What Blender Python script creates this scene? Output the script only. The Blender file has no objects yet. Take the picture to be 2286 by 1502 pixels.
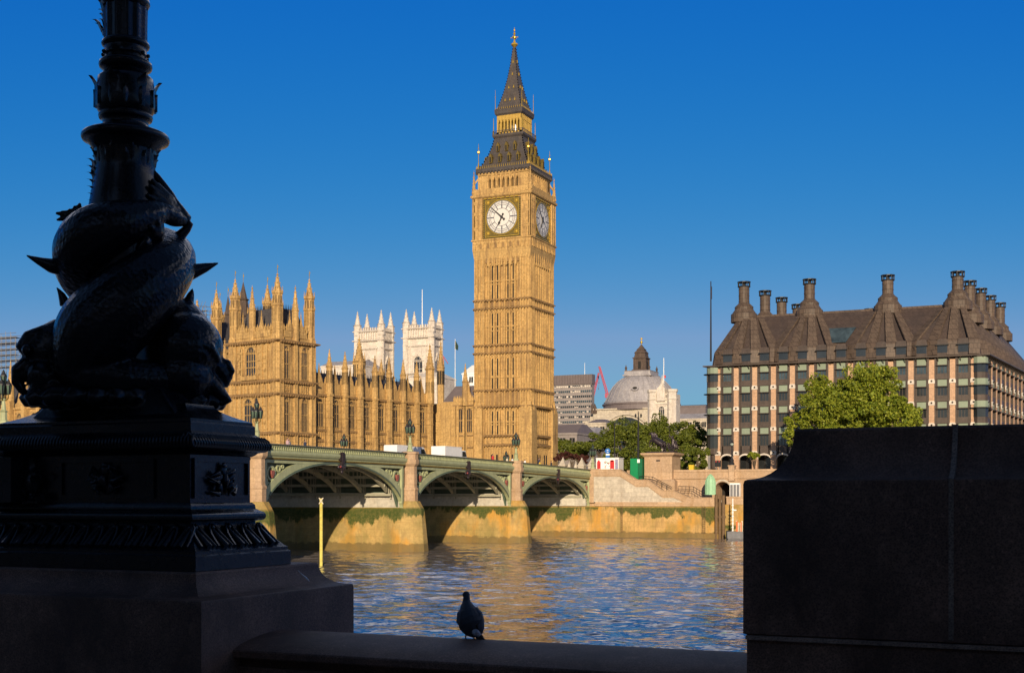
import bpy, math, random
import numpy as np
from math import sin, cos, pi, radians, sqrt, atan2
from mathutils import Vector, Matrix
random.seed(7); RNG = np.random.default_rng(11)

# ------------------------------------------------------------------ camera, sky, sun, exposure
# world frame: x = north along the river, y = west across the river, z = up, water level 0
scene = bpy.context.scene
COL = scene.collection
TH = radians(24.2); CAMZ = 6.7; F = 2900.0
cd = bpy.data.cameras.new('camera'); cam = bpy.data.objects.new('camera', cd); COL.objects.link(cam)
cam.location = (0, 0, CAMZ); cam.rotation_euler = (radians(90), 0, TH)
cd.sensor_width = 36; cd.lens = F/2286*36; cd.shift_y = 360/2286; cd.clip_start = 0.1; cd.clip_end = 6000
scene.camera = cam
SUN_A, SUN_E = radians(22), radians(14)          # degrees north of east, elevation
sdir = Vector((sin(SUN_A)*cos(SUN_E), -cos(SUN_A)*cos(SUN_E), sin(SUN_E)))
world = bpy.data.worlds.new('World'); scene.world = world; world.use_nodes = True
wn = world.node_tree; wn.nodes.clear()
sky = wn.nodes.new('ShaderNodeTexSky'); sky.sky_type = 'NISHITA'; sky.sun_disc = False
sky.sun_elevation = SUN_E; sky.sun_rotation = atan2(sdir.x, sdir.y)
sky.air_density = 1.0; sky.dust_density = 0.3; sky.ozone_density = 3.0; sky.altitude = 0
SKYK = .105
def wmath(op, x, y=None, clamp=False):
    n = wn.nodes.new('ShaderNodeMath'); n.operation = op; n.use_clamp = clamp
    for i, v in enumerate((x, y)):
        if v is None: continue
        if isinstance(v, (int, float)): n.inputs[i].default_value = v
        else: wn.links.new(v, n.inputs[i])
    return n.outputs[0]
sp_ = wn.nodes.new('ShaderNodeSeparateColor'); wn.links.new(sky.outputs[0], sp_.inputs[0]); q_ = SKYK
r_ = wmath('MULTIPLY', wmath('POWER', wmath('MINIMUM', wmath('MULTIPLY', sp_.outputs[0], q_), .385), 3.5), 5.3/q_)
g_ = wmath('MAXIMUM', wmath('ADD', wmath('MULTIPLY', sp_.outputs[1], .58), -.017/q_), 0)
b_ = wmath('ADD', wmath('MULTIPLY', sp_.outputs[2], .20), .44/q_)
cb_ = wn.nodes.new('ShaderNodeCombineColor')
for i_, v_ in enumerate((r_, g_, b_)): wn.links.new(v_, cb_.inputs[i_])
# deep polarised blue only in the low western sky; plain sky overhead and to the east, save for an added pale band
tcw = wn.nodes.new('ShaderNodeTexCoord'); sxw = wn.nodes.new('ShaderNodeSeparateXYZ'); wn.links.new(tcw.outputs['Generated'], sxw.inputs[0])
fz_ = wmath('MULTIPLY', wmath('SUBTRACT', .392, sxw.outputs[2]), 35, True); fy_ = wmath('MULTIPLY', wmath('ADD', sxw.outputs[1], .3), 2.5, True)
hm = wn.nodes.new('ShaderNodeMix'); hm.data_type = 'RGBA'; wn.links.new(wmath('MULTIPLY', fz_, fy_), hm.inputs[0]); up_ = wn.nodes.new('ShaderNodeVectorMath'); up_.operation = 'MULTIPLY_ADD'; up_.inputs[1].default_value = (.75, .8, .95); wn.links.new(sky.outputs[0], up_.inputs[0])
wz_ = wmath('MULTIPLY', wmath('MULTIPLY', wmath('SUBTRACT', sxw.outputs[2], .36), 35.0, True), wmath('MULTIPLY', wmath('SUBTRACT', .56, sxw.outputs[2]), 8.0, True)); wy_ = wmath('MULTIPLY', wmath('ADD', sxw.outputs[1], -.15), 3.0, True)  # unseen bright band above the view, added to brighten the water
pale_ = wn.nodes.new('ShaderNodeMix'); pale_.data_type = 'RGBA'; wn.links.new(wmath('MULTIPLY', wz_, wy_), pale_.inputs[0]); wn.links.new(up_.outputs[0], pale_.inputs[6]); pale_.inputs[7].default_value = (1.12/SKYK, 1.10/SKYK, 1.18/SKYK, 1); wn.links.new(pale_.outputs[2], hm.inputs[6]); wn.links.new(cb_.outputs[0], hm.inputs[7])
bg = wn.nodes.new('ShaderNodeBackground'); bg.inputs['Strength'].default_value = SKYK*.88
wo = wn.nodes.new('ShaderNodeOutputWorld')
wn.links.new(hm.outputs[2], bg.inputs[0]); wn.links.new(bg.outputs[0], wo.inputs[0])
sl = bpy.data.lights.new('sun', 'SUN'); sl.energy = 4.9; sl.angle = radians(0.5); sl.color = (1.0, 0.81, 0.57)
so = bpy.data.objects.new('sun', sl); COL.objects.link(so); so.rotation_euler = sdir.to_track_quat('Z', 'Y').to_euler()
so.location = (0, -40, 60)
vs = scene.view_settings; vs.view_transform = 'Standard'; vs.look = 'None'; vs.exposure = 0.18; vs.gamma = 1.0; vs.use_curve_mapping = False
scene.render.resolution_x = 1024; scene.render.resolution_y = 672
scene.render.engine = 'CYCLES'; scene.cycles.max_bounces = 6; scene.cycles.use_denoising = True

# ------------------------------------------------------------------ helpers
def at(px, Y=None, X=None, D=None):
    """ground point seen in direction px (photo column) on the plane y=Y or x=X or at depth D"""
    s = (px-1143)/F; cx = cos(TH)*s-sin(TH); cy = cos(TH)+sin(TH)*s
    if D is None: D = Y/cy if Y is not None else X/cx
    return D*cx, D*cy, D
def zz(py, D): return CAMZ+(1111-py)/F*D

class MB:
    def __init__(s): s.v = []; s.f = []; s.fr = None; s.m = []; s.cm = 0
    def frame(s, O=None, a=(1, 0), n=(0, -1)):
        s.fr = None if O is None else (O, a, n); return s
    def face_frame(s, k, cx, cy, h, h2=None):
        """k: 0 east, 1 north, 2 west, 3 south face of a square tower of half width h (h2 in y)"""
        h2 = h if h2 is None else h2
        O = [(cx, cy-h2), (cx+h, cy), (cx, cy+h2), (cx-h, cy)][k]
        a = [(1, 0), (0, 1), (-1, 0), (0, -1)][k]; n = [(0, -1), (1, 0), (0, 1), (-1, 0)][k]
        return s.frame(O, a, n)
    def add(s, vs, fs):
        b = len(s.v)
        if s.fr:
            (O, a, n) = s.fr
            vs = [(O[0]+a[0]*p[0]+n[0]*p[1], O[1]+a[1]*p[0]+n[1]*p[1], p[2]) for p in vs]
            fs = [tuple(reversed(f)) for f in fs] if a[0]*n[1]-a[1]*n[0] < 0 else fs
        s.v += [tuple(p) for p in vs]; s.f += [tuple(b+i for i in f) for f in fs]; s.m += [s.cm]*len(fs); return s
    def box(s, x0, x1, y0, y1, z0, z1):
        if x0 > x1: x0, x1 = x1, x0
        if y0 > y1: y0, y1 = y1, y0
        if z0 > z1: z0, z1 = z1, z0
        return s.add([(x0,y0,z0),(x1,y0,z0),(x1,y1,z0),(x0,y1,z0),(x0,y0,z1),(x1,y0,z1),(x1,y1,z1),(x0,y1,z1)],
                     [(3,2,1,0),(4,5,6,7),(0,1,5,4),(1,2,6,5),(2,3,7,6),(3,0,4,7)])
    def loft(s, rings, cap0=True, cap1=True, closed=True):
        n = len(rings[0]); vs = [p for r in rings for p in r]; fs = []
        for i in range(len(rings)-1):
            for j in range(n if closed else n-1):
                k = (j+1) % n
                fs.append((i*n+j, i*n+k, (i+1)*n+k, (i+1)*n+j))
        if cap0: fs.append(tuple(reversed(range(n))))
        if cap1: fs.append(tuple(range((len(rings)-1)*n, len(rings)*n)))
        return s.add(vs, fs)
    def prism(s, poly, z0, z1):
        return s.loft([[(x, y, z0) for x, y in poly], [(x, y, z1) for x, y in poly]])
    def slab(s, poly, y0, y1):
        """poly in (x,z), extruded along y"""
        return s.loft([[(x, y1, z) for x, z in poly], [(x, y0, z) for x, z in poly]])
    def slabx(s, poly, x0, x1):
        """poly in (y,z), extruded along x"""
        return s.loft([[(x0, y, z) for y, z in poly], [(x1, y, z) for y, z in poly]])
    def lathe(s, cx, cy, prof, n=16, rot=None, sx=1, sy=1):
        rot = pi/n if rot is None else rot
        return s.loft([[(cx+sx*r*cos(rot+2*pi*j/n), cy+sy*r*sin(rot+2*pi*j/n), z) for j in range(n)] for z, r in prof])
    def sq(s, cx, cy, prof):
        """square rings: (z, half)"""
        return s.loft([[(cx-h, cy-h, z), (cx+h, cy-h, z), (cx+h, cy+h, z), (cx-h, cy+h, z)] for z, h in prof])
    def rect(s, cx, cy, prof):
        return s.loft([[(cx-h, cy-g, z), (cx+h, cy-g, z), (cx+h, cy+g, z), (cx-h, cy+g, z)] for z, h, g in prof])
    def tube(s, pts, rad, n=8, closed=False):
        pts = [Vector(p) for p in pts]; m = len(pts)
        if not hasattr(rad, '__len__'): rad = [rad]*m
        up = Vector((0, 0, 1)); rings = []; prev = None
        for i in range(m):
            t = (pts[min(i+1, m-1)]-pts[max(i-1, 0)]).normalized()
            if prev is None:
                a = t.cross(up) if abs(t.dot(up)) < .95 else t.cross(Vector((1, 0, 0)))
            else: a = prev - t*prev.dot(t)
            a.normalize(); prev = a; b = t.cross(a)
            rings.append([tuple(pts[i]+(a*cos(2*pi*j/n)+b*sin(2*pi*j/n))*rad[i]) for j in range(n)])
        return s.loft(rings)
    def bar(s, p, q, w, h=None): return s.tube([p, q], [w*.7071]*2, 4) if h is None else s.beam(p, q, w, h)
    def beam(s, p, q, w, h):
        p = Vector(p); q = Vector(q); t = (q-p).normalized(); up = Vector((0, 0, 1))
        a = t.cross(up) if abs(t.dot(up)) < .98 else Vector((1, 0, 0)); a.normalize(); b = a.cross(t)
        r = lambda c: [tuple(c+a*(w/2*i)+b*(h/2*j)) for i, j in ((-1,-1),(1,-1),(1,1),(-1,1))]
        return s.loft([r(p), r(q)])
    def ball(s, c, r, n=10, m=7, sz=1, sx=1, sy=1):
        rings = []
        for i in range(m+1):
            t = -pi/2+pi*i/m; rr = max(r*cos(t), r*.02)
            rings.append([(c[0]+sx*rr*cos(2*pi*j/n), c[1]+sy*rr*sin(2*pi*j/n), c[2]+sz*r*sin(t)) for j in range(n)])
        return s.loft(rings)
    def ring(s, c, r0, r1, d0, d1, n=32, a0=0, a1=2*pi):
        """annulus in the current frame's wall plane; c=(u,z)"""
        full = abs(a1-a0-2*pi) < 1e-6; k = n if full else n+1
        A = [a0+(a1-a0)*i/n for i in range(k)]
        vs = []; fs = []
        for t in A:
            for r, d in ((r0, d0), (r1, d0), (r1, d1), (r0, d1)): vs.append((c[0]+r*cos(t), d, c[1]+r*sin(t)))
        for i in range(n):
            j = (i+1) % k
            for q in range(4): fs.append((i*4+q, j*4+q, j*4+(q+1) % 4, i*4+(q+1) % 4))
        return s.add(vs, fs)
    def disc(s, c, r, d0, d1, n=32):
        return s.loft([[(c[0]+r*cos(2*pi*i/n), d, c[1]+r*sin(2*pi*i/n)) for i in range(n)] for d in (d0, d1)])
    # gothic helpers in wall frame (u, d, z)
    def arch_poly(s, u0, u1, z0, z1, k=6):
        w = (u1-u0)/2; c = (u0+u1)/2; h = min(w*1.2, (z1-z0)*.6); zs = z1-h; pts = [(u0, z0), (u1, z0)]
        for i in range(k+1):
            t = i/k; pts.append((u1-w*t**1.6 if 0 else c+w*cos(t*pi/2)**.8 if t < 1 else c, zs+h*sin(t*pi/2)))
        for i in range(k-1, -1, -1):
            t = i/k; pts.append((c-w*cos(t*pi/2)**.8, zs+h*sin(t*pi/2)))
        return pts
    def archpane(s, u0, u1, z0, z1, d0, d1): return s.slab(s.arch_poly(u0, u1, z0, z1), d0, d1)

def mesh_from(mb, name):
    me = bpy.data.meshes.new(name); me.from_pydata(mb.v, [], mb.f); return me
def prep(me, mats, mb=None, smooth=False, autosm=None):
    mats = mats if isinstance(mats, (list, tuple)) else [mats]
    for m in mats: me.materials.append(m)
    if mb is not None and len(mats) > 1 and len(mb.m) == len(me.polygons): me.polygons.foreach_set('material_index', mb.m)
    if smooth:
        me.polygons.foreach_set('use_smooth', [True]*len(me.polygons))
        if autosm:
            try: me.set_sharp_from_angle(angle=radians(autosm))
            except Exception: pass
    me.update(); return me
def tag(o, label=None, cat=None, group=None, kind=None):
    if label: o['label'] = label
    if cat: o['category'] = cat
    if group: o['group'] = group
    if kind: o['kind'] = kind
    return o
class Thing:
    """an Empty at the thing's base with mesh parts; geometry is given in world coordinates (or rotated local xy about loc when rot)"""
    def __init__(s, name, label, cat, loc, rot=None, group=None, local=False):
        s.o = bpy.data.objects.new(name, None); COL.objects.link(s.o); s.o.location = loc; s.o.empty_display_size = .5
        s.loc = loc; s.local = local
        s.off = (0, 0, 0) if local else ((0, 0, loc[2]) if rot is not None else loc)
        if rot is not None: s.o.rotation_euler = (0, 0, rot)
        tag(s.o, label, cat, group)
    def part(s, name, mb, mat, sub=None, smooth=False, label=None, kind=None, autosm=40):
        mb.v = [(x-s.off[0], y-s.off[1], z-s.off[2]) for x, y, z in mb.v]
        me = prep(mesh_from(mb, name), mat, mb, smooth, autosm)
        o = bpy.data.objects.new(name, me); COL.objects.link(o); o.parent = sub or s.o
        if label: o['label'] = label
        if kind: o['kind'] = kind
        return o
    def data(s, name, me, mat, sub=None, smooth=True, rel=False):
        if not rel and any(s.off): me.transform(Matrix.Translation(tuple(-v for v in s.off)))
        prep(me, mat, None, smooth)
        o = bpy.data.objects.new(name, me); COL.objects.link(o); o.parent = sub or s.o
        return o
def single(name, mb, mat, label, cat, loc=(0, 0, 0), group=None, smooth=False, kind=None, autosm=40):
    mb.v = [(x-loc[0], y-loc[1], z-loc[2]) for x, y, z in mb.v]
    me = prep(mesh_from(mb, name), mat, mb, smooth, autosm)
    o = bpy.data.objects.new(name, me); COL.objects.link(o); o.location = loc
    return tag(o, label, cat, group, kind)
def struct(name, mb, mat, smooth=False):
    me = prep(mesh_from(mb, name), mat, mb, smooth)
    o = bpy.data.objects.new(name, me); COL.objects.link(o); return tag(o, kind='structure')
def copy_tree(o, parent=None):
    c = o.copy(); COL.objects.link(c)
    if parent: c.parent = parent
    for ch in list(o.children): copy_tree(ch, c)
    return c
def dup(T, loc, rot=None, label=None, group=None):
    c = copy_tree(T.o if isinstance(T, Thing) else T); c.location = loc
    if rot is not None: c.rotation_euler = (0, 0, rot)
    if label: c['label'] = label
    if group: c['group'] = group
    return c
def blob(mb, voxel, smooth=2, sub=0, fac=.5):
    """fuse overlapping closed shapes into one continuous skin"""
    me = mesh_from(mb, 'tmp'); o = bpy.data.objects.new('tmp', me); COL.objects.link(o)
    m = o.modifiers.new('r', 'REMESH'); m.mode = 'VOXEL'; m.voxel_size = voxel
    if smooth: q = o.modifiers.new('s', 'SMOOTH'); q.iterations = smooth; q.factor = fac
    dg = bpy.context.evaluated_depsgraph_get(); dg.update()
    out = bpy.data.meshes.new_from_object(o.evaluated_get(dg)); bpy.data.objects.remove(o); bpy.data.meshes.remove(me)
    out.materials.clear()
    return out

# ------------------------------------------------------------------ materials
class NT:
    def __init__(s, name):
        s.m = bpy.data.materials.new(name); s.m.use_nodes = True; s.t = s.m.node_tree; s.n = s.t.nodes; s.l = s.t.links
        s.p = s.n['Principled BSDF']; s.out = s.n['Material Output']
        s.co = s.n.new('ShaderNodeTexCoord').outputs['Object']
    def new(s, t, **k):
        n = s.n.new('ShaderNode'+t)
        for a, b in k.items(): setattr(n, a, b)
        return n
    def con(s, v, sock):
        if isinstance(v, (int, float)): sock.default_value = v
        elif isinstance(v, (tuple, list)): sock.default_value = tuple(v)+((1,) if len(v) == 3 and len(sock.default_value) == 4 else ())
        else: s.l.new(v, sock)
    def math(s, op, a, b=0.0, c=None, clamp=False):
        n = s.new('Math', operation=op); n.use_clamp = clamp; s.con(a, n.inputs[0]); s.con(b, n.inputs[1])
        if c is not None: s.con(c, n.inputs[2])
        return n.outputs[0]
    def mix(s, f, a, b, mode='MIX'):
        n = s.new('Mix', data_type='RGBA', blend_type=mode); s.con(f, n.inputs[0]); s.con(a, n.inputs[6]); s.con(b, n.inputs[7]); return n.outputs[2]
    def noise(s, scale, detail=4, rough=.55, vec=None, sc3=None, dist=0):
        n = s.new('TexNoise'); n.inputs['Scale'].default_value = scale; n.inputs['Detail'].default_value = detail
        n.inputs['Roughness'].default_value = rough; n.inputs['Distortion'].default_value = dist
        v = vec or s.co
        if sc3: mp = s.new('Mapping'); mp.inputs['Scale'].default_value = sc3; s.l.new(v, mp.inputs[0]); v = mp.outputs[0]
        s.l.new(v, n.inputs['Vector']); return n.outputs['Fac']
    def ramp(s, f, stops):
        n = s.new('ValToRGB'); e = n.color_ramp.elements
        while len(e) < len(stops): e.new(.5)
        for i, (p, c) in enumerate(stops):
            e[i].position = p; e[i].color = (c, c, c, 1) if isinstance(c, (int, float)) else tuple(c)+(1,)
        s.l.new(f, n.inputs[0]); return n.outputs[0]
    def sep(s, v=None):
        n = s.new('SeparateXYZ'); s.l.new(v or s.co, n.inputs[0]); return n.outputs
    def comb(s, x, y, z):
        n = s.new('CombineXYZ'); s.con(x, n.inputs[0]); s.con(y, n.inputs[1]); s.con(z, n.inputs[2]); return n.outputs[0]
    def bump(s, h, st=.4, d=.05, nrm=None):
        n = s.new('Bump'); n.inputs['Strength'].default_value = st; n.inputs['Distance'].default_value = d; s.l.new(h, n.inputs['Height'])
        if nrm is not None: s.l.new(nrm, n.inputs['Normal'])
        return n.outputs[0]
    def fin(s, col, rough=.8, nrm=None, metal=0, spec=.35):
        s.con(col, s.p.inputs['Base Color']); s.con(rough, s.p.inputs['Roughness']); s.p.inputs['Metallic'].default_value = metal
        s.p.inputs['Specular IOR Level'].default_value = spec
        if nrm is not None: s.l.new(nrm, s.p.inputs['Normal'])
        return s.m

def stone(name, c, c2, course=None, panel=None, mort=.7, stain=(.35, .3, .22), stain_amt=.5, grain=3.0, rough=.85, bump=.3, streak=.35, bd=.04, fc=.28):
    t = NT(name); x, y, z = t.sep()[0:3]
    big = t.ramp(t.noise(.35, 5, .6), [(.3, 0), (.7, 1)])
    col = t.mix(big, c, c2)
    fine = t.ramp(t.noise(grain, 6, .75), [(.32, 1-fc), (.68, 1+fc*.45)])
    h = t.noise(grain*2, 5, .6)
    if course:
        b = t.new('TexBrick'); b.inputs['Scale'].default_value = 1; b.inputs['Brick Width'].default_value = course[0]; b.inputs['Row Height'].default_value = course[1]
        b.inputs['Mortar Size'].default_value = course[2] if len(course) > 2 else .03; b.inputs['Mortar Smooth'].default_value = .3
        b.inputs['Color1'].default_value = (1, 1, 1, 1); b.inputs['Color2'].default_value = (.8, .8, .82, 1); b.inputs['Mortar'].default_value = (mort, mort, mort, 1)
        t.l.new(t.comb(t.math('ADD', x, y), z, 0), b.inputs['Vector'])
        col = t.mix(1.0, col, b.outputs['Color'], 'MULTIPLY')
    if panel:  # dark grid lines imitate the shade in carved tracery relief
        b = t.new('TexBrick'); b.inputs['Scale'].default_value = 1; b.offset = 0; b.inputs['Brick Width'].default_value = panel[0]; b.inputs['Row Height'].default_value = panel[1]
        b.inputs['Mortar Size'].default_value = panel[2]; b.inputs['Mortar Smooth'].default_value = .6
        b.inputs['Color1'].default_value = (1, 1, 1, 1); b.inputs['Color2'].default_value = (.86, .85, .84, 1); b.inputs['Mortar'].default_value = (panel[3],)*3+(1,)
        t.l.new(t.comb(t.math('ADD', x, y), z, 0), b.inputs['Vector'])
        col = t.mix(1.0, col, b.outputs['Color'], 'MULTIPLY')
    col = t.mix(1.0, col, fine, 'MULTIPLY')
    st = t.noise(1.1, 4, .6, sc3=(1.0, 1.0, .16))
    col = t.mix(t.math('MULTIPLY', t.ramp(st, [(.5, 0), (.72, 1)]), stain_amt), col, stain)
    if streak:
        st2 = t.noise(2.6, 5, .7, sc3=(1, 1, .3)); col = t.mix(t.math('MULTIPLY', t.ramp(st2, [(.55, 0), (.7, 1)]), streak), col, tuple(v*.55 for v in c))
    return t.fin(col, rough, t.bump(h, bump, bd))
def plain(name, c, rough=.6, metal=0, var=.25, scale=2.0, bump=0, spec=.4):
    t = NT(name); n = t.ramp(t.noise(scale, 5, .6), [(.25, 1-var), (.75, 1+var*.5)])
    return t.fin(t.mix(1.0, c, n, 'MULTIPLY'), rough, t.bump(t.noise(scale*6, 3), bump, .02) if bump else None, metal, spec)

M = {}
M['gold_stone'] = stone('golden limestone', (.63, .405, .155), (.51, .32, .12), None, (.62, 1.7, .055, .66), .62, (.17, .10, .05), .8, 2.8, .85, .5, .8, .08, .48)
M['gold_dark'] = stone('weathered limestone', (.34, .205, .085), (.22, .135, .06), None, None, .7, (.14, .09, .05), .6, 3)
M['abbey'] = stone('pale abbey stone', (.76, .69, .60), (.66, .58, .49), (1.2, .6, .03), None, .8, (.36, .28, .21), .5, 2.2)
M['white_stone'] = stone('portland stone', (.62, .55, .44), (.52, .45, .35), (1.4, .7, .03), None, .75, (.28, .22, .16), .4, 2)
M['glass'] = plain('leaded window glass', (.035, .035, .04), .18, 0, .3, 3, 0, .6)
M['deep'] = plain('dark opening', (.02, .018, .016), .9)
M['slate'] = stone('grey roof tiles', (.085, .08, .085), (.06, .058, .065), (.6, .35, .02), None, .6, (.10, .085, .07), .4, 4, .7)
M['iron_roof'] = stone('cast iron roof', (.088, .075, .072), (.065, .057, .056), (.45, .7, .03), None, .55, (.12, .09, .06), .4, 3, .6)
M['gilt'] = plain('gilded metal', (.62, .40, .06), .35, .6, .3, 3)
M['gilt_stone'] = plain('gilded stone arcade', (.46, .30, .065), .6, 0, .35, 3)
M['opal'] = plain('opal clock glass', (.62, .60, .57), .45, 0, .06, 2)
M['clockblack'] = plain('black painted iron', (.03, .028, .03), .5)
M['clockbar'] = plain('blue black clock bars', (.09, .095, .12), .5)
M['gilt_dark'] = plain('dark gilt spandrel', (.17, .12, .025), .5, .2, .6, 3.5)
def green_paint(name, c):
    t = NT(name); n = t.ramp(t.noise(1.2, 5, .6), [(.3, .8), (.7, 1.05)]); col = t.mix(1.0, c, n, 'MULTIPLY')
    st = t.ramp(t.noise(3.0, 5, .7, sc3=(1, 1, .12)), [(.52, 0), (.75, .5)]); col = t.mix(st, col, (.11, .12, .07)); return t.fin(col, .5, None)
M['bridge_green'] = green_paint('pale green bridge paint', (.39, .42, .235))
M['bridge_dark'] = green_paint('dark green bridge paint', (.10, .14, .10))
M['bridge_rib'] = green_paint('grimy rib paint', (.36, .34, .25))
M['rail'] = plain('weathered rail cap', (.13, .14, .10), .5)
M['granite_pink'] = stone('warm granite', (.56, .39, .25), (.50, .34, .20), (3, 1.4, .03), None, .7, (.30, .17, .07), .5, 3)
def algae_stone(name, c, c2, green_lo, green_hi, amt=1.0, course=(2.6, .9, .03), gthr=.48, pat=8.0):
    t = NT(name); x, y, z = t.sep()[0:3]
    col = t.mix(t.ramp(t.noise(.3, 5, .6), [(.35, 0), (.65, 1)]), c, c2)
    b = t.new('TexBrick'); b.inputs['Scale'].default_value = 1; b.inputs['Brick Width'].default_value = course[0]; b.inputs['Row Height'].default_value = course[1]
    b.inputs['Mortar Size'].default_value = course[2]; b.inputs['Color1'].default_value = (1, 1, 1, 1); b.inputs['Color2'].default_value = (.86, .86, .84, 1); b.inputs['Mortar'].default_value = (.8, .78, .74, 1)
    t.l.new(t.comb(t.math('ADD', x, y), z, 0), b.inputs['Vector']); col = t.mix(1.0, col, b.outputs['Color'], 'MULTIPLY')
    col = t.mix(1.0, col, t.ramp(t.noise(2.5, 6, .7), [(.25, .7), (.75, 1.1)]), 'MULTIPLY')
    ru = t.ramp(t.noise(.28, 4, .6, sc3=(1, 1, .6)), [(.5, 0), (.62, 1)]); col = t.mix(t.math('MULTIPLY', ru, .8), col, (.50, .25, .035))
    gr = t.ramp(t.noise(.5, 5, .65, sc3=(1, 1, .7)), [(.46, 0), (.62, 1)]); col = t.mix(t.math('MULTIPLY', gr, .6), col, (.20, .165, .05))
    vs_ = t.ramp(t.noise(1.4, 5, .7, sc3=(1, 1, .14)), [(.5, 0), (.66, 1)]); col = t.mix(t.math('MULTIPLY', vs_, .5), col, (.24, .15, .06))
    # algae: thick under the coping, ragged lower edge; wet dark foot
    n1 = t.noise(.55, 5, .7, sc3=(1, 1, .35)); patch = t.math('SUBTRACT', t.noise(.085, 3, .6), .50)
    edge = t.math('ADD', t.math('ADD', z, t.math('MULTIPLY', t.math('SUBTRACT', n1, gthr), 9.0*amt)), t.math('MULTIPLY', patch, pat))
    g = t.math('MULTIPLY', t.math('SMOOTH_MIN', 1.0, t.math('MULTIPLY', t.math('SUBTRACT', edge, green_lo), 2.2, clamp=True), .05), t.math('MULTIPLY', t.math('SUBTRACT', green_hi, z), 3.0, clamp=True))
    col = t.mix(t.math('MULTIPLY', g, t.ramp(t.noise(3, 4, .7), [(.3, .75), (.6, 1)])), col, t.mix(t.noise(1.3, 4), (.022, .045, .005), (.065, .085, .012)))
    ft = t.math('MULTIPLY', t.math('SUBTRACT', t.math('ADD', .5, t.math('MULTIPLY', t.noise(1.2, 4), 1.1)), z), 4.0, clamp=True)
    col = t.mix(t.math('MULTIPLY', ft, .75), col, (.12, .085, .03))
    return t.fin(col, .75, t.bump(t.noise(4, 6, .7), .4, .06))
M['pier_base'] = algae_stone('tidal pier stone', (.54, .36, .13), (.40, .29, .10), 4.2, 5.6, .55, pat=6)
M['river_wall'] = algae_stone('tidal embankment stone', (.62, .38, .14), (.52, .33, .12), 3.2, 5.3, .6, pat=14)
M['band_white'] = stone('pale pier cladding', (.60, .56, .46), (.52, .48, .40), (2.4, 1.1, .02), None, .8, (.33, .25, .16), .3, 2)
M['brick'] = stone('salmon brick', (.60, .385, .245), (.53, .335, .21), (.6, .22, .02), None, .8, (.40, .22, .12), .3, 3)
M['bronze'] = stone('dark bronze cladding', (.095, .07, .055), (.07, .052, .042), (2.0, .4, .02), None, .6, (.13, .09, .07), .3, 3, .5)
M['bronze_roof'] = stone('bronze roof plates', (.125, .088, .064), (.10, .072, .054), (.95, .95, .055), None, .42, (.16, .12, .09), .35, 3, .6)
M['bronze_roof_dk'] = stone('dark bronze panels', (.075, .052, .043), (.06, .045, .04), (.9, .9, .03), None, .55, (.1, .075, .06), .3, 3, .6)  # darker bronze for roof ground, dormers and plates between the ribs
M['sunshade'] = plain('pale green blinds', (.22, .27, .195), .5, 0, .2, .4)
M['blueglass'] = plain('blue grey glazing', (.05, .075, .09), .12, 0, .7, .6, 0, .6)
M['dkglass'] = plain('dark glazing', (.025, .028, .03), .12, 0, .5, .4, 0, .7)
M['leadroof'] = stone('grey lead dome', (.42, .395, .40), (.34, .32, .33), (1.0, 40, .05), None, .72, (.42, .38, .36), .5, 1.2, .6)
M['dark_stone'] = stone('sooty stone', (.12, .085, .065), (.085, .06, .05), (1, .5, .03), None, .6, (.18, .13, .1), .3, 2)
M['concrete'] = stone('tower concrete', (.30, .265, .25), (.26, .23, .22), None, None, .8, (.25, .2, .19), .3, 1)
M['grey_roof'] = plain('brown grey roofing', (.16, .13, .13), .6, 0, .2, .6)
M['crane'] = plain('magenta crane paint', (.42, .10, .15), .5)
M['bark'] = plain('bark', (.10, .075, .05), .9, 0, .3, 3, .3)
M['granite_dark'] = None
def foliage(name, c, c2, tr=.3):
    t = NT(name); g = t.new('NewGeometry'); r = g.outputs['Random Per Island']
    col = t.mix(r, c, c2); col = t.mix(1.0, col, t.ramp(t.noise(.5, 3), [(.3, .75), (.7, 1.15)]), 'MULTIPLY')
    t.fin(col, .55, None, 0, .3)
    tl = t.new('BsdfTranslucent'); t.l.new(col, tl.inputs[0]); mx = t.new('MixShader'); mx.inputs[0].default_value = tr
    t.l.new(t.p.outputs[0], mx.inputs[1]); t.l.new(tl.outputs[0], mx.inputs[2]); t.l.new(mx.outputs[0], t.out.inputs[0]); return t.m
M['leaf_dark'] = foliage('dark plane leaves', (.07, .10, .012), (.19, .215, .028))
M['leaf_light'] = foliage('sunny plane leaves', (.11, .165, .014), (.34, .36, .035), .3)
M['leaf_red'] = foliage('copper leaves', (.07, .025, .02), (.12, .04, .03))
def granite(name, c, c2, rough=.55, lich=.25):
    t = NT(name); col = t.mix(t.ramp(t.noise(2.2, 5, .6), [(.35, 0), (.65, 1)]), c, c2)
    v = t.new('TexVoronoi'); v.inputs['Scale'].default_value = 120; t.l.new(t.co, v.inputs['Vector'])
    col = t.mix(1.0, col, t.ramp(v.outputs['Distance'], [(.1, .55), (.7, 1.5)]), 'MULTIPLY')
    col = t.mix(t.ramp(t.noise(55, 6, .8), [(.55, 0), (.75, lich)]), col, tuple(min(1, 2.6*a) for a in c))
    col = t.mix(t.ramp(t.noise(1.6, 5, .7, sc3=(1, 1, .5)), [(.46, 0), (.62, .75)]), col, tuple(.35*a for a in c)); col = t.mix(t.ramp(t.noise(7, 6, .75), [(.58, 0), (.70, .35)]), col, tuple(min(1, 1.9*a) for a in c))
    return t.fin(col, rough, t.bump(t.noise(90, 5, .7), .35, .004), 0, .3)
M['granite'] = granite('dark speckled granite', (.16, .088, .060), (.075, .042, .030), .65, 1.0)
M['granite_top'] = M['granite']
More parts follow.
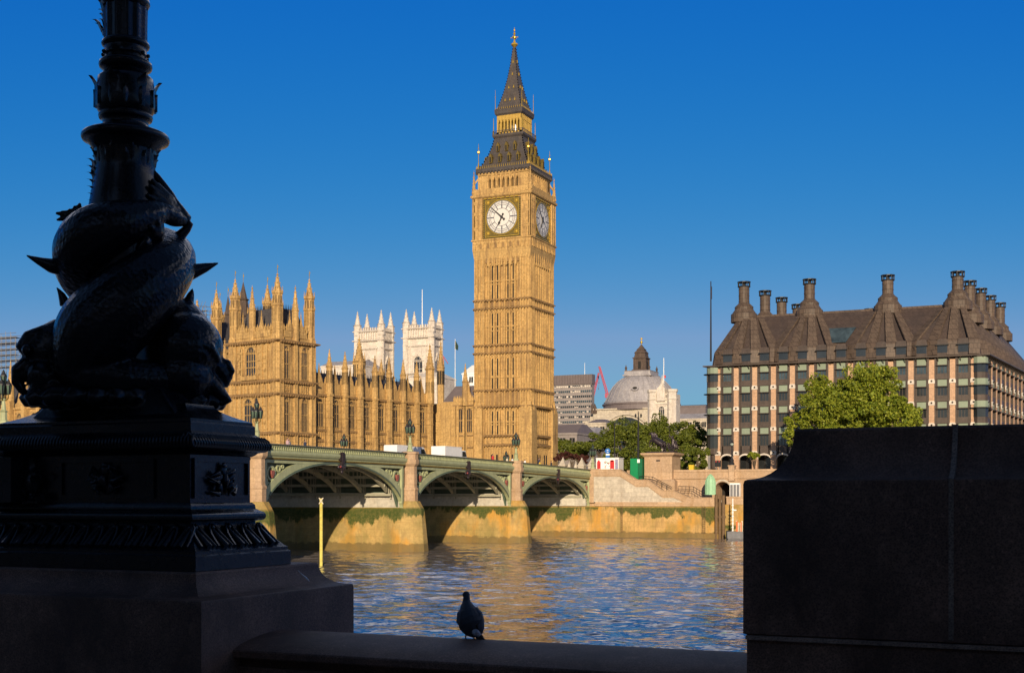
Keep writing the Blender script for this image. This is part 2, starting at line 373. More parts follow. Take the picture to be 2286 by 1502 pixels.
def lamp_black(name, scales):
    t = NT(name); n = t.noise(9, 4, .6)
    nrm = None
    if scales:
        v = t.new('TexVoronoi'); v.inputs['Scale'].default_value = scales; t.l.new(t.co, v.inputs['Vector'])
        nrm = t.bump(v.outputs['Distance'], .38, .010); nrm = t.bump(t.noise(30, 4, .6), .3, .006, nrm)
    else: nrm = t.bump(t.noise(22, 5, .65), .35, .008)
    col = t.mix(t.ramp(t.noise(4, 4), [(.4, 0), (.7, 1)]), (.004, .004, .006), (.007, .007, .010))
    t.p.inputs['Coat Weight'].default_value = .15; t.p.inputs['Coat Roughness'].default_value = .08
    return t.fin(col, t.math('ADD', .13, t.math('MULTIPLY', n, .28)), nrm, 0, .27)
M['lamp_black'] = lamp_black('glossy black lamp paint', 0)
M['lamp_scales'] = lamp_black('glossy black scaled hide', 42)
M['shield_red'] = plain('faded shield red', (.28, .09, .07), .6); M['red_lens'] = plain('dull red lens', (.22, .02, .02), .4); M['red'] = plain('red paint', (.55, .03, .03), .5); M['white'] = plain('white paint', (.84, .83, .80), .5, 0, .08)
M['green_box'] = plain('bright green hoarding', (.0, .22, .075), .5, 0, .12); M['green_box_dk'] = plain('green side panel', (.0, .12, .045), .5)
M['blue_sign'] = plain('blue enamel', (.02, .16, .50), .4); M['yellow'] = plain('yellow paint', (.68, .46, .03), .5, 0, .25, 3)
M['yellow_post'] = plain('yellow river post paint', (.66, .56, .13), .55, 0, .3, 4); M['grey_metal'] = plain('grey metal', (.18, .18, .19), .5)
M['black_iron'] = plain('black iron', (.018, .018, .02), .5); M['verdigris'] = plain('verdigris copper', (.30, .52, .32), .6, 0, .2, 3)
M['statue'] = plain('dark statue bronze', (.045, .033, .038), .38, .4, .4, 4, .3); M['wood'] = plain('wet timber pile', (.16, .10, .05), .8, 0, .4, 3, .3)
M['lantern_green'] = plain('lantern green paint', (.05, .10, .065), .4); M['lantern_glass'] = plain('pale lantern glass', (.30, .36, .32), .2, 0, .2)
M['asphalt'] = plain('asphalt', (.05, .05, .052), .9, 0, .2, 1); M['paving'] = stone('paving', (.22, .20, .17), (.18, .165, .145), (.9, .6, .02), None, .7)
M['skin'] = plain('skin', (.45, .27, .19), .6); M['hair'] = plain('dark hair', (.03, .02, .015), .7)
M['pigeon'] = plain('dark slate feathers', (.05, .055, .07), .55, 0, .35, 30, .3); M['pigeon_wing'] = plain('grey wing feathers', (.10, .11, .14), .5, 0, .3, 40, .3)
M['pigeon_pale'] = plain('pale rump feathers', (.5, .5, .55), .6, 0, .2, 40); M['pigeon_dark'] = plain('black tail feathers', (.010, .010, .013), .6)
M['pigeon_leg'] = plain('pink scaly legs', (.12, .045, .04), .6); M['eye'] = plain('orange eye', (.35, .10, .02), .3)
# ------------------------------------------------------------------ setting: water, ground
def water():
    xs = np.concatenate([np.linspace(-900, -300, 12), np.linspace(-260, -126, 40)[:-1], np.arange(-126, 2, .34), np.linspace(3, 700, 14)])
    ys = np.concatenate([np.arange(6.3, 45, 2), np.arange(45, 110, .30), np.arange(110, 212, .5), [212, 225]])
    X, Y = np.meshgrid(xs, ys); Z = np.zeros_like(X); r = np.random.default_rng(5)
    for wl, amp in ((16, .035), (9, .050), (5.5, .060), (3.6, .060), (2.4, .048), (1.6, .030)):
        for k in range(6):
            a = r.normal(radians(118), .5 if wl < 8 else .8); kx, ky = cos(a)*2*pi/wl, sin(a)*2*pi/wl; wl2 = wl*r.uniform(.8, 1.25)/wl
            ph = kx*X/wl2+ky*Y/wl2+r.uniform(0, 6.28)+1.2*np.sin(X*.05+k)+.9*np.sin(Y*.06+2*k)
            mod = .55+.45*np.sin(X*r.uniform(.02, .06)+Y*r.uniform(.02, .05)+r.uniform(0, 6)); Z += amp*.5*mod*(np.sin(ph) if wl > 6 else (1.2-2.4*np.abs(np.sin(ph*.5)))*.75)
    msk = ((X > -127) & (X < 3)); Z = np.where(msk, Z, Z*.3)
    v = np.stack([X, Y, Z], -1).reshape(-1, 3); ny, nx = X.shape
    i = (np.arange(ny-1)[:, None]*nx+np.arange(nx-1)[None, :]).reshape(-1)
    f = np.stack([i, i+1, i+nx+1, i+nx], -1)
    me = bpy.data.meshes.new('water'); me.vertices.add(len(v)); me.vertices.foreach_set('co', v.ravel())
    me.loops.add(f.size); me.loops.foreach_set('vertex_index', f.ravel().astype(np.int32)); me.polygons.add(len(f))
    me.polygons.foreach_set('loop_start', (np.arange(len(f))*4).astype(np.int32)); me.polygons.foreach_set('loop_total', np.full(len(f), 4, np.int32))
    me.polygons.foreach_set('use_smooth', np.ones(len(f), bool)); me.update(calc_edges=True)
    t = NT('river water'); mp = t.new('Mapping'); mp.inputs['Rotation'].default_value = (0, 0, -TH); t.l.new(t.co, mp.inputs[0])
    a = t.noise(1.3, 2.5, .5, vec=mp.outputs[0], sc3=(.5, 1, 1)); b = t.noise(3.8, 2, .5, vec=mp.outputs[0], sc3=(.5, 1, 1))
    big = t.ramp(t.noise(.06, 4, .6, sc3=(1, 1.6, 1)), [(.35, .45), (.65, 1.0)])
    n1 = t.bump(t.math('MULTIPLY', a, big), .55, .26); n2 = t.bump(t.math('MULTIPLY', b, big), .3, .05, n1)
    col = t.mix(t.ramp(t.noise(.15, 4, .6), [(.3, 0), (.7, 1)]), (.17, .145, .13), (.22, .19, .175))
    m = t.fin(col, .035, n2, 0, .5); t.p.inputs['IOR'].default_value = 2.0
    me.materials.append(m); o = bpy.data.objects.new('water', me); COL.objects.link(o); tag(o, kind='structure')
water()
b = MB(); b.box(-2500, 2500, 221.5, 5000, 9.4, 10.4); struct('ground', b, M['paving'])
b = MB(); b.box(-2500, 2500, -500, 5.2, 3.4, 4.9); struct('promenade', b, M['paving'])
b = MB(); b.box(-900, 700, -5, 230, -3.4, -3.0); struct('riverbed', b, M['wood'])

# ------------------------------------------------------------------ foreground stonework
PX, PY = -3.925, 5.0875     # near corner of the lamp plinth
def block_profile(mb, x0, x1, y0, y1, zb, zs, zt, ins, zl=None, led=.0):
    """granite pier: vertical body, scotia shoulder and flat top"""
    prof = []
    if zl: prof += [(zb, led), (zl, led), (zl+.004, 0)]
    else: prof += [(zb, 0)]
    prof += [(zs-.02, 0), (zs-.005, .004), (zs, .014)]
    for k in range(1, 10):
        t = k/9; a = t*pi/2
        prof.append((zs+(zt-zs-.01)*(1-cos(a)), .014+(ins-.014-.01)*sin(a)))
    prof.append((zt, ins+.0))
    cx, cy = (x0+x1)/2, (y0+y1)/2
    mb.rect(cx, cy, [(z, (x1-x0)/2-e, (y1-y0)/2-e) for z, e in prof])
b = MB(); block_profile(b, PX-1.95, PX, PY, PY+1.406, -1, 6.205, 6.33, .156)
single('stone_plinth', b, M['granite'], 'dark granite block with curved shoulder carrying the black dolphin lamp', 'plinth', (PX-1, PY+.7, 4.9), smooth=True, autosm=25)
b = MB(); x0 = -1.279
ja = 2.35
block_profile(b, x0, x0+ja, PY, PY+1.35, 6.158+.012, 6.773, 6.979, .178)
# joint: second stone of the pier
c = MB(); block_profile(c, x0, x0+3.9, PY, PY+1.35, -1, 6.773, 6.979, .178, 6.158, .012)
pier = Thing('stone_pier', 'tall dark granite block with curved shoulder right of the pigeon', 'pier', (x0+1.5, PY+.7, 4.9))
pier.part('block', c, M['granite'], smooth=True, autosm=25)
d = MB(); d.box(x0+.012, x0+3.9, PY-.012, PY+.03, 6.140, 6.156); pier.part('ledge', d, granite('pale worn ledge', (.30, .20, .15), (.2, .135, .10), .7))
xj = at(2124, Y=PY)[0]
d = MB(); d.slabx([(PY-.004, 6.17), (PY-.004, 6.772), (PY+.010, 6.779), (PY+.055, 6.80), (PY+.105, 6.85), (PY+.135, 6.91), (PY+.155, 6.982), (PY+.19, 6.982), (PY+.19, 6.17)], xj-.010, xj+.008)
pier.part('mortar_joint', d, granite('joint mortar', (.22, .16, .125), (.15, .11, .085), .8))
# low parapet wall with rounded coping
b = MB(); W0, W1 = -3.93, -1.27
cop = [(5.375, -1), (5.375, 5.85), (5.38, 5.857), (5.42, 5.86), (5.42, 5.895), (5.345, 5.902), (5.338, 5.91), (5.338, 5.936), (5.344, 5.944), (5.40, 5.965), (5.48, 5.982), (5.57, 5.995), (5.66, 6.003), (5.74, 6.006), (5.82, 6.000), (5.90, 5.985), (6.0, 5.93), (6.05, 5.87), (6.05, 5.80), (6.0, 5.79), (6.0, -1)]
b.slabx(cop, W0, W1); single('parapet_wall', b, M['granite'], 'low dark stone parapet with sloping coping under the pigeon', 'wall', (-2.6, 5.7, 4.9), smooth=True, autosm=12)
b = MB(); b.slabx(cop, -40, PX-1.96); b.box(-40, PX-1.96, 5.45, 5.9, 4, 5.79); single('parapet_wall', b, M['granite'], 'low dark stone parapet running south behind the lamp plinth', 'wall', (-22, 5.7, 4.9), smooth=True, autosm=40)
b = MB(); b.slabx(cop, x0+3.9, 40); single('parapet_wall', b, M['granite'], 'low dark stone parapet running north beyond the tall granite block', 'wall', (21, 5.7, 4.9), smooth=True, autosm=40)

# ------------------------------------------------------------------ the dolphin lamp
LX, LY = -4.905, 5.69; LD = LX/(cos(TH)*((286-1143)/F)-sin(TH)); S = LD/F
zL = lambda py: CAMZ+(1111-py)*S
lamp = Thing('dolphin_lamp', 'ornate black cast iron lamp standard entwined by two dolphins on a stepped base', 'street lamp', (LX, LY, 6.33))
A, B = .805, .42
zc = lambda py: CAMZ+(1111-py)/449.0
def rect_prof(L, q=0): return [(z, A-e, B-e) for z, e in L]
b = MB()
low = [(6.332, .0), (zc(1243), .0), (zc(1239), .012), (zc(1232), .012), (zc(1228), .025)]
for k in range(1, 9):
    t = k/8; low.append((zc(1228)+(zc(1168)-zc(1228))*t**.8*1.0, .025+.115*(1-(1-t)**1.8)))
low += [(zc(1166), .125)]
for k in range(0, 7): a = -pi/2+pi*k/6; low.append((zc(1155)+.024*sin(a), .125-.018*cos(a)-.01))
low += [(zc(1140), .128), (zc(1137), .138), (zc(1128), .14), (zc(1122), .152)]
b.rect(LX, LY, rect_prof(low)); lamp.part('base', b, M['lamp_black'], smooth=True, autosm=38)
b = MB(); die = [(zc(1122), .16), (zc(1010), .16)]
b.rect(LX, LY, rect_prof(die)); lamp.part('pedestal', b, M['lamp_black'])
b = MB()
cor = [(zc(1010), .155), (zc(1006), .14), (zc(1001), .13), (zc(998), .10), (zc(992), .082), (zc(984), .077), (zc(976), .085), (zc(968), .10), (zc(960), .125), (zc(955), .14), (zc(936), .14), (zc(932), .15), (zc(926), .15), (zc(924), .16)]
for k in range(1, 8): t = k/7; cor.append((zc(924)+.085*t, .16+.14*(1-(1-t)**1.7)))
b.rect(LX, LY, rect_prof(cor)); lamp.part('cornice', b, M['lamp_black'], smooth=True, autosm=38)
# gadroons on the flared foot, leaf carving: front (east) and north side
b = MB()
for face, half, other in ((0, A, B), (1, B, A)):
    n = 15 if face == 0 else 5
    b.face_frame(face, LX, LY, A, B)
    for i in range(n):
        u = (-half+.07)+(2*half-.14)*(i+.5)/n; w = (2*half-.14)/n
        z0, z1 = zc(1224), zc(1172)
        for sgn in (-1, 1):
            b.tube([(u+sgn*w*.40, -.030, z0), (u+sgn*w*.36, -.060, z0+.03), (u+sgn*w*.28, -.092, z0+.065), (u+sgn*w*.20, -.112, z1-.02), (u+sgn*w*.05, -.122, z1)], [.012, .012, .011, .010, .006], 6)
        b.tube([(u, -.022, z0), (u, -.055, z0+.03), (u, -.09, z0+.065), (u, -.118, z1-.02)], [.02, .018, .014, .008], 6)
        b.ball((u, -.112, z1-.018), .014, 6, 4)
b.frame(); lamp.part('carved_foot', b, M['lamp_black'], smooth=True, autosm=60)
# egg and leaf edge on the torus
b = MB()
for face, half in ((0, A-.08), (1, B-.08)):
    b.face_frame(face, LX, LY, A-.085, B-.085); n = int(half*2/.022)
    for i in range(n):
        u = -half+2*half*(i+.5)/n; b.tube([(u-.006, -.03, zc(962)), (u+.003, -.004, zc(972)), (u+.009, .008, zc(984)), (u+.012, -.002, zc(994))], [.004, .0075, .0085, .004], 5)
b.frame(); lamp.part('rope_moulding', b, M['lamp_black'], smooth=True, autosm=60)
# framed relief panels
def panel(face, u0, u1, z0, z1, seed):
    r = random.Random(seed); b = MB(); hx, hy = A-.16, B-.16; b.face_frame(face, LX, LY, hx, hy); w = .018
    for (a0, a1, c0, c1) in ((u0, u1, z0, z0+w), (u0, u1, z1-w, z1), (u0, u0+w, z0+w, z1-w), (u1-w, u1, z0+w, z1-w)): b.box(a0, a1, -.001, .014, c0, c1)
    cu, cz = (u0+u1)/2, (z0+z1)/2; H = (z1-z0)
    b.ball((cu, .012, cz+.20*H), H*.15, 12, 8, 1.15, 1, .5)                      # helmeted mask
    b.ball((cu, .02, cz+.33*H), H*.10, 10, 6, .9, 1, .5)
    b.tube([(cu, .02, cz+.08*H), (cu-.01, .03, cz-.05*H), (cu+.01, .02, cz-.2*H)], [.02, .03, .012], 8)
    for s in (-1, 1):
        for k in range(7):
            a = r.uniform(-.6, 1.3); L = r.uniform(.25, .42)*H; p = (cu+s*.02, .012, cz+r.uniform(-.3, .12)*H)
            q = (cu+s*(.05+L*cos(a)), .016, p[2]+L*sin(a)*.7); m = ((p[0]+q[0])/2, .034, (p[2]+q[2])/2+r.uniform(-.04, .05))
            b.tube([p, m, q], [.008, .014, .004], 6)
        b.tube([(cu+s*.04, .02, cz-.1*H), (cu+s*.06, .03, cz-.25*H), (cu+s*.03, .025, cz-.4*H)], [.012, .02, .006], 6)
    b.frame(); return b
z0, z1 = zc(1112), zc(1018)
lamp.part('relief_panel', panel(1, -.24, .24, z0, z1, 1), M['lamp_black'], smooth=True, autosm=60)
lamp.part('relief_panel', panel(0, -.22, .42, z0, z1, 2), M['lamp_black'], smooth=True, autosm=60)
# corner colonnette with swag at the left of the front
b = MB(); cx_, cy_ = LX-.42, LY-B+.155
b.lathe(cx_, cy_, [(zc(1124), .055), (zc(1119), .055), (zc(1115), .038), (zc(1100), .03), (zc(1096), .042), (zc(1090), .05), (zc(1075), .055), (zc(1062), .048), (zc(1050), .035), (zc(1046), .04), (zc(1040), .03), (zc(1015), .032), (zc(1010), .045)], 14)
r = random.Random(4)
for k in range(16):
    a = r.uniform(-.2, 1); p = (cx_+r.uniform(-.05, .13), cy_-.03, zc(r.uniform(1045, 1110)))
    b.tube([p, (p[0]+.02, p[1]-.02, p[2]-.02), (p[0]+.03*a, p[1]-.012, p[2]-.05)], [.006, .012, .003], 5)
lamp.part('colonnette', b, M['lamp_black'], smooth=True, autosm=60)
b = MB(); b.box(LX-A+.10, LX-.44, LY-B+.02, LY+B-.02, zc(1122), zc(1012)); lamp.part('side_panel', b, M['lamp_black'])
# column: fluted shaft, collars, urn, flange
def colpart(name, pr, n=40, flute=0, nf=12):
    b = MB(); rings = []
    for py, px in pr:
        r0 = px*S; rings.append([(LX+(r0-flute*(.5+.5*cos(nf*2*pi*j/n)))*cos(2*pi*j/n), LY+(r0-flute*(.5+.5*cos(nf*2*pi*j/n)))*sin(2*pi*j/n), zL(py)) for j in range(n)])
    b.loft(rings[::1]); return lamp.part(name, b, M['lamp_black'], smooth=True, autosm=45)
colpart('lower_shaft', [(860, 95), (700, 85), (560, 84), (470, 80), (440, 75), (410, 69), (385, 65), (370, 64), (350, 67), (340, 68)])
colpart('flange', [(341, 69), (335, 74), (326, 80), (322, 86), (319, 93), (314, 95.5), (308, 95), (304, 92), (301, 86), (298, 78), (294, 66), (291, 56)])
colpart('neck', [(292, 55), (286, 50), (278, 49), (272, 52), (270, 57), (265, 59), (260, 58), (257, 55)])
colpart('urn', [(258, 56), (252, 61), (243, 64), (225, 64), (205, 63), (190, 61), (180, 60), (176, 56), (173, 50), (164, 46)])
colpart('collar', [(165, 45), (160, 50), (157, 56), (151, 58), (145, 57), (141, 52), (138, 46), (132, 45), (128, 48), (124, 46), (112, 46), (108, 51), (104, 52.5), (100, 51), (96, 47)])
colpart('fluted_shaft', [(97, 47), (60, 47), (20, 48)], 96, 3.2*S, 12)
colpart('upper_collar', [(21, 48), (16, 51), (12, 53), (6, 52), (0, 50), (-20, 52), (-30, 47), (-200, 44)])
# leaf ornaments: urn leaves, cap leaves, upper acanthus
def leaf(b, ang, py0, py1, r0, r1, w, curl, th=.006):
    """a curled leaf lying on the column at angle ang, between heights"""
    n = 7; L = []; R = []
    for i in range(n):
        t = i/(n-1); rr = (r0+(r1-r0)*t+ (curl*max(0, t-.7)/.3)**1)*S; z = zL(py0+(py1-py0)*t)-max(0, t-.85)*.06
        ww = w*S*sin(pi*min(.97, .12+t*.85))/rr*.5
        L.append((rr, ang-ww, z)); R.append((rr, ang+ww, z))
    pt = lambda q, dr=0: (LX+(q[0]+dr)*cos(q[1]), LY+(q[0]+dr)*sin(q[1]), q[2])
    mid = [((l[0]+r_[0])/2+.011, (l[1]+r_[1])/2, l[2]) for l, r_ in zip(L, R)]
    rings = [[pt(l), pt(m_), pt(r_), pt(m_, -.02)] for l, m_, r_ in zip(L, mid, R)]
    b.loft(rings)
view = atan2(-LY, -LX)     # direction from the lamp to the camera
b = MB()
for k in range(6): leaf(b, view-.25+k*pi/3-.2, 250, 176, 62, 62, 34, 13)
for k in range(12): leaf(b, view+k*pi/6, 248, 205, 64, 64, 12, 1)
lamp.part('urn_leaves', b, M['lamp_black'], smooth=True, autosm=60)
b = MB(); r = random.Random(3)
for k in range(10):
    for j in range(3): leaf(b, view+k*pi/5+j*.2, 400-26*j, 345-14*j, 58+3*j, 66+2*j, 22, 5)
for k in range(7):     # foliage drop hanging on the left flank
    py = 372+k*16; a = view-pi/2-.12+.05*k
    rr = (66+2*sin(k*2))*S; b.ball((LX+rr*cos(a), LY+rr*sin(a), zL(py)), .018, 7, 5, 1.3); leaf(b, a+.1, py+12, py-14, 62, 72, 24, 8)
lamp.part('hanging_foliage', b, M['lamp_black'], smooth=True, autosm=60)
b = MB()
for k in range(14):
    a = view-pi/2-.25+.22*sin(k*1.3); leaf(b, a-.2*(k % 3), 84-k*8, 52-k*8, 46+4*sin(k), 58+6*sin(k*1.7), 22, 6)
lamp.part('climbing_acanthus', b, M['lamp_black'], smooth=True, autosm=60)
for k in range(12): b = MB(); a = k*pi/6; b.ball((LX+49*S*cos(a), LY+49*S*sin(a), zL(127)), .012, 6, 4); lamp.part('bead', b, M['lamp_black'], smooth=True)
# ---- dolphins. screen basis about the axis: Rr = to the right, Fw = towards the camera
Rv = Vector((cos(TH+0.2955*0), sin(TH), 0)); Rv = Vector((cos(view+pi/2), sin(view+pi/2), 0)); Fw = Vector((cos(view), sin(view), 0))
def P3(px, depth, py):
    """px = horizontal offset in photo pixels from the axis (x=286), depth towards the camera in the same unit"""
    v = Vector((LX, LY, 0))+Rv*((px-286)*S)+Fw*(depth*S); return (v.x, v.y, zL(py))
def arc(pts):
    """catmull-rom through (px, depth, py, r)"""
    out = []; n = len(pts)
    for i in range(n-1):
        p0, p1, p2, p3 = pts[max(i-1, 0)], pts[i], pts[i+1], pts[min(i+2, n-1)]
        for k in range(6):
            t = k/6; out.append([.5*((2*p1[j])+(-p0[j]+p2[j])*t+(2*p0[j]-5*p1[j]+4*p2[j]-p3[j])*t*t+(-p0[j]+3*p1[j]-3*p2[j]+p3[j])*t**3) for j in range(4)])
    out.append(list(pts[-1])); return out
def body(b, pts, n=18):
    q = arc(pts); b.tube([P3(*p[:3]) for p in q], [max(p[3], 1.5)*S for p in q], n)
def spike(b, base, tip, w, th=.35):
    """fin: flattened cone from base to tip, curved"""
    b0 = Vector(P3(*base)); t = Vector(P3(*tip)); m = (b0+t)/2+Vector((0, 0, -w*.25*S)); 
    b.tube([b0, b0*.5+m*.5, m, m*.4+t*.6, t], [w*S, w*.8*S, w*.56*S, w*.33*S, .002], 10)
# dolphin with head at the right
b = MB()
body(b, [(425, 40, 800, 60), (405, 10, 745, 70), (370, -60, 700, 66), (285, -95, 660, 62), (205, -60, 620, 58), (198, 5, 575, 68), (222, 55, 545, 68), (272, 78, 520, 55), (325, 72, 498, 38), (362, 50, 482, 24), (392, 25, 487, 20), (414, 10, 490, 12)])
b.ball(P3(415, 45, 780), 81*S, 22, 16); b.ball(P3(408, 55, 840), 68*S, 18, 12)          # forehead and cheek
b.tube([P3(455, 50, 808), P3(486, 48, 824), P3(499, 46, 844), P3(494, 48, 862)], [34*S, 24*S, 19*S, 12*S], 12)   # upper beak
b.tube([P3(448, 60, 842), P3(478, 62, 868), P3(494, 62, 884), P3(506, 62, 892), P3(486, 62, 904)], [28*S, 18*S, 13*S, 10*S, 8*S], 12)    # lower lip
b.tube([P3(484, 55, 806), P3(504, 55, 812), P3(514, 55, 828), P3(506, 55, 846)], [9*S, 11*S, 8*S, 5*S], 10)
b.tube([P3(400, 98, 778), P3(432, 112, 766), P3(466, 104, 784), P3(484, 84, 808)], [7*S, 11*S, 10*S, 6*S], 10)     # brow
b.ball(P3(430, 104, 798), 16*S, 12, 8)
b.ball(P3(405, 70, 868), 34*S, 12, 8); b.ball(P3(350, 60, 872), 40*S, 12, 8, .8)
spike(b, (430, 0, 606), (488, 0, 582), 1, 1)
spike(b, (404, 10, 716), (432, 5, 636), 27); spike(b, (425, 40, 735), (462, 40, 716), 9)
o = lamp.data('dolphin', blob(b, .0095, 2), M['lamp_scales']); o['label'] = 'dolphin with its head at the right of the base'
def fan(b, root, tips, w):
    for tp in tips:
        tp = tuple(tp)
        m = [(root[i]+tp[i])/2 for i in range(3)]; m[2] -= 4
        b.tube([P3(*root), P3(*m), P3(*tp)], [w*.7*S, w*S, w*.35*S], 8)
t1 = MB()
fan(t1, (405, 12, 488), [(346, 18, 384), (354, 18, 392), (362, 17, 405), (370, 16, 418), (366, 18, 432), (380, 14, 430), (388, 13, 440), (396, 12, 448), (404, 11, 454), (412, 10, 462), (420, 8, 470), (427, 6, 480), (350, 30, 430), (345, 30, 450), (358, 26, 448), (335, 62, 425), (330, 66, 448), (335, 66, 468), (355, 60, 462), (345, 60, 440), (340, 50, 410), (352, 40, 415), (362, 40, 440), (375, 34, 452), (350, 52, 474)], 13)
t1.tube([P3(425, 8, 490), P3(418, 6, 506), P3(404, 4, 522), P3(380, 0, 530)], [9*S, 10*S, 13*S, 10*S], 10)
lamp.data('tail_fin', blob(t1, .008, 1), M['lamp_black'], sub=o)
f = MB(); f.tube([P3(180, 0, 606), P3(128, 4, 603), P3(104, 4, 594), P3(77, 4, 583)], [26*S, 16*S, 9*S, 1.5*S], 10); f.tube([P3(160, 20, 690), P3(152, 20, 668), P3(142, 20, 652)], [13*S, 8*S, 1.5*S], 8)
lamp.data('fin', blob(f, .007, 1), M['lamp_black'], sub=o)
# dolphin with head at the left
b = MB()
body(b, [(185, 55, 845, 50), (200, 62, 805, 74), (232, 76, 752, 92), (290, 92, 692, 88), (345, 82, 636, 74), (378, 30, 590, 60), (375, -35, 552, 52), (310, -80, 520, 42), (235, -60, 505, 30), (195, -30, 497, 20), (170, -10, 492, 10)])
b.tube([P3(160, 10, 745), P3(130, 12, 770), P3(112, 16, 800), P3(108, 20, 835)], [34*S, 42*S, 40*S, 28*S], 14); b.tube([P3(160, 50, 820), P3(215, 80, 845), P3(290, 85, 852), P3(370, 72, 852)], [40*S, 46*S, 44*S, 40*S], 12)
b.tube([P3(95, 25, 800), P3(72, 25, 780), P3(84, 26, 764), P3(120, 26, 748)], [22*S, 16*S, 15*S, 14*S], 12)
b.ball(P3(112, 40, 848), 34*S, 14, 10); b.ball(P3(135, 40, 878), 30*S, 12, 8); b.tube([P3(86, 30, 818), P3(64, 30, 838), P3(62, 30, 862), P3(76, 30, 886)], [18*S, 17*S, 13*S, 8*S], 12)
b.tube([P3(120, 50, 850), P3(104, 52, 872), P3(88, 52, 892)], [20*S, 15*S, 8*S], 12)
b.ball(P3(84, 52, 794), 13*S, 10, 8)
o2 = lamp.data('dolphin', blob(b, .0095, 2), M['lamp_scales']); o2['label'] = 'dolphin with its head at the left of the base'
t2 = MB(); fan(t2, (180, -12, 494), [(138, -14, 484), (140, -10, 500), (150, -12, 480), (165, -10, 474), (178, -8, 466), (190, -6, 460), (200, -4, 470)], 8)
lamp.data('tail_fin', blob(t2, .006, 1), M['lamp_black'], sub=o2)
f = MB(); f.tube([P3(405, 15, 612), P3(432, 15, 602), P3(458, 12, 592), P3(488, 12, 580)], [24*S, 17*S, 11*S, 1.5*S], 10)
lamp.data('fin', blob(f, .007, 1), M['lamp_black'], sub=o2)
# mask between the dolphins and the rocky bed they lie on
b = MB(); b.ball(P3(335, 62, 520), 34*S, 14, 10, 1.1); b.ball(P3(338, 98, 524), 8*S, 8, 6); b.ball(P3(322, 90, 508), 10*S, 8, 6); b.ball(P3(352, 88, 512), 9*S, 8, 6)
b.tube([P3(330, 70, 545), P3(325, 86, 560), P3(312, 88, 572)], [16*S, 12*S, 5*S], 8)
lamp.data('mask', blob(b, .007, 1), M['lamp_black'])
b = MB()
for k in range(26):
    a = k/26*2*pi; r1 = 185+20*sin(3*a); b.tube([P3(286+r1*cos(a)*.55, 70*sin(a), 880), P3(286+r1*cos(a)*1.02, 110*sin(a), 893), P3(286+r1*cos(a)*1.12, 120*sin(a), 905)], [30*S, 22*S, 14*S], 8)
b.rect(LX, LY, [(zc(912)-.02, A-.28, B-.22), (zL(878), A-.45, B-.28), (zL(860), A-.55, B-.30)])
lamp.data('sea_bed', blob(b, .011, 3), M['lamp_black'])

# a white feather caught on the plinth shoulder
fx, fz_0 = PX-.028, 6.262; fy = PY+.93; b = MB()
b.tube([(fx, fy-.035, fz_0+.030), (fx+.012, fy, fz_0+.002), (fx+.016, fy+.03, fz_0-.018)], [.0015, .006, .001], 6); b.tube([(fx-.004, fy-.05, fz_0+.045), (fx, fy-.035, fz_0+.030)], [.0008, .0015], 5)
single('feather', b, plain('white feather', (.8, .78, .74), .7, 0, .05), 'small white feather lying on the curved shoulder of the lamp plinth', 'feather', (fx, fy, fz_0), smooth=True)
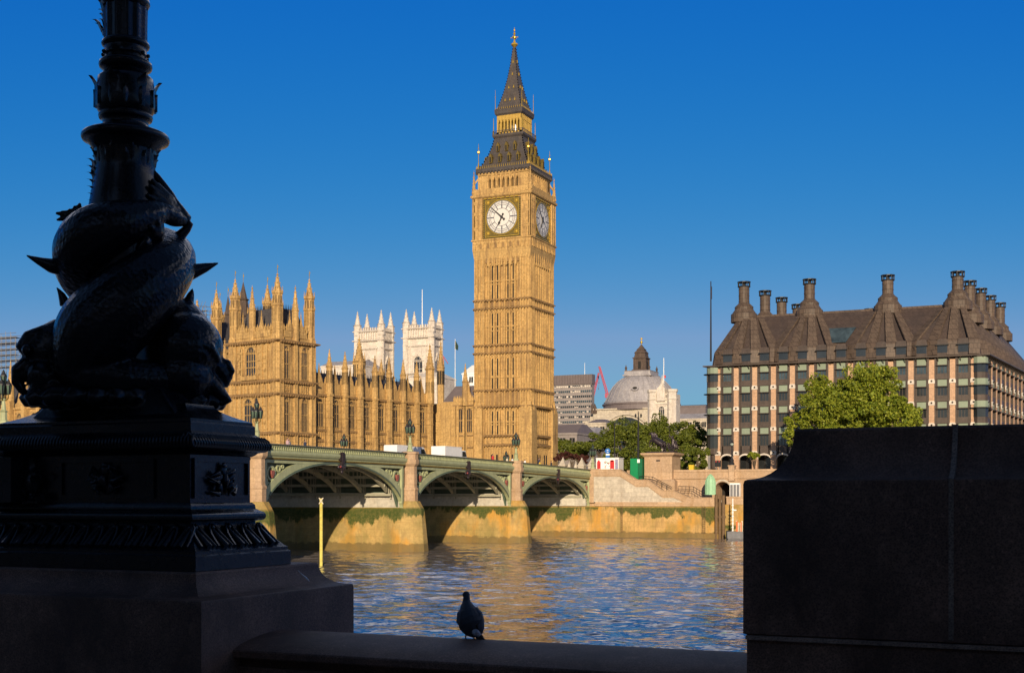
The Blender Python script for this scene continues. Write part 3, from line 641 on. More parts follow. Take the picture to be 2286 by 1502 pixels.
# ------------------------------------------------------------------ pigeon on the coping
def pigeon():
    D = at(1045, Y=5.80)[2]; s = D/F; X0, Y0, _ = at(1050, Y=5.80); zb = 6.000
    p = Thing('pigeon', 'dark slate pigeon standing on the low stone parapet', 'pigeon', (X0, Y0, zb))
    R = Vector((cos(TH), sin(TH), 0)); Fd = Vector((sin(TH), -cos(TH), 0))    # right and toward the camera
    q = lambda px, py, d=0: tuple(Vector((X0, Y0, 0))+R*((px-1050)*s)+Fd*(d*s)+Vector((0, 0, zb+(1426-py)*s)))
    b = MB()
    b.tube([q(1041, 1331, -16), q(1041, 1342, -14), q(1042, 1353, -9), q(1045, 1366, -4), q(1049, 1380, 0), q(1053, 1394, 4), q(1058, 1406, 10), q(1064, 1414, 16)], [q0*s for q0 in (7.2, 8.6, 15, 23, 28.5, 28.5, 21, 11)], 18)
    b.ball(q(1040, 1328.5, -18), 8.3*s, 14, 10); b.tube([q(1040, 1333, -24), q(1037, 1336, -33), q(1036, 1339, -38)], [3*s, 2*s, .6*s], 8)
    b.tube([q(1041, 1398, 0), q(1041, 1408, 0), q(1041.5, 1414, 0)], [9*s, 4*s, 2*s], 8); b.tube([q(1058, 1400, 2), q(1058, 1408, 0), q(1058.5, 1415, 0)], [9*s, 4*s, 2*s], 8)
    body = p.data('body', blob(b, 1.3*s, 2), M['pigeon'])
    def wing(side):
        b = MB(); sg = side
        c = [(1048+sg*12, 1358, 0), (1049+sg*19, 1370, 5), (1050+sg*22, 1385, 8), (1056+sg*18, 1400, 13), (1066+sg*9, 1412, 18)]
        b.tube([q(*a) for a in c], [7*s, 10*s, 10*s, 8*s, 3*s], 10)
        for k in range(5):      # layered feather edges
            b.tube([q(1049+sg*(24-2*k), 1366+4*k, 12+k), q(1052+sg*(16-2*k), 1388+3*k, 19+k), q(1060+sg*(9-k), 1405+2*k, 22)], [2.6*s, 3.4*s, 1.2*s], 6)
        return b
    for sg in (-1, 1): p.data('wing', blob(wing(sg), 1.2*s, 1), M['pigeon_wing'])
    b = MB()
    for sg in (-1, 1): b.tube([q(1050+sg*20, 1384, 17), q(1054+sg*11, 1393, 25), q(1062+sg*7, 1404, 24)], [2.4*s, 3*s, 1*s], 6)
    p.part('wing_bar', b, M['pigeon_dark'], smooth=True)
    b = MB(); b.tube([q(1055, 1402, 18), q(1064, 1410, 24), q(1072, 1416, 25)], [7*s, 8.5*s, 4*s], 10); p.part('rump', b, M['pigeon_pale'], smooth=True)
    b = MB()
    for k in range(5): b.tube([q(1058+k*2.2, 1406, 12+k), q(1064+k*2.6, 1417, 18+k), q(1068+k*3.8, 1427.0, 22+k)], [3.5*s, 3.6*s, 2.0*s], 6)
    p.part('tail', b, M['pigeon_dark'], smooth=True)
    for fx in (1040, 1058.5):
        b = MB(); b.tube([q(fx+1.5, 1408, 0), q(fx, 1418, 1), q(fx-.6, 1425.4, 0)], [2*s, 1.5*s, 1.5*s], 7)
        for dx, dd in ((-3, -7), (1, -8), (5, -6), (1, 6)): b.tube([q(fx-.6, 1425.2, 0), q(fx+dx, 1426, dd)], [1.1*s, .6*s], 5)
        p.part('leg', b, M['pigeon_leg'], smooth=True)
    for sg in (-1, 1):
        b = MB(); b.ball(q(1040+sg*7.6, 1328, -21), 1.5*s, 8, 6); p.part('eye', b, M['eye'], smooth=True)
pigeon()

# ------------------------------------------------------------------ east bank behind the camera (casts the morning shade)
b = MB(); EB = Thing('county_building', 'long pale stone hall with rows of windows along the east promenade', 'building', (-10, -34, 4.9))
b.box(-150, 120, -58, -26, 4.9, 20); b.box(-152, 122, -60, -25.2, 19.2, 20.2); EB.part('wall', b, M['white_stone'])
b = MB(); b.loft([[(-150, -57, 20.2), (120, -57, 20.2), (120, -27, 20.2), (-150, -27, 20.2)], [(-145, -46, 23), (115, -46, 23), (115, -38, 23), (-145, -38, 23)]]); EB.part('roof', b, M['slate'])
for k in range(40):
    b = MB()
    for j in range(3): b.box(-146+k*6.7, -143+k*6.7, -26.05, -25.9, 7+j*4.4, 10+j*4.4)
    EB.part('window', b, M['dkglass'])
# ------------------------------------------------------------------ gothic detail helpers
def window(T, fr, u0, u1, z0, z1, nm=2, tr=(.5,), arch=True, d=.0, name='window', mat=None, frame=.16, hood=True):
    """stone-framed window: frame and mullions one part, its glass a sub-part"""
    b = MB(); b.fr = fr; w = frame
    b.box(u0-w, u0, d-.05, d+.14, z0-w, z1); b.box(u1, u1+w, d-.05, d+.14, z0-w, z1); b.box(u0, u1, d-.05, d+.16, z0-w, z0)
    mw = min(.11, (u1-u0)*.09)
    for i in range(1, nm+1): c = u0+(u1-u0)*i/(nm+1); b.box(c-mw/2, c+mw/2, d+.02, d+.09, z0, z1-(.12 if arch else 0)*(u1-u0))
    for t in tr: c = z0+(z1-z0)*t; b.box(u0, u1, d+.025, d+.14, c-.07, c+.07)
    if arch:
        w2 = (u1-u0)/2; c = (u0+u1)/2; k = 6; h = min(w2*1.2, (z1-z0)*.6)
        for sg in (-1, 1):      # spandrel fillers above the pointed head
            pts = [(c+sg*w2, z1-h)]+[(c+sg*w2*cos(i/k*pi/2)**.8, z1-h+h*sin(i/k*pi/2)) for i in range(1, k+1)]+[(c, z1+.12), (c+sg*w2, z1+.12)]
            if sg < 0: pts = pts[::-1]
            b.slab(pts, d+.0, d+.2)
        if (u1-u0) > 1.2:
            for i in range(nm+1):
                cc = u0+(u1-u0)*(i+.5)/(nm+1); b.ring((cc, z1-h*.75), (u1-u0)/(nm+1)*.22, (u1-u0)/(nm+1)*.36, d+.03, d+.13, 8)
    if hood: b.box(u0-w*1.6, u1+w*1.6, d, d+.34, z1+.12, z1+.30)
    o = T.part(name, b, mat or M['gold_stone'])
    g = MB(); g.fr = fr; g.box(u0, u1, d+.005, d+.02, z0, z1); T.part('pane', g, M['glass'], sub=o); return o
def fr_of(T_mb): return T_mb.fr
def spirelet(b, x, y, z0, r, h, n=8, crock=True):
    """crocketed octagonal pinnacle with finial"""
    b.lathe(x, y, [(z0, r*1.15), (z0+.08*h, r*1.2), (z0+.09*h, r), (z0+.85*h, r*.16), (z0+.86*h, r*.34), (z0+.90*h, r*.34), (z0+.91*h, r*.10), (z0+h, r*.06)], n)
    if crock:
        for k in range(5):
            t = .16+.13*k; rr = r*(1-.84*(t-.09)/.76)+.03
            for j in range(4):
                a = pi/4+j*pi/2+(k % 2)*pi/4; b.box(x+rr*cos(a)-r*.09, x+rr*cos(a)+r*.09, y+rr*sin(a)-r*.09, y+rr*sin(a)+r*.09, z0+t*h, z0+(t+.045)*h)
def vane(b, x, y, z, h):
    b.tube([(x, y, z), (x, y, z+h)], [.05, .03], 5); b.ball((x, y, z+h*.45), .12, 6, 4); b.box(x-.03, x+.22, y-.02, y+.02, z+h*.6, z+h*.82)
def slots(b, x, y, r, z0, z1, w=.13):
    for k in range(8):
        a = k*pi/4; rr = r*cos(pi/8)+.01; c, s_ = cos(a), sin(a)
        for o in (-.24*r, .24*r):
            cx, cy = x+rr*c-s_*o, y+rr*s_+c*o
            b.beam((cx, cy, z0), (cx, cy, z1), w, w*.35 if 0 else w)

# ------------------------------------------------------------------ the clock tower
BX, BY, HS = -116.3, 260.1, 6.6
def clock_tower():
    T = Thing('clock_tower', 'tall golden gothic clock tower with white dials and iron spire above the bridge', 'clock tower', (BX, BY, 10.4))
    st = [18.1, 20.1, 26.4, 29.9, 37.9, 39.6, 47.5, 49.3]; TOP = 59.4
    b = MB(); b.sq(BX, BY, [(10.4, HS-.45), (60.5, HS-.45)])
    for k in range(4):
        b.face_frame(k, BX, BY, HS-.45)
        for sg in (-1, 1):              # corner piers with their own ribs
            b.box(sg*4.35, sg*(HS), 0, .35, 10.4, TOP)
            for u in (4.45, 5.05, 5.7, 6.35): b.box(sg*u-.1, sg*u+.1, .35, .55, 10.4, TOP)
            b.box(sg*4.35, sg*(HS+.28), .35, .62, 10.4, 25.4) if 0 else None
        for i in range(8):              # seven bays
            u = -4.3+8.6*i/7; b.box(u-.16, u+.16, 0, .42, 20.1, TOP-1)
            b.box(u-.08, u+.08, .42, .56, 26.4, TOP-1)
        for i in range(7):
            u = -4.3+8.6*(i+.5)/7
            b.box(u-.06, u+.06, 0, .12, 20.1, TOP-2) if i in (0, 3, 6) else None
            for (za, zb_) in ((26.4, 29.9), (37.9, 39.6), (47.5, 49.3)):
                b.box(u-.43, u-.36, 0, .2, za+.3, zb_-.3); b.box(u+.36, u+.43, 0, .2, za+.3, zb_-.3)
            for z0 in (25.4, 36.6, 46.3, 56.6): b.slab([(u-.44, z0), (u, z0+.75), (u+.44, z0), (u+.44, z0+1.0), (u-.44, z0+1.0)], .0, .24)
            for z0 in (22.9, 32.5, 43.4, 53.2): b.box(u-.44, u+.44, 0, .17, z0, z0+.3)
            for zc_ in (19.1,): b.box(u-.35, u+.35, .0, .14, 18.5, 19.7)
        for i in range(22):             # lowest panelled storey
            u = -6.3+12.6*i/21; b.box(u-.09, u+.09, .3, .42, 10.4, 18.1)
    b.frame(); T.part('shaft', b, M['gold_stone'])
    for z in st:
        b = MB(); big = z in (26.4,); e = .42 if not big else .75
        b.sq(BX, BY, [(z-.28, HS-.2), (z-.12, HS+e-.12), (z+.06, HS+e-.1), (z+.2, HS-.1)])
        for k in range(4):
            b.face_frame(k, BX, BY, HS+e-.14)
            for i in range(18): u = -6.2+12.4*i/17; b.box(u-.12, u+.12, 0, .12, z-.34, z-.12)
        b.frame(); T.part('string_course', b, M['gold_dark'])
    for sx in (-1, 1):                  # wider lower buttresses with gabled tops
        for sy in (-1, 1):
            b = MB(); cx, cy = BX+sx*(HS-.75), BY+sy*(HS-.75); b.rect(cx, cy, [(10.4, 1.45, 1.45), (25.2, 1.45, 1.45), (26.0, 1.3, 1.3), (27.2, .95, .95)])
            for (dx, dy) in ((sx, 0), (0, sy)): b.lathe(cx+dx*1.2, cy+dy*1.2, [(25.2, .42), (26.0, .42), (28.2, .05)], 4)
            T.part('corner_buttress', b, M['gold_stone'])
    for k in (0, 1):
        for (za, zb_) in ((20.4, 25.3), (30.2, 36.7), (39.9, 46.4), (49.6, 57.0)):
            for u in (-2.46, -1.23, 1.23, 2.46):
                b = MB(); b.face_frame(k, BX, BY, HS-.45); b.box(u-.15, u+.15, .01, .05, za, zb_); o = T.part('window', b, M['deep'])
                c = MB(); c.face_frame(k, BX, BY, HS-.45); zm = za+(zb_-za)*.42; c.box(u-.26, u+.26, .05, .16, zm-.12, zm+.12); T.part('transom', c, M['gold_stone'], sub=o)
        for u in (-2.46, -1.23, 1.23, 2.46):
            b = MB(); b.face_frame(k, BX, BY, HS-.45); b.box(u-.18, u+.18, .01, .46, 12, 16); T.part('window', b, M['deep'])
        for i in range(7):
            u = -4.3+8.6*(i+.5)/7
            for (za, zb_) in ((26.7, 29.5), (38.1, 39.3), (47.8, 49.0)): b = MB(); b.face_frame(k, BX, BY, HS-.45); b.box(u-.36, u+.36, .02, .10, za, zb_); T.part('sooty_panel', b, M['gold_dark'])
    # machicolation under the clock stage
    b = MB(); C = 6.9
    b.sq(BX, BY, [(57.6, HS-.2), (58.3, HS+.05), (59.4, C-.1), (60.2, C), (62.0, C), (62.15, C+.22), (62.4, C+.22), (62.5, C-.3)])
    for k in range(4):
        b.face_frame(k, BX, BY, HS-.1)
        for i in range(9):
            u = -4.4+8.8*i/8; b.slab([(u-.16, 56.6), (u+.16, 56.6), (u+.16, 59.3), (u-.16, 59.3)], 0, .28)
            b.lathe(u, .18, [(59.3, .3), (60.4, .02)], 4) if 0 else None
        b.face_frame(k, BX, BY, C)
        for i in range(15):
            u = -6.2+12.4*i/14; b.box(u-.12, u+.12, 0, .18, 60.3, 62.0)
        for i in range(14): u = -6.2+12.4*(i+.5)/14; b.slab([(u-.33, 61.1), (u, 61.75), (u+.33, 61.1), (u+.33, 62), (u-.33, 62)], 0, .14)
    b.frame(); T.part('bracket_course', b, M['gold_stone'])
    for k in range(2):
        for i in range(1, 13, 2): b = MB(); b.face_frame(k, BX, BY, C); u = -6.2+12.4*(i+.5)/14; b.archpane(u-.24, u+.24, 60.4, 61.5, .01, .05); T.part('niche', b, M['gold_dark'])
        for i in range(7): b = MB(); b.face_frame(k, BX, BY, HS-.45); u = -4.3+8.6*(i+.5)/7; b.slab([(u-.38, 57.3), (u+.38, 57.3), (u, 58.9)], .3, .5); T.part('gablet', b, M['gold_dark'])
    # clock stage
    b = MB(); b.sq(BX, BY, [(62.4, C-.55), (72.6, C-.55)])
    for k in range(4):
        b.face_frame(k, BX, BY, C-.55)
        for sg in (-1, 1):
            b.box(sg*4.55, sg*C, 0, .55, 62.4, 71.3)
            for u in (4.75, 5.7, 6.65): b.box(sg*u-.13, sg*u+.13, .55, .68, 62.5, 71.2)
            for u in (5.22, 6.17):
                for z in (64.4, 67.6, 69.9): b.box(sg*u-.28, sg*u+.28, .55, .62, z, z+.7)
        b.box(-4.55, 4.55, 0, .3, 71.0, 71.6)
    b.frame(); b.sq(BX, BY, [(71.2, C-.1), (71.5, C+.3), (71.9, C+.35), (72.1, C+.05), (73.2, C+.05), (73.2, C-.25), (72.2, C-.25)])
    for k in range(4):
        b.face_frame(k, BX, BY, C+.05)
        for i in range(12): u = -6.5+13*i/11; b.lathe(u, -.12, [(73.2, .16), (73.75, .02)], 4)
        for sg in (-1, 1): b.box(sg*6.0-.35, sg*6.0+.35, -.1, .1, 72.1, 73.3)
    b.frame()
    for sx in (-1, 1):
        for sy in (-1, 1): spirelet(b, BX+sx*(C-.25), BY+sy*(C-.25), 72.4, .42, 5.2); b.beam((BX+sx*(C-.3), BY+sy*(C-.3), 74.6), (BX+sx*(C-1.3), BY+sy*(C-1.3), 76.4), .25, .3)
    T.part('clock_stage', b, M['gold_stone'])
    for k in range(4):
        fr = MB().face_frame(k, BX, BY, C-.55).fr; zc_ = 66.95
        b = MB(); b.fr = fr; b.box(-4.5, 4.5, .02, .2, 62.6, 70.95); o = T.part('dial_surround', b, M['clockblack'])
        b = MB(); b.fr = fr
        b.box(-3.82, 3.82, .2, .26, 63.05, 70.8)
        T.part('spandrel', b, M['gilt_dark'], sub=o)
        b = MB(); b.fr = fr
        for (a0, a1, c0, c1) in ((-4.0, 4.0, 62.75, 62.95), (-4.0, 4.0, 70.62, 70.78), (-4.0, -3.86, 62.95, 70.62), (3.86, 4.0, 62.95, 70.62)): b.box(a0, a1, .26, .36, c0, c1)
        b.ring((0, zc_), 3.62, 3.80, .26, .40, 40)
        for sx in (-1, 1):
            for sz in (-1, 1): b.ball((sx*3.35, .28, zc_+sz*3.3), .36, 8, 6, 1, 1, .4); b.ring((sx*3.35, zc_+sz*3.3), .42, .5, .26, .34, 10)
            for j in range(21): b.box(sx*4.28-.09, sx*4.28+.09, .2, .42, 62.75+j*.39, 62.75+j*.39+.19)
        b.box(-4.4, 4.4, .2, .5, 62.3, 62.5)
        for j in range(8): b.box(-4.2+j*1.05, -3.5+j*1.05, .2, .5, 70.98, 71.5)
        T.part('gilt_frame', b, M['gilt'], sub=o)
        b = MB(); b.fr = fr; b.disc((0, zc_), 3.55, .26, .30, 48); dl = T.part('dial', b, M['opal'])
        b = MB(); b.fr = fr
        for r0, r1 in ((3.48, 3.66), (2.95, 3.02), (2.62, 2.70), (1.84, 1.92)): b.ring((0, zc_), r0, r1, .30, .34, 48)
        for j in range(12):
            a = j*pi/6; w = .055 if j % 3 else .075
            p = lambda r, o_: (r*cos(a)-o_*sin(a), zc_+r*sin(a)+o_*cos(a))
            b.slab([p(1.9, -w*1.5), p(2.65, -w*1.8), p(2.65, w*1.8), p(1.9, w*1.5)], .30, .335); b.slab([p(2.65, -w), p(3.5, -w), p(3.5, w), p(2.65, w)], .30, .335)
        for j in range(60):
            a = (j+.5)*pi/30; b.slab([(r_*cos(a)-o_*sin(a), zc_+r_*sin(a)+o_*cos(a)) for r_, o_ in ((2.98, -.025), (3.5, -.03), (3.5, .03), (2.98, .025))], .30, .33)
        T.part('dial_tracery', b, M['clockbar'], sub=dl)
        def hand(ang, prof, dd):
            a = pi/2-radians(ang); b = MB(); b.fr = fr
            pts = [(r_, w) for r_, w in prof]+[(r_, -w) for r_, w in reversed(prof)]
            b.slab([(r_*cos(a)-w*sin(a), zc_+r_*sin(a)+w*cos(a)) for r_, w in pts], dd, dd+.06); return b
        T.part('minute_hand', hand(312, [(-.95, .2), (-.75, .28), (-.55, .12), (0, .16), (3.4, .045)], .44), M['clockblack'], sub=dl)
        b = hand(206, [(-.85, .12), (-.72, .22), (-.5, .2), (-.4, .08), (0, .2), (.3, .13), (1.15, .13), (1.25, .27), (1.5, .24), (1.9, .02)], .37); b.disc((0, zc_), .3, .36, .52, 16)
        T.part('hour_hand', b, M['clockblack'], sub=dl)
    # belfry
    H = 6.0; b = MB(); b.sq(BX, BY, [(72.2, H-1.1), (76.6, H-1.1)])
    for k in range(4):
        b.face_frame(k, BX, BY, H-.5)
        for sg in (-1, 1): b.box(sg*3.75, sg*H if k % 2 == 0 else sg*(H-.5), -.6, .5, 72.2, 76.6)
        for i in range(8): u = -3.75+7.5*i/7; b.box(u-.24, u+.24, -.55, .42, 72.2, 76.6); b.box(u-.1, u+.1, .42, .56, 73, 76.3)
        b.box(-3.75, 3.75, -.5, .3, 75.9, 76.6)
        for i in range(7):
            u = -3.75+7.5*(i+.5)/7
            for sg in (-1, 1): b.slab([(u+sg*.3, 75.1), (u+sg*.02, 75.9), (u+sg*.3, 75.9)][::sg], -.2, .3)
        b.box(-H, H, .35, .45, 72.2, 72.9); b.box(-H+.1, H-.1, .3, .5, 76.3, 76.6)
    b.frame(); b.sq(BX, BY, [(76.4, H), (76.7, H+.12), (76.9, H+.1)]); T.part('belfry', b, M['gold_stone'])
    b = MB()
    for k in range(4):
        b.face_frame(k, BX, BY, H-1.1)
        for i in range(7): u = -3.75+7.5*(i+.5)/7; b.box(u-.3, u+.3, .02, .06, 72.9, 75.6)
    b.frame(); T.part('louvres', b, M['deep'])
    b = MB(); b.sq(BX, BY, [(76.9, H+.1), (77.2, H+.35), (77.9, H+.4), (78.0, H+.1), (78.1, H-.3)])
    for k in range(4):
        b.face_frame(k, BX, BY, H+.35)
        for i in range(16): u = -6+12*i/15; b.box(u-.12, u+.12, -.1, .16, 76.75, 77.3)
    b.frame(); T.part('eaves', b, M['iron_roof'])
    b = MB(); b.sq(BX, BY, [(78.0, H-.15), (79.2, H-1.0), (80.6, H-1.75), (82.2, H-2.35), (83.7, H-2.7)]); rf = T.part('lower_roof', b, M['iron_roof'])
    b = MB()
    for k in range(4):
        b.face_frame(k, BX, BY, 0)
        for i in range(26): u = -6.2+12.4*i/25; b.lathe(u, H+.28, [(77.9, .11), (78.45, .02)], 4)
        for sg in (-1, 1):
            for j in range(12):
                t = j/11; z = 78.3+5.2*t; h = np.interp(z, [78, 79.2, 80.6, 82.2, 83.7], [H-.15, H-1, H-1.75, H-2.35, H-2.7]); b.box(sg*h-.1, sg*h+.1, h-.1, h+.1, z, z+.22)
    b.frame()
    for sx in (-1, 1):
        for sy in (-1, 1):
            x, y = BX+sx*(H-.1), BY+sy*(H-.1); b.tube([(x, y, 77.6), (x, y, 82.4)], [.09, .04], 5); b.ball((x, y, 80.9), .34, 8, 5, .9); b.ball((x, y, 81.6), .14, 6, 4); b.lathe(x, y, [(77.4, .35), (79.3, .05)], 4)
    T.part('crockets', b, M['gilt'], sub=rf)
    for k in range(4):
        for row, (z, hh, n) in enumerate(((78.9, H-.75, 4), (81.0, H-1.87, 3))):
            for i in range(n):
                u = (i-(n-1)/2)*(2.15 if row == 0 else 2.0); b = MB(); b.face_frame(k, BX, BY, hh-.25)
                b.box(u-.32, u+.32, -.5, .55, z, z+.95); b.slab([(u-.42, z+.95), (u+.42, z+.95), (u, z+1.65)], -.6, .62)
                o = T.part('dormer', b, M['gilt_dark'], sub=rf)
                # dark opening on the dormer
                c = MB(); c.face_frame(k, BX, BY, hh-.25); c.archpane(u-.18, u+.18, z+.1, z+1.0, .63, .66)
                if k < 2: T.part('dormer_opening', c, M['deep'])
    # lantern
    b = MB(); b.sq(BX, BY, [(83.5, 3.3), (83.9, 3.65), (84.3, 3.7), (84.35, 3.3)])
    for k in range(4):
        b.face_frame(k, BX, BY, 3.62)
        for i in range(11): u = -3.5+7*i/10; b.box(u-.07, u+.07, -.05, .05, 84.3, 85.1)
        b.box(-3.6, 3.6, -.04, .04, 85.0, 85.12)
    b.frame(); T.part('lantern_gallery', b, M['iron_roof'])
    b = MB(); L = 2.95
    for k in range(4):
        b.face_frame(k, BX, BY, L-.3)
        for i in range(8): u = -2.65+5.3*i/7; b.box(u-.15, u+.15, -.15, .3, 84.3, 88.7)
        b.box(-2.8, 2.8, -.1, .25, 87.6, 88.7); b.box(-L, L, -.1, .3, 84.3, 84.9)
        for i in range(7):
            u = -2.65+5.3*(i+.5)/7; b.box(u-.06, u+.06, .25, .4, 87.5, 88.6)
            for sg in (-1, 1): b.slab([(u+sg*.24, 87.0), (u+sg*.02, 87.6), (u+sg*.24, 87.6)][::sg], -.1, .2)
    b.frame(); T.part('lantern', b, M['gilt_stone'])
    b = MB(); b.sq(BX, BY, [(84.3, 1.5), (88.6, 1.5)]); T.part('lantern_core', b, M['deep'])
    t = NT('lit lantern lamp'); t.p.inputs['Emission Color'].default_value = (1, .95, .85, 1); t.p.inputs['Emission Strength'].default_value = 2.5
    b = MB(); b.lathe(BX+.85, BY-1.9, [(85.1, .2), (85.3, .32), (86.3, .32), (86.6, .15)], 10); T.part('lamp', b, t.m)
    b = MB(); b.sq(BX, BY, [(88.6, L+.05), (88.9, L+.3), (89.7, L+.4), (89.9, L+.1), (90.0, 2.85), (91.2, 2.42), (93.2, 1.82), (96, 1.18), (99, .66), (102.4, .25), (102.5, .2)])
    sp = T.part('spire', b, M['iron_roof'])
    b = MB()
    for k in range(4):
        b.face_frame(k, BX, BY, 0)
        for i in range(14): u = -3.1+6.2*i/13; b.lathe(u, 3.15, [(89.7, .1), (90.2, .02)], 4)
        for sg in (-1, 1):
            for j in range(22): z = 90.6+11.3*j/21; h = np.interp(z, [90, 91.2, 93.2, 96, 99, 102.4], [2.85, 2.42, 1.82, 1.18, .66, .25]); b.box(sg*h-.07, sg*h+.07, h-.07, h+.07, z, z+.2)
        for row, n in ((91.4, 3), (94.0, 2), (96.7, 1), (99.2, 1)):
            h = np.interp(row, [90, 91.2, 93.2, 96, 99, 102.4], [2.85, 2.42, 1.82, 1.18, .66, .25])
            for i in range(n): u = (i-(n-1)/2)*1.15; b.slab([(u-.16, row), (u+.16, row), (u, row+.6)], h-.15, h+.12)
    b.frame()
    for sx in (-1, 1):
        for sy in (-1, 1):
            x, y = BX+sx*3.15, BY+sy*3.15; b.tube([(x, y, 89.5), (x, y, 93.6)], [.08, .03], 5); b.ball((x, y, 92.2), .12, 6, 4); b.tube([(x+sx*.3, y+sy*.3, 84.3), (x+sx*.3, y+sy*.3, 88)], [.1, .05], 5)
    T.part('crockets', b, M['gilt'], sub=sp)
    b = MB(); b.lathe(BX, BY, [(102.3, .2), (102.9, .75), (103.2, .75), (103.3, .2), (103.6, .3), (104, .12), (105.1, .12), (105.5, .3), (105.8, .1), (106.9, .05)], 8)
    b.tube([(BX-.75, BY, 104.6), (BX+.75, BY, 104.6)], .1, 5); b.tube([(BX, BY-.75, 104.6), (BX, BY+.75, 104.6)], .1, 5)
    for dx, dy in ((.75, 0), (-.75, 0), (0, .75), (0, -.75)): b.ball((BX+dx, BY+dy, 104.6), .17, 6, 4)
    b.ball((BX, BY, 104.6), .35, 8, 6, 1.3); b.ball((BX, BY, 106.2), .22, 8, 5, 1.3); T.part('finial', b, M['gilt'], smooth=True)
    zo = [-50, 67.6, 73.1, 73.9, 78.2, 79.4, 92.0, 96.5, 120]; zn = [-50, 67.6, 74.4, 75.3, 79.5, 80.9, 95.0, 99.4, 123]
    for o in T.o.children_recursive:
        if o.type == 'MESH':
            for v in o.data.vertices:
                if v.co.z > 67.6: v.co.z = float(np.interp(v.co.z, zo, zn))
clock_tower()

# ------------------------------------------------------------------ the palace
PROT = radians(-11); PO = (-139.2, 203.0)
def turret(b, g, x, y, z0, z1, r, hs, sl=None, n=8):
    """octagonal stair turret: moulded shaft, slotted lantern stage and crocketed spire"""
    zm = z1-2.4
    b.lathe(x, y, [(z0, r), (zm-.25, r), (zm-.1, r*1.18), (zm+.25, r*1.22), (zm+.4, r*.9), (z1-.4, r*.9), (z1-.2, r*1.12), (z1+.2, r*1.15), (z1+.3, r*.8)], n)
    for k in range(8):
        a = pi/8+k*pi/4; b.lathe(x+r*1.12*cos(a), y+r*1.12*sin(a), [(zm+.1, .12), (zm+1.1, .02)], 4); b.lathe(x+r*1.05*cos(a), y+r*1.05*sin(a), [(z1, .11), (z1+1.2, .02)], 4)
        b.beam((x+r*cos(a), y+r*sin(a), z0), (x+r*cos(a), y+r*sin(a), zm), .16, .16); b.beam((x+r*.9*cos(a), y+r*.9*sin(a), zm), (x+r*.9*cos(a), y+r*.9*sin(a), z1), .13, .13)
    spirelet(b, x, y, z1+.2, r*.74, hs)
    slots(g, x, y, r*.93-.09, z1-(z1-zm)*.88, z1-(z1-zm)*.25); slots(g, x, y, r*1.03-.11, z0+(zm-z0)*.45, z0+(zm-z0)*.92)
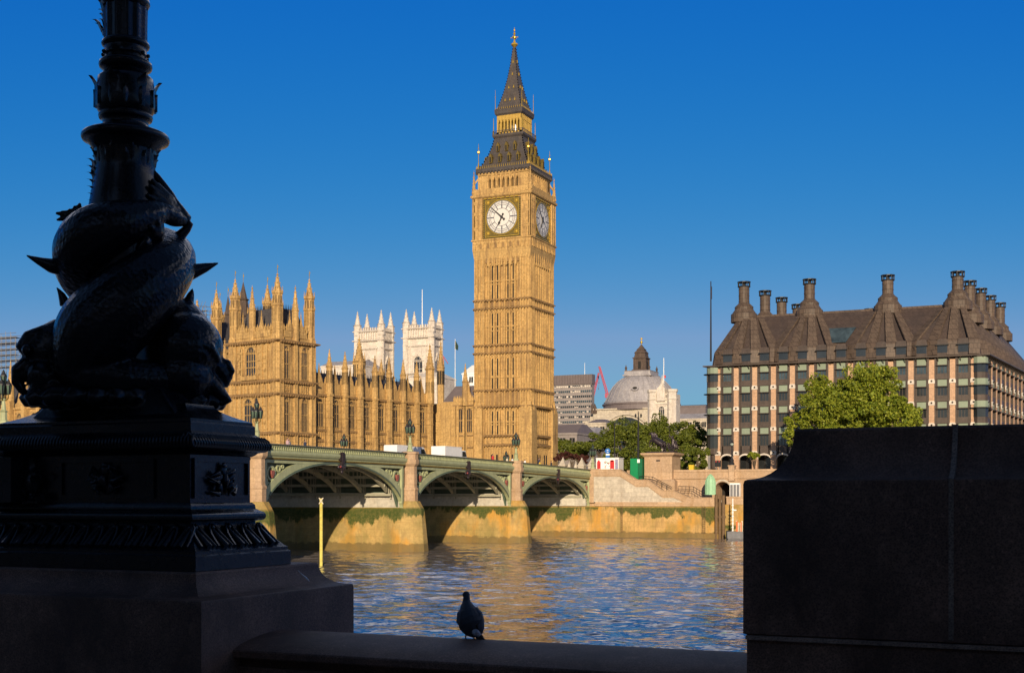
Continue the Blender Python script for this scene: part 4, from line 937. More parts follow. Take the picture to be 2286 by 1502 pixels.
def pav():
    T = Thing('palace_pavilion', 'golden gothic palace pavilion with four spired turrets and steep dark roof', 'palace', (PO[0], PO[1], 10.4), PROT)
    W, L = 13.5, 10.6; b = MB()
    b.box(-W+.3, -.3, .3, L-.3, 2, 37.2)
    E = ((0, 0), (1, 0), (0, -1)); N = ((0, 0), (0, 1), (1, 0))
    for (x, y) in ((-W+1.05, 1.05), (-1.05, 1.05), (-1.05, L-1.05), (-W+1.05, L-1.05)):
        b.lathe(x, y, [(2, 1.2), (37.4, 1.2)], 8)
        for k in range(8):
            a = pi/8+k*pi/4; b.beam((x+1.2*cos(a), y+1.2*sin(a), 3), (x+1.2*cos(a), y+1.2*sin(a), 37), .2, .2)
    # east front ribs and panels
    b.fr = ((0, .3), (1, 0), (0, -1))
    for u in (-11.3, -9.9, -4.3, -2.9): b.box(u-.18, u+.18, 0, .3, 10, 36)
    for (u0, u1) in ((-11.1, -10.1), (-4.1, -3.1)):
        for z in (12, 14.5, 17, 19.5, 22, 24, 29.5, 32, 34.2): b.box(u0, u1, 0, .14, z, z+.22)
        for z in (13.4, 16, 18.5, 21, 30.8, 33.2): b.box((u0+u1)/2-.22, (u0+u1)/2+.22, 0, .22, z-.3, z+.3)
    for i in range(9): u = -11+8*i/8; b.box(u-.09, u+.09, 0, .2, 26.6, 28.4)
    for i in range(7): u = -10+6*i/6; b.box(u-.08, u+.08, 0, .16, 18.3, 19.6)
    b.fr = ((-.3, 0), (0, 1), (1, 0))
    for u in (4.65, 5.15): b.box(u-.16, u+.16, 0, .42, 2, 36.8)
    b.box(4.6, 5.2, 0, .32, 2, 36.8)
    for u in (2.45, 7.35):
        for z in (17.4, 18.2, 27.0, 27.9): b.box(u-.9, u+.9, 0, .16, z-.1, z+.1)
        for i in range(4): b.box(u-.9+.6*i-.06, u-.9+.6*i+.06, 0, .2, 26.5, 28.5); b.box(u-.9+.6*i-.06, u-.9+.6*i+.06, 0, .2, 15.6, 18.6)
    b.frame(); T.part('wall', b, M['gold_stone'])
    for z, e in ((15.0, .2), (18.9, .25), (26.2, .32), (28.7, .32), (36.2, .5)):
        b = MB(); b.rect(-W/2, L/2, [(z-.3, W/2, L/2), (z-.1, W/2+e, L/2+e), (z+.1, W/2+e, L/2+e), (z+.25, W/2, L/2)])
        for (x, y) in ((-W+1.05, 1.05), (-1.05, 1.05), (-1.05, L-1.05), (-W+1.05, L-1.05)): b.lathe(x, y, [(z-.3, 1.2), (z-.1, 1.2+e), (z+.1, 1.2+e), (z+.25, 1.2)], 8)
        for i in range(20): u = -13.4+12.8*i/19; b.box(u-.12, u+.12, -e-.1, 0, z-.4, z-.12)
        for i in range(14): u = .6+8.6*i/13; b.box(-.1, e+.1, u-.12, u+.12, z-.4, z-.12)
        T.part('string_course', b, M['gold_dark'])
    b = MB()            # pierced parapet with gablets and intermediate pinnacles
    for fr, l0, l1 in ((((0, .2), (1, 0), (0, -1)), -12, -2), (((-.2, 0), (0, 1), (1, 0)), 2, 8)):
        b.fr = fr; b.box(l0, l1, -.3, .05, 37.0, 38.2)
        n = int((l1-l0)/.7)
        for i in range(n+1): u = l0+(l1-l0)*i/n; b.box(u-.14, u+.14, -.3, .1, 38.2, 38.9); b.lathe(u, -.1, [(38.9, .16), (39.5, .02)], 4)
        m = (l0+l1)/2
        for q in (l0+(m-l0)*.5, m+(l1-m)*.5): b.slab([(q-.8, 38.2), (q+.8, 38.2), (q, 40.2)], -.35, .12); spirelet(b, q, -.1, 39.6, .22, 2.6, 4)
        b.lathe(m, -.1, [(36.2, .7), (42.0, .66), (42.2, .8), (42.5, .5)], 8); spirelet(b, m, -.1, 42.4, .55, 4.6)
    b.frame(); T.part('parapet', b, M['gold_stone'])
    for (x, y) in ((-W+1.05, 1.05), (-1.05, 1.05), (-1.05, L-1.05), (-W+1.05, L-1.05)):
        b = MB(); g = MB(); turret(b, g, x, y, 37.2, 45.2, 1.0, 3.6); o = T.part('turret', b, M['gold_stone']); T.part('slot', g, M['deep'], sub=o)
        v = MB(); vane(v, x, y, 48.9, 1.6); T.part('weather_vane', v, M['gilt'], sub=o)
    b = MB(); b.rect(-W/2, L/2, [(37.0, W/2-1.2, L/2-1.2), (42.6, W/2-2.6, L/2-3.0), (42.7, W/2-2.7, L/2-3.1)]); rf = T.part('roof', b, M['slate'])
    b = MB()
    for i in range(22): u = -W+3+8.2*i/21; b.box(u-.05, u+.05, 1.9, 2.0, 42.6, 43.5) if 0 else b.lathe(u, L/2-1.8, [(42.6, .1), (43.6, .02)], 4)
    for i in range(10): b.lathe(-2.8, 3+.45*i, [(42.6, .1), (43.6, .02)], 4)
    T.part('ridge_cresting', b, M['black_iron'], sub=rf)
    E = ((0, .3), (1, 0), (0, -1)); N = ((-.3, 0), (0, 1), (1, 0))
    window(T, E, -8.5, -6.0, 29.9, 35.2, 3, (.28, .5)); window(T, E, -9.0, -6.9, 19.9, 25.4, 2, (.45,)); window(T, E, -6.2, -5.3, 19.6, 25.6, 0, (.5,))
    b = MB(); b.fr = E; b.box(-9.3, -5.2, 0, .8, 28.95, 29.7)
    for i in range(5): b.lathe(-9+3.5*i/4, .7, [(29.5, .15), (30.3, .02)], 4)
    for s_ in (-9.7, -4.8): 
        b.box(s_-.35, s_+.35, 0, .3, 30, 35)
        for z in (31, 32.5, 34): b.box(s_-.42, s_+.42, .0, .42, z, z+.35)
    T.part('balcony', b, M['gold_stone'])
    for u in (2.45, 7.3):
        window(T, N, u-.75, u+.75, 28.9+.3, 35.2, 2, (.45,), frame=.12); window(T, N, u-.75, u+.75, 19.3, 25.6, 2, (.5,), frame=.12); window(T, N, u-.75, u+.75, 12.3, 14.6, 2, (), frame=.12)
    return T
pav()
def wing():
    """range between the pavilion and the clock tower; local y runs west"""
    X = -1.1; Y0, Y1 = 10.6, 46.4; nb = 8; p = (Y1-Y0)/nb
    T = Thing('palace_wing', 'long golden gothic palace range with regular buttresses and pinnacles left of the clock tower', 'palace', (PO[0], PO[1], 10.4), PROT)
    b = MB(); b.box(X-12, X, Y0+.0, Y1, 10, 28.2); b.fr = ((X, 0), (0, 1), (1, 0))
    for i in range(nb):
        y0 = Y0+i*p; c = y0+p*.42      # window bay centre, buttress at the far end of each bay
        for u in (c-1.25, c-1.55, c+1.25): b.box(u-.11, u+.11, 0, .22, 11, 26.6)
        for u in (c-.9, c-.3, c+.3, c+.9): b.box(u-.07, u+.07, 0, .16, 18.2, 19.8); b.box(u-.07, u+.07, 0, .14, 14.6, 17.0)
        for z in (12.4, 15.6, 21.5, 23.2, 24.9): b.box(c-1.6, c-1.2, 0, .3, z, z+.3)
        b.slab([(c-1.9, 28.2), (c+1.9, 28.2), (c+1.9, 28.9), (c+.9, 29.2), (c, 31.6), (c-.9, 29.2), (c-1.9, 28.9)], -.4, .0)
        b.lathe(c, -.2, [(31.2, .25), (33.0, .04)], 4)
        for u in (c-1.6, c-.9, c+.9, c+1.6): b.lathe(u, -.2, [(28.8, .17), (30.1, .02)], 4)
    b.frame(); T.part('wall', b, M['gold_stone'])
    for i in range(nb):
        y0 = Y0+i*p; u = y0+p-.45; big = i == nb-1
        b = MB(); b.box(X-.3, X+1.15, u-.5, u+.4, 2, 18.9); b.box(X-.3, X+1.1, u-.42, u+.4, 18.9, 26.8)
        b.box(X-.3, X+1.25, u-.55, u+.5, 26.6, 27.0); b.box(X-.2, X+1.05, u-.42, u+.42, 27.0, 30.4)
        b.lathe(X+.55, u, [(27.0, .70), (32.2, .64), (32.4, .80), (32.7, .5)] if not big else [(27.0, 1.0), (34.2, .95), (34.4, 1.2), (34.8, .8)], 8)
        spirelet(b, X+.55, u, 32.6 if not big else 34.6, .50 if not big else .78, 3.3 if not big else 5.4)
        for z in (15.2, 17.7, 19.0, 22.4, 25.0): b.box(X-.2, X+1.22, u-.55, u+.5, z, z+.16)
        for z in (13.4, 16.3, 18.3, 20.6, 23.7): b.box(X+.25, X+.95, u-.54, u+.3, z, z+.9)
        o = T.part('buttress', b, M['gold_stone'])
        g = MB(); slots(g, X+.55, u, .60 if not big else .92, 29.2, 31.6, .13); T.part('slot', g, M['deep'], sub=o)
        g = MB(); g.box(X, X+1.0, u+.41, u+.62, 2, 26.4); T.part('shadow_strip', g, M['black_iron'], sub=o)  # added black strip, stands in for the buttress shadow on the wall
    for z, e in ((15.0, .18), (17.9, .2), (20.0, .25), (26.8, .4)):
        b = MB(); b.box(X, X+e, Y0, Y1, z-.14, z+.14)
        for i in range(70): u = Y0+.2+(Y1-Y0-.4)*i/69; b.box(X, X+e+.1, u-.1, u+.1, z-.32, z-.14)
        T.part('string_course', b, M['gold_dark'])
    for i in range(nb):
        c = Y0+i*p+p*.42; fr = ((X, 0), (0, 1), (1, 0)); window(T, fr, c-.85, c+.85, 20.6, 26.0, 2, (.5,), frame=.12, hood=False); window(T, fr, c-.8, c+.8, 11.5, 14.4, 2, (), frame=.1, hood=False)
    b = MB(); b.slab([(X-12, 28), (X-.8, 28), (X-5.5, 31.8), (X-7, 31.8)], Y0, Y1+.0); rf = T.part('roof', b, M['slate'])
    b = MB()
    for i in range(46): u = Y0+.4+(Y1-Y0-.8)*i/45; b.lathe(X-5.5, u, [(31.7, .11), (32.5, .02)], 4)
    T.part('ridge_cresting', b, M['black_iron'], sub=rf)
    return T
wing()
def link():
    """range joined to the foot of the clock tower, seen more from the front"""
    xa, ya, D = at(1012, Y=252.5); xb = BX-HS+.2; T = Thing('palace_range', 'low golden palace range with two tall windows joined to the foot of the clock tower', 'palace', (xa, 252.5, 10.4))
    y = 252.5; b = MB(); b.box(xa-3, xb, y, y+11, 10.4, 27.6); b.box(xa-9, xa-3.01, y+1.5, y+11, 10.4, 27.4); b.frame((xa, y), (1, 0), (0, -1)); W = xb-xa
    for u in (.4, 1.2, W*.60, W*.66): b.box(u-.25, u+.25, 0, .35, 10.4, 26.6)
    for i in range(12): u = .2+(W-.3)*i/11; b.box(u-.08, u+.08, 0, .14, 18.0, 20.0); b.box(u-.2, u+.2, -.3, .05, 27.6, 28.3); b.lathe(u, -.1, [(28.3, .16), (28.9, .02)], 4)
    b.slab([(W*.78-1.2, 27.6), (W*.78+1.2, 27.6), (W*.78, 30.2)], -.3, .1); spirelet(b, W*.78, -.1, 29.6, .25, 2.8, 4)
    b.lathe(W*.63, .2, [(26.6, .7), (31.6, .65), (31.8, .8), (32.0, .5)], 8); spirelet(b, W*.63, .2, 31.9, .5, 4)
    b.frame(); T.part('wall', b, M['gold_stone'])
    for z in (15, 17.6, 20.2, 26.7): b = MB(); b.frame((xa, y), (1, 0), (0, -1)); b.box(0, W, 0, .32, z-.15, z+.15); b.frame(); T.part('string_course', b, M['gold_dark'])
    fr = ((xa, y), (1, 0), (0, -1))
    window(T, fr, W*.28, W*.47, 20.9, 26.0, 1, (.5,), frame=.12); window(T, fr, W*.70, W*.95, 20.9, 26.0, 2, (.5,), frame=.12); window(T, fr, W*.72, W*.93, 11.4, 14.2, 2, (), frame=.12)
    b = MB(); b.loft([[(xa-3, y+.6, 27.5), (xb, y+.6, 27.5), (xb, y+11, 27.5), (xa-3, y+11, 27.5)], [(xa-2, y+5, 31.4), (xb, y+5, 31.4), (xb, y+6, 31.4), (xa-2, y+6, 31.4)]]); T.part('roof', b, M['grey_roof'])
link()
def river_front():
    T = Thing('palace_river_front', 'distant golden river front of the palace seen left of the lamp standard', 'palace', (PO[0], PO[1], 10.4), PROT)
    b = MB(); b.box(-150, -16, 2.5, 16, 1, 27.0); b.fr = ((0, 2.5), (1, 0), (0, -1)); fr = b.fr
    for i in range(25):
        u = -146+5.4*i; b.box(u-.6, u+.6, 0, 1.2, 1, 28.5); b.lathe(u, .5, [(28.5, .8), (32.4, .75), (32.6, .95), (32.9, .6)], 8); spirelet(b, u, .5, 32.8, .6, 5.0)
        b.slab([(u+1.2, 27), (u+4.2, 27), (u+4.2, 27.8), (u+3.4, 28.2), (u+2.7, 30.6), (u+2.0, 28.2), (u+1.2, 27.8)], -.3, .2); b.lathe(u+2.7, 0, [(30.2, .2), (32, .03)], 4)
        for z in (26.8, 19.5): b.box(u+.6, u+4.8, 0, .4, z-.2, z+.2)
        for q in (1.1, 4.3): b.box(u+q-.1, u+q+.1, 0, .25, 10, 26.6)
    b.frame(); T.part('wall', b, M['gold_stone'])
    for i in range(8, 16): u = -146+5.4*i; window(T, fr, u+1.6, u+3.8, 20.4, 25.6, 3, (.55,), frame=.15)
    b = MB(); b.slabx([(3.2, 27), (15.6, 27), (10.5, 33.6), (8.5, 33.6)], -150, -16); T.part('roof', b, M['slate'])
river_front()
def second_pavilion():
    # block with turrets behind the dolphin lamp
    X0, Y0, D = at(482, Y=213); T = Thing('palace_pavilion', 'second palace pavilion whose spired turret stands beside the black dolphin', 'palace', (X0, Y0, 10.4), PROT)
    b = MB(); b.box(-12, -.4, .4, 12, 2, 36.8); b.rect(-6.2, 6.2, [(35.8, 6, 6), (36.1, 6.4, 6.4), (36.4, 6.4, 6.4), (36.6, 6, 6)])
    for u in (-9, -6, -3): b.box(u-.2, u+.2, .1, .4, 2, 36)
    T.part('wall', b, M['gold_stone'])
    for x, y in ((-1.2, 1.2), (-11, 1.2), (-1.2, 11), (-11, 11)):
        b = MB(); b.lathe(x, y, [(2, 1.4), (37.2, 1.4)], 8); g = MB(); turret(b, g, x, y, 37.0, 45.0, 1.0, 3.6); o = T.part('turret', b, M['gold_stone']); T.part('slot', g, M['deep'], sub=o)
        v = MB(); vane(v, x, y, 48.7, 1.6); T.part('weather_vane', v, M['gilt'], sub=o)
    b = MB(); b.rect(-6.2, 6.2, [(36.6, 5, 5), (42.5, 3.5, 2.5)]); T.part('roof', b, M['slate'])
second_pavilion()
def dark_spires():
    for px, top, wd, Y, lb in ((543, 628, 1.0, 250, 'sooty ventilation tower with tall lantern behind the pavilion roof'), (509, 660, .8, 240, 'slender dark spire beside the pavilion turret')):
        x, y, D = at(px, Y=Y); zt = zz(top, D); T = Thing('ventilation_tower', lb, 'tower', (x, y, 10.4), group='dark ventilation towers')
        w = 2.6*wd; b = MB(); b.lathe(x, y, [(10.4, w*1.1), (zt-13, w*1.1), (zt-12.6, w*1.25), (zt-12.2, w*.95), (zt-8.6, w*.9), (zt-8.3, w*1.05), (zt-8, w*.5), (zt-4.6, w*.42), (zt-4.3, w*.55), (zt-4, w*.36), (zt-.2, .06)], 8)
        for k in range(8): a = pi/8+k*pi/4; b.lathe(x+w*1.05*cos(a), y+w*1.05*sin(a), [(zt-12.6, .3), (zt-7, .04)], 4); b.lathe(x+w*.5*cos(a), y+w*.5*sin(a), [(zt-8.3, .16), (zt-5, .02)], 4)
        T.part('shaft', b, M['dark_stone']); g = MB(); slots(g, x, y, w*.86, zt-12, zt-9, .4); T.part('slot', g, M['deep']); v = MB(); vane(v, x, y, zt-.6, 2.6); T.part('weather_vane', v, M['gilt'])
    x, y, D = at(497, Y=236); b = MB(); b.rect(x, y, [(10.4, 4.2, 4), (zz(800, D), 4.2, 4), (zz(735, D), 2.2, 1.2)]); b.box(x-1, x+1, y-2, y, 10.4, zz(720, D)); 
    single('slate_roof_block', b, M['slate'], 'dark slate roofed block wedged between the two palace pavilions', 'roof', (x, y, 10.4))
    # small spire and scaffold at the left of the turret
    x, y, D = at(440, Y=235); zt = zz(668, D); T = Thing('spire', 'small golden spire just right of the black dolphin', 'spire', (x, y, 10.4)); b = MB(); b.lathe(x, y, [(10.4, 1.2), (zt-5, 1.2), (zt-4.8, 1.4), (zt-4.5, 1.0)], 8); spirelet(b, x, y, zt-4.6, .95, 4.6); T.part('shaft', b, M['gold_stone'])
    def scaffold(name, label, x, y, w, d, z0, zs, nx, mat):
        b = MB()
        for i in range(nx+1):
            for j in (0, 1): b.tube([(x+w*i/nx, y+d*j, z0), (x+w*i/nx, y+d*j, zs[-1]+random.uniform(-.5, 1.6))], .07, 4)
        for z in zs:
            for j in (0, 1): b.tube([(x-.5, y+d*j, z), (x+w+.7, y+d*j, z)], .06, 4); b.tube([(x-.3, y+d*j, z+1.0), (x+w+.3, y+d*j, z+1.0)], .06, 4)
            b.box(x, x+w, y, y+d*.5, z-.12, z-.06)
            b.tube([(x, y, z), (x+w/nx, y, z+2)], .06, 4); b.tube([(x+w*.5, y, z), (x+w*.5+w/nx, y, z+2)], .06, 4)
        return single(name, b, mat, label, 'scaffolding', (x+w/2, y+d/2, z0))
    x, y, D = at(444, Y=238); scaffold('scaffolding', 'small patch of scaffolding beside the golden spire', x, y, 1.9, 1.5, 30, [zz(p, D) for p in (730, 712, 694)], 2, M['crane'] if 0 else M['grey_metal'])
    x0, y, D = at(-60, Y=250); x1 = at(62, Y=250)[0]
    scaffold('scaffolding', 'tiered scaffolding over the distant palace roof at the left edge', x0, y, (at(34, Y=250)[0]-x0), 5, 24, [zz(p, D) for p in (822, 808, 796, 784, 770, 758)], 9, M['grey_metal'])
    scaffold('scaffolding', 'lower scaffold walkway right of the tiered scaffolding', at(36, Y=250)[0], y, x1-at(36, Y=250)[0]+3, 4, 24, [zz(p, D) for p in (822, 808)], 6, M['grey_metal'])
dark_spires()

# ------------------------------------------------------------------ abbey towers
def abbey():
    for i, (px0, pxc, px1, tpin, tpar) in enumerate(((791, 853, 879, 690, 735), (900, 966, 988, 685, 728))):
        D0 = 500; y = at(pxc, D=D0)[1]; xc = at(pxc, Y=y)[0]; x0 = at(px0, Y=y)[0]; w = xc-x0; D = at(pxc, Y=y)[2]
        # depth from the north face width
        s = (px1-1143)/F; yb = xc*(cos(TH)+sin(TH)*s)/(cos(TH)*s-sin(TH)); d = yb-y; zt = zz(tpar, D); zp = zz(tpin, D)
        T = Thing('abbey_tower', 'pale stone gothic tower, the %s of the twin abbey towers' % ('left one without a flagpole' if i == 0 else 'right one with a tall flagpole'), 'tower', (x0+w/2, y+d/2, 10.4), group='twin abbey towers')
        T.off = T.loc; b = MB(); b.box(x0+.4, xc-.4, y+.4, y+d-.4, 10.4, zt)
        for fr, L in ((((x0, y+.4), (1, 0), (0, -1)), w), (((xc-.4, y), (0, 1), (1, 0)), d)):
            b.fr = fr
            for u0, u1 in ((0, L*.16), (L*.84, L)): b.box(u0, u1, 0, .6, 10.4, zt-1); b.box(u0+.3, u1-.3, .6, .8, 10.4, zt-3)
            for u in (L*.24, L*.76): b.box(u-.18, u+.18, 0, .3, 40, zt-5)
            for u0, u1 in ((L*.3, L*.7),):
                for j in range(5): u = u0+(u1-u0)*j/4; b.box(u-.15, u+.15, 0, .25, 30, zt-14) if j in (0, 4) else None
            nb = 9
            for j in range(nb): u = L*.16+L*.68*j/(nb-1); b.box(u-.25, u+.25, -.2, .5, zt-3.6, zt+.9)
            b.slab([(L*.34, zt-13.2), (L*.5, zt-10.6), (L*.66, zt-13.2), (L*.70, zt-13.2), (L*.5, zt-9.8), (L*.30, zt-13.2)], 0, .45)
        b.frame(); T.part('shaft', b, M['abbey'])
        cx, cy = x0+w/2, y+d/2
        for z, e in ((zt-4.2, .7), (zt-.6, .6), (zt-18, .6), (zt-7.2, .2)): b = MB(); b.rect(cx, cy, [(z-.3, w/2, d/2), (z, w/2+e, d/2+e), (z+.25, w/2+e, d/2+e), (z+.5, w/2, d/2)]); T.part('cornice', b, M['abbey'])
        for sx in (-1, 1):
            for sy in (-1, 1):
                b = MB(); x, yy = cx+sx*(w/2-.9), cy+sy*(d/2-.9); b.lathe(x, yy, [(zt-2, 1.5), (zt+1.8, 1.5), (zt+2.0, 1.8), (zt+2.3, 1.15)], 8); spirelet(b, x, yy, zt+2.2, 1.0, zp-zt-2.2, 8); T.part('pinnacle', b, M['abbey'])
        fr = ((x0, y+.4), (1, 0), (0, -1))
        window(T, fr, w*.36, w*.64, zt-24, zt-11.4, 2, (.3, .62), mat=M['abbey'], frame=.3); window(T, fr, w*.36, w*.64, zt-40, zt-27, 2, (.3, .62), mat=M['abbey'], frame=.3)
        fr = ((xc-.4, y), (0, 1), (1, 0)); window(T, fr, d*.36, d*.64, zt-24, zt-11.4, 1, (.3, .62), mat=M['abbey'], frame=.3)
        if i == 1: b = MB(); b.tube([(cx-.3, cy, zt-1), (cx-.3, cy, zz(640, D))], [.22, .1], 6); T.part('flagpole', b, M['white'])
abbey()
# ------------------------------------------------------------------ the bridge
NX, SX = -80.2, -106.2        # north and south faces
PIERS = [46.5, 79.6, 113.0, 146.3, 179.6]; ABUT = 211.6
ztop = lambda y: 12.5-(max(0, y-130)/82)**2*.9
SPR = 4.9
def bridge():
    T = Thing('arch_bridge', 'pale green iron arch bridge on stone piers crossing the river to the clock tower', 'bridge', ((NX+SX)/2, 130, 0))
    ys = PIERS+[ABUT]
    spans = [(ys[i]+1.55, ys[i+1]-1.55) for i in range(len(ys)-1)]; spans[-1] = (spans[-1][0], ABUT-.2); spans = [(15.0, 44.9)]+spans
    for (a, c) in spans:
        m = (a+c)/2; hw = (c-a)/2; crown = ztop(m)-1.86
        intr = lambda y: SPR+(crown-SPR)*sqrt(max(0, 1-((y-m)/hw)**2))
        N = 28; th = [pi-pi*i/N for i in range(N+1)]; P = [(m+hw*cos(t), SPR+(crown-SPR)*sin(t)) for t in th]
        outer = []
        for i, t in enumerate(th):
            nx, nz = cos(t)*(crown-SPR), sin(t)*hw; l = sqrt(nx*nx+nz*nz); w = .95
            oy, oz = P[i][0]+nx/l*w, P[i][1]+nz/l*w; outer.append((min(max(oy, a), c), min(oz, ztop(m)-1.5)))
        b = MB()
        for i in range(N): b.slabx([P[i], P[i+1], outer[i+1], outer[i]], NX-.45, NX+.0)
        T.part('arch_ring', b, M['bridge_green'])
        b = MB()
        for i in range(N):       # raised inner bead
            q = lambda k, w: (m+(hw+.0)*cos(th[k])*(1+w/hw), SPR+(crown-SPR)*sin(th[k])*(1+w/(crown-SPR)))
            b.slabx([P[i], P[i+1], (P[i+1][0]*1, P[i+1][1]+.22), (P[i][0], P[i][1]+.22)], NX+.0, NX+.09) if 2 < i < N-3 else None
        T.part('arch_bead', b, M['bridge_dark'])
        b = MB()
        bot = lambda y: ztop(y)-2.05
        K = 24
        for i in range(K):       # beam above the arch and solid haunch near the crown
            y0, y1 = a+(c-a)*i/K, a+(c-a)*(i+1)/K
            b.slabx([(y0, bot(y0)), (y1, bot(y1)), (y1, ztop(y1)-1.3), (y0, ztop(y0)-1.3)], NX-.4, NX+.03)
            if abs((y0+y1)/2-m) < hw*.52:
                z0, z1 = intr(y0)+.5, intr(y1)+.5; b.slabx([(y0, min(z0, bot(y0))), (y1, min(z1, bot(y1))), (y1, bot(y1)), (y0, bot(y0))], NX-.4, NX-.01)
        for yy, sg in ((a, 1), (c, -1)): b.box(NX-.4, NX+.06, yy, yy+sg*.45, 6.0, bot(yy))
        T.part('spandrel_beam', b, M['bridge_green'])
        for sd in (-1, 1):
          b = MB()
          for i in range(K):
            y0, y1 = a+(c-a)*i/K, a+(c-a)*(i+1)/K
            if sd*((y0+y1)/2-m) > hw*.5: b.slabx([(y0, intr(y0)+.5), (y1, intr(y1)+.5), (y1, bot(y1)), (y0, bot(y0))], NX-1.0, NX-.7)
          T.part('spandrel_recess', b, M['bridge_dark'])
        for yy, sg in ((a, 1), (c, -1)):
            b = MB(); b.frame((NX-.35, 0), (0, 1), (1, 0)); zb = bot(yy)
            b.ring((yy+sg*1.5, zb-1.1), .62, .82, 0, .25, 14); b.ring((yy+sg*2.9, zb-.6), .26, .40, 0, .22, 10); b.ring((yy+sg*1.0, zb-2.5), .3, .44, 0, .22, 10)
            b.ring((yy+sg*3.7, zb-.38), .14, .24, 0, .2, 8); b.slab([(yy+sg*.45, zb-3.3), (yy+sg*.75, zb-3.3), (yy+sg*.9, zb-1.7), (yy+sg*.6, zb-1.7)][::sg], 0, .2)
            b.slab([(yy+sg*2.2, zb-1.9), (yy+sg*2.4, zb-1.7), (yy+sg*1.8, zb-.3), (yy+sg*1.6, zb-.3)][::sg], 0, .2)
            b.frame(); o = T.part('tracery', b, M['bridge_green'])
            s2 = MB(); s2.frame((NX-.2, 0), (0, 1), (1, 0)); s2.slab([(yy+sg*1.5-.26, zb-.8), (yy+sg*1.5-.26, zb-1.2), (yy+sg*1.5, zb-1.6), (yy+sg*1.5+.26, zb-1.2), (yy+sg*1.5+.26, zb-.8)], .05, .3); s2.frame(); T.part('shield', s2, M['shield_red'], sub=o)
        # ribs and cross bracing below the deck
        for j in range(7):
            x = NX-1.6-j*3.75; b = MB()
            for i in range(N):
                p0, p1 = P[i], P[i+1]; w = .55
                if max(p0[1], p1[1]) < 7.5: continue
                p0, p1 = [(q_[0], max(q_[1], 7.36)) for q_ in (p0, p1)]; b.slabx([p0, p1, (p1[0], min(p1[1]+w, bot(m))), (p0[0], min(p0[1]+w, bot(m)))], x-.17, x+.17)
            T.part('arch_rib', b, M['bridge_rib'])
        b = MB()
        for i in range(3, N-2, 2):
            y, z = P[i]; b.box(SX+.4, NX-1.3, y-.07, y+.07, z+.15, z+.5)
        for i in range(2, N-1, 1):
            y, z = P[i]; z2 = ztop(y)-1.75
            for j in range(7):
                if z2 > z+.9: x = NX-1.6-j*3.75; b.box(x-.07, x+.07, y-.06, y+.06, z+.4, z2)
        T.part('cross_bracing', b, M['bridge_rib'])
        # deck, parapets
        for xf, sg in ((NX, 1), (SX, -1)):
            b = MB()
            for i in range(K):
                y0, y1 = a-.5+(c-a+1)*i/K, a-.5+(c-a+1)*(i+1)/K
                sec = lambda y: [(xf-sg*.3, y, ztop(y)-1.5), (xf+sg*.08, y, ztop(y)-1.5), (xf+sg*.12, y, ztop(y)-1.36), (xf+sg*.28, y, ztop(y)-1.22), (xf+sg*.37, y, ztop(y)-1.0), (xf+sg*.34, y, ztop(y)-.8), (xf+sg*.2, y, ztop(y)-.7), (xf-sg*.1, y, ztop(y)-.7)]
                b.loft([sec(y0), sec(y1)])
            T.part('cove_moulding', b, M['bridge_green'])
            b = MB()
            for i in range(K):
                y0, y1 = a-.5+(c-a+1)*i/K, a-.5+(c-a+1)*(i+1)/K
                sec = lambda y: [(xf-sg*.22, y, ztop(y)-.13), (xf+sg*.36, y, ztop(y)-.13), (xf+sg*.38, y, ztop(y)-.04), (xf+sg*.2, y, ztop(y)), (xf-sg*.22, y, ztop(y))]
                b.loft([sec(y0), sec(y1)])
            T.part('handrail', b, M['rail'])
            b = MB(); g = MB(); n = int((c-a)/.42)
            for i in range(n+1):
                y = a+(c-a)*i/n; z = ztop(y); b.box(xf+sg*.02, xf+sg*.17, y-.075, y+.075, z-.7, z-.13); b.box(xf+sg*.04, xf+sg*.21, y-.15, y+.15, z-.3, z-.22)
                b.box(xf+sg*.02, xf+sg*.20, y-.13, y+.13, z-.66, z-.56)
                for h in (-.105, .105): g.box(xf+sg*.0, xf+sg*.2, y+h-.06, y+h+.06, z-1.66, z-1.5)
            T.part('balustrade', b, M['bridge_green']); T.part('dentils', g, M['gilt_dark'])
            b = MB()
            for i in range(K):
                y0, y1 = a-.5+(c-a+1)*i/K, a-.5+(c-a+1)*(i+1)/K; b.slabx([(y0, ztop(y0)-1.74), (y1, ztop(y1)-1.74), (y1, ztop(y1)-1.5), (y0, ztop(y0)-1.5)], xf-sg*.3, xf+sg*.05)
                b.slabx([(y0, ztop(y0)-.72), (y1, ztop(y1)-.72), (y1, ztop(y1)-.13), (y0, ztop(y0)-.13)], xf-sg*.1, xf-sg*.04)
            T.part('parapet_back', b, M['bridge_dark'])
        b = MB()
        for xf, sg in ((SX, -1),):
            for i in range(N): b.slabx([P[i], P[i+1], (P[i+1][0], ztop(m)-1.6), (P[i][0], ztop(m)-1.6)], SX, SX+.3)
        T.part('south_fascia', b, M['bridge_green'])
        # keystone crest
        k = MB(); z = ztop(m); k.box(NX+.1, NX+.5, m-.22, m+.22, z-1.9, z-.5)
        for s_ in (-1, 1): k.box(NX+.1, NX+.42, m+s_*.42-.08, m+s_*.42+.08, z-1.5, z-.6)
        k.ball((NX+.25, m, z-2.25), .42, 8, 6, 1, .6); k.ball((NX+.2, m-.55, z-2.2), .28, 8, 5, 1, .6); k.ball((NX+.2, m+.5, z-2.3), .34, 8, 5, 1, .6); k.ball((NX+.2, m+.1, z-2.75), .22, 8, 5, 1.2, .6)
        o = T.part('crest', k, M['statue'])
        r_ = MB(); r_.ball((NX+.45, m-.6, z-2.2), .13, 8, 5); T.part('navigation_light', r_, M['red_lens'], sub=o)
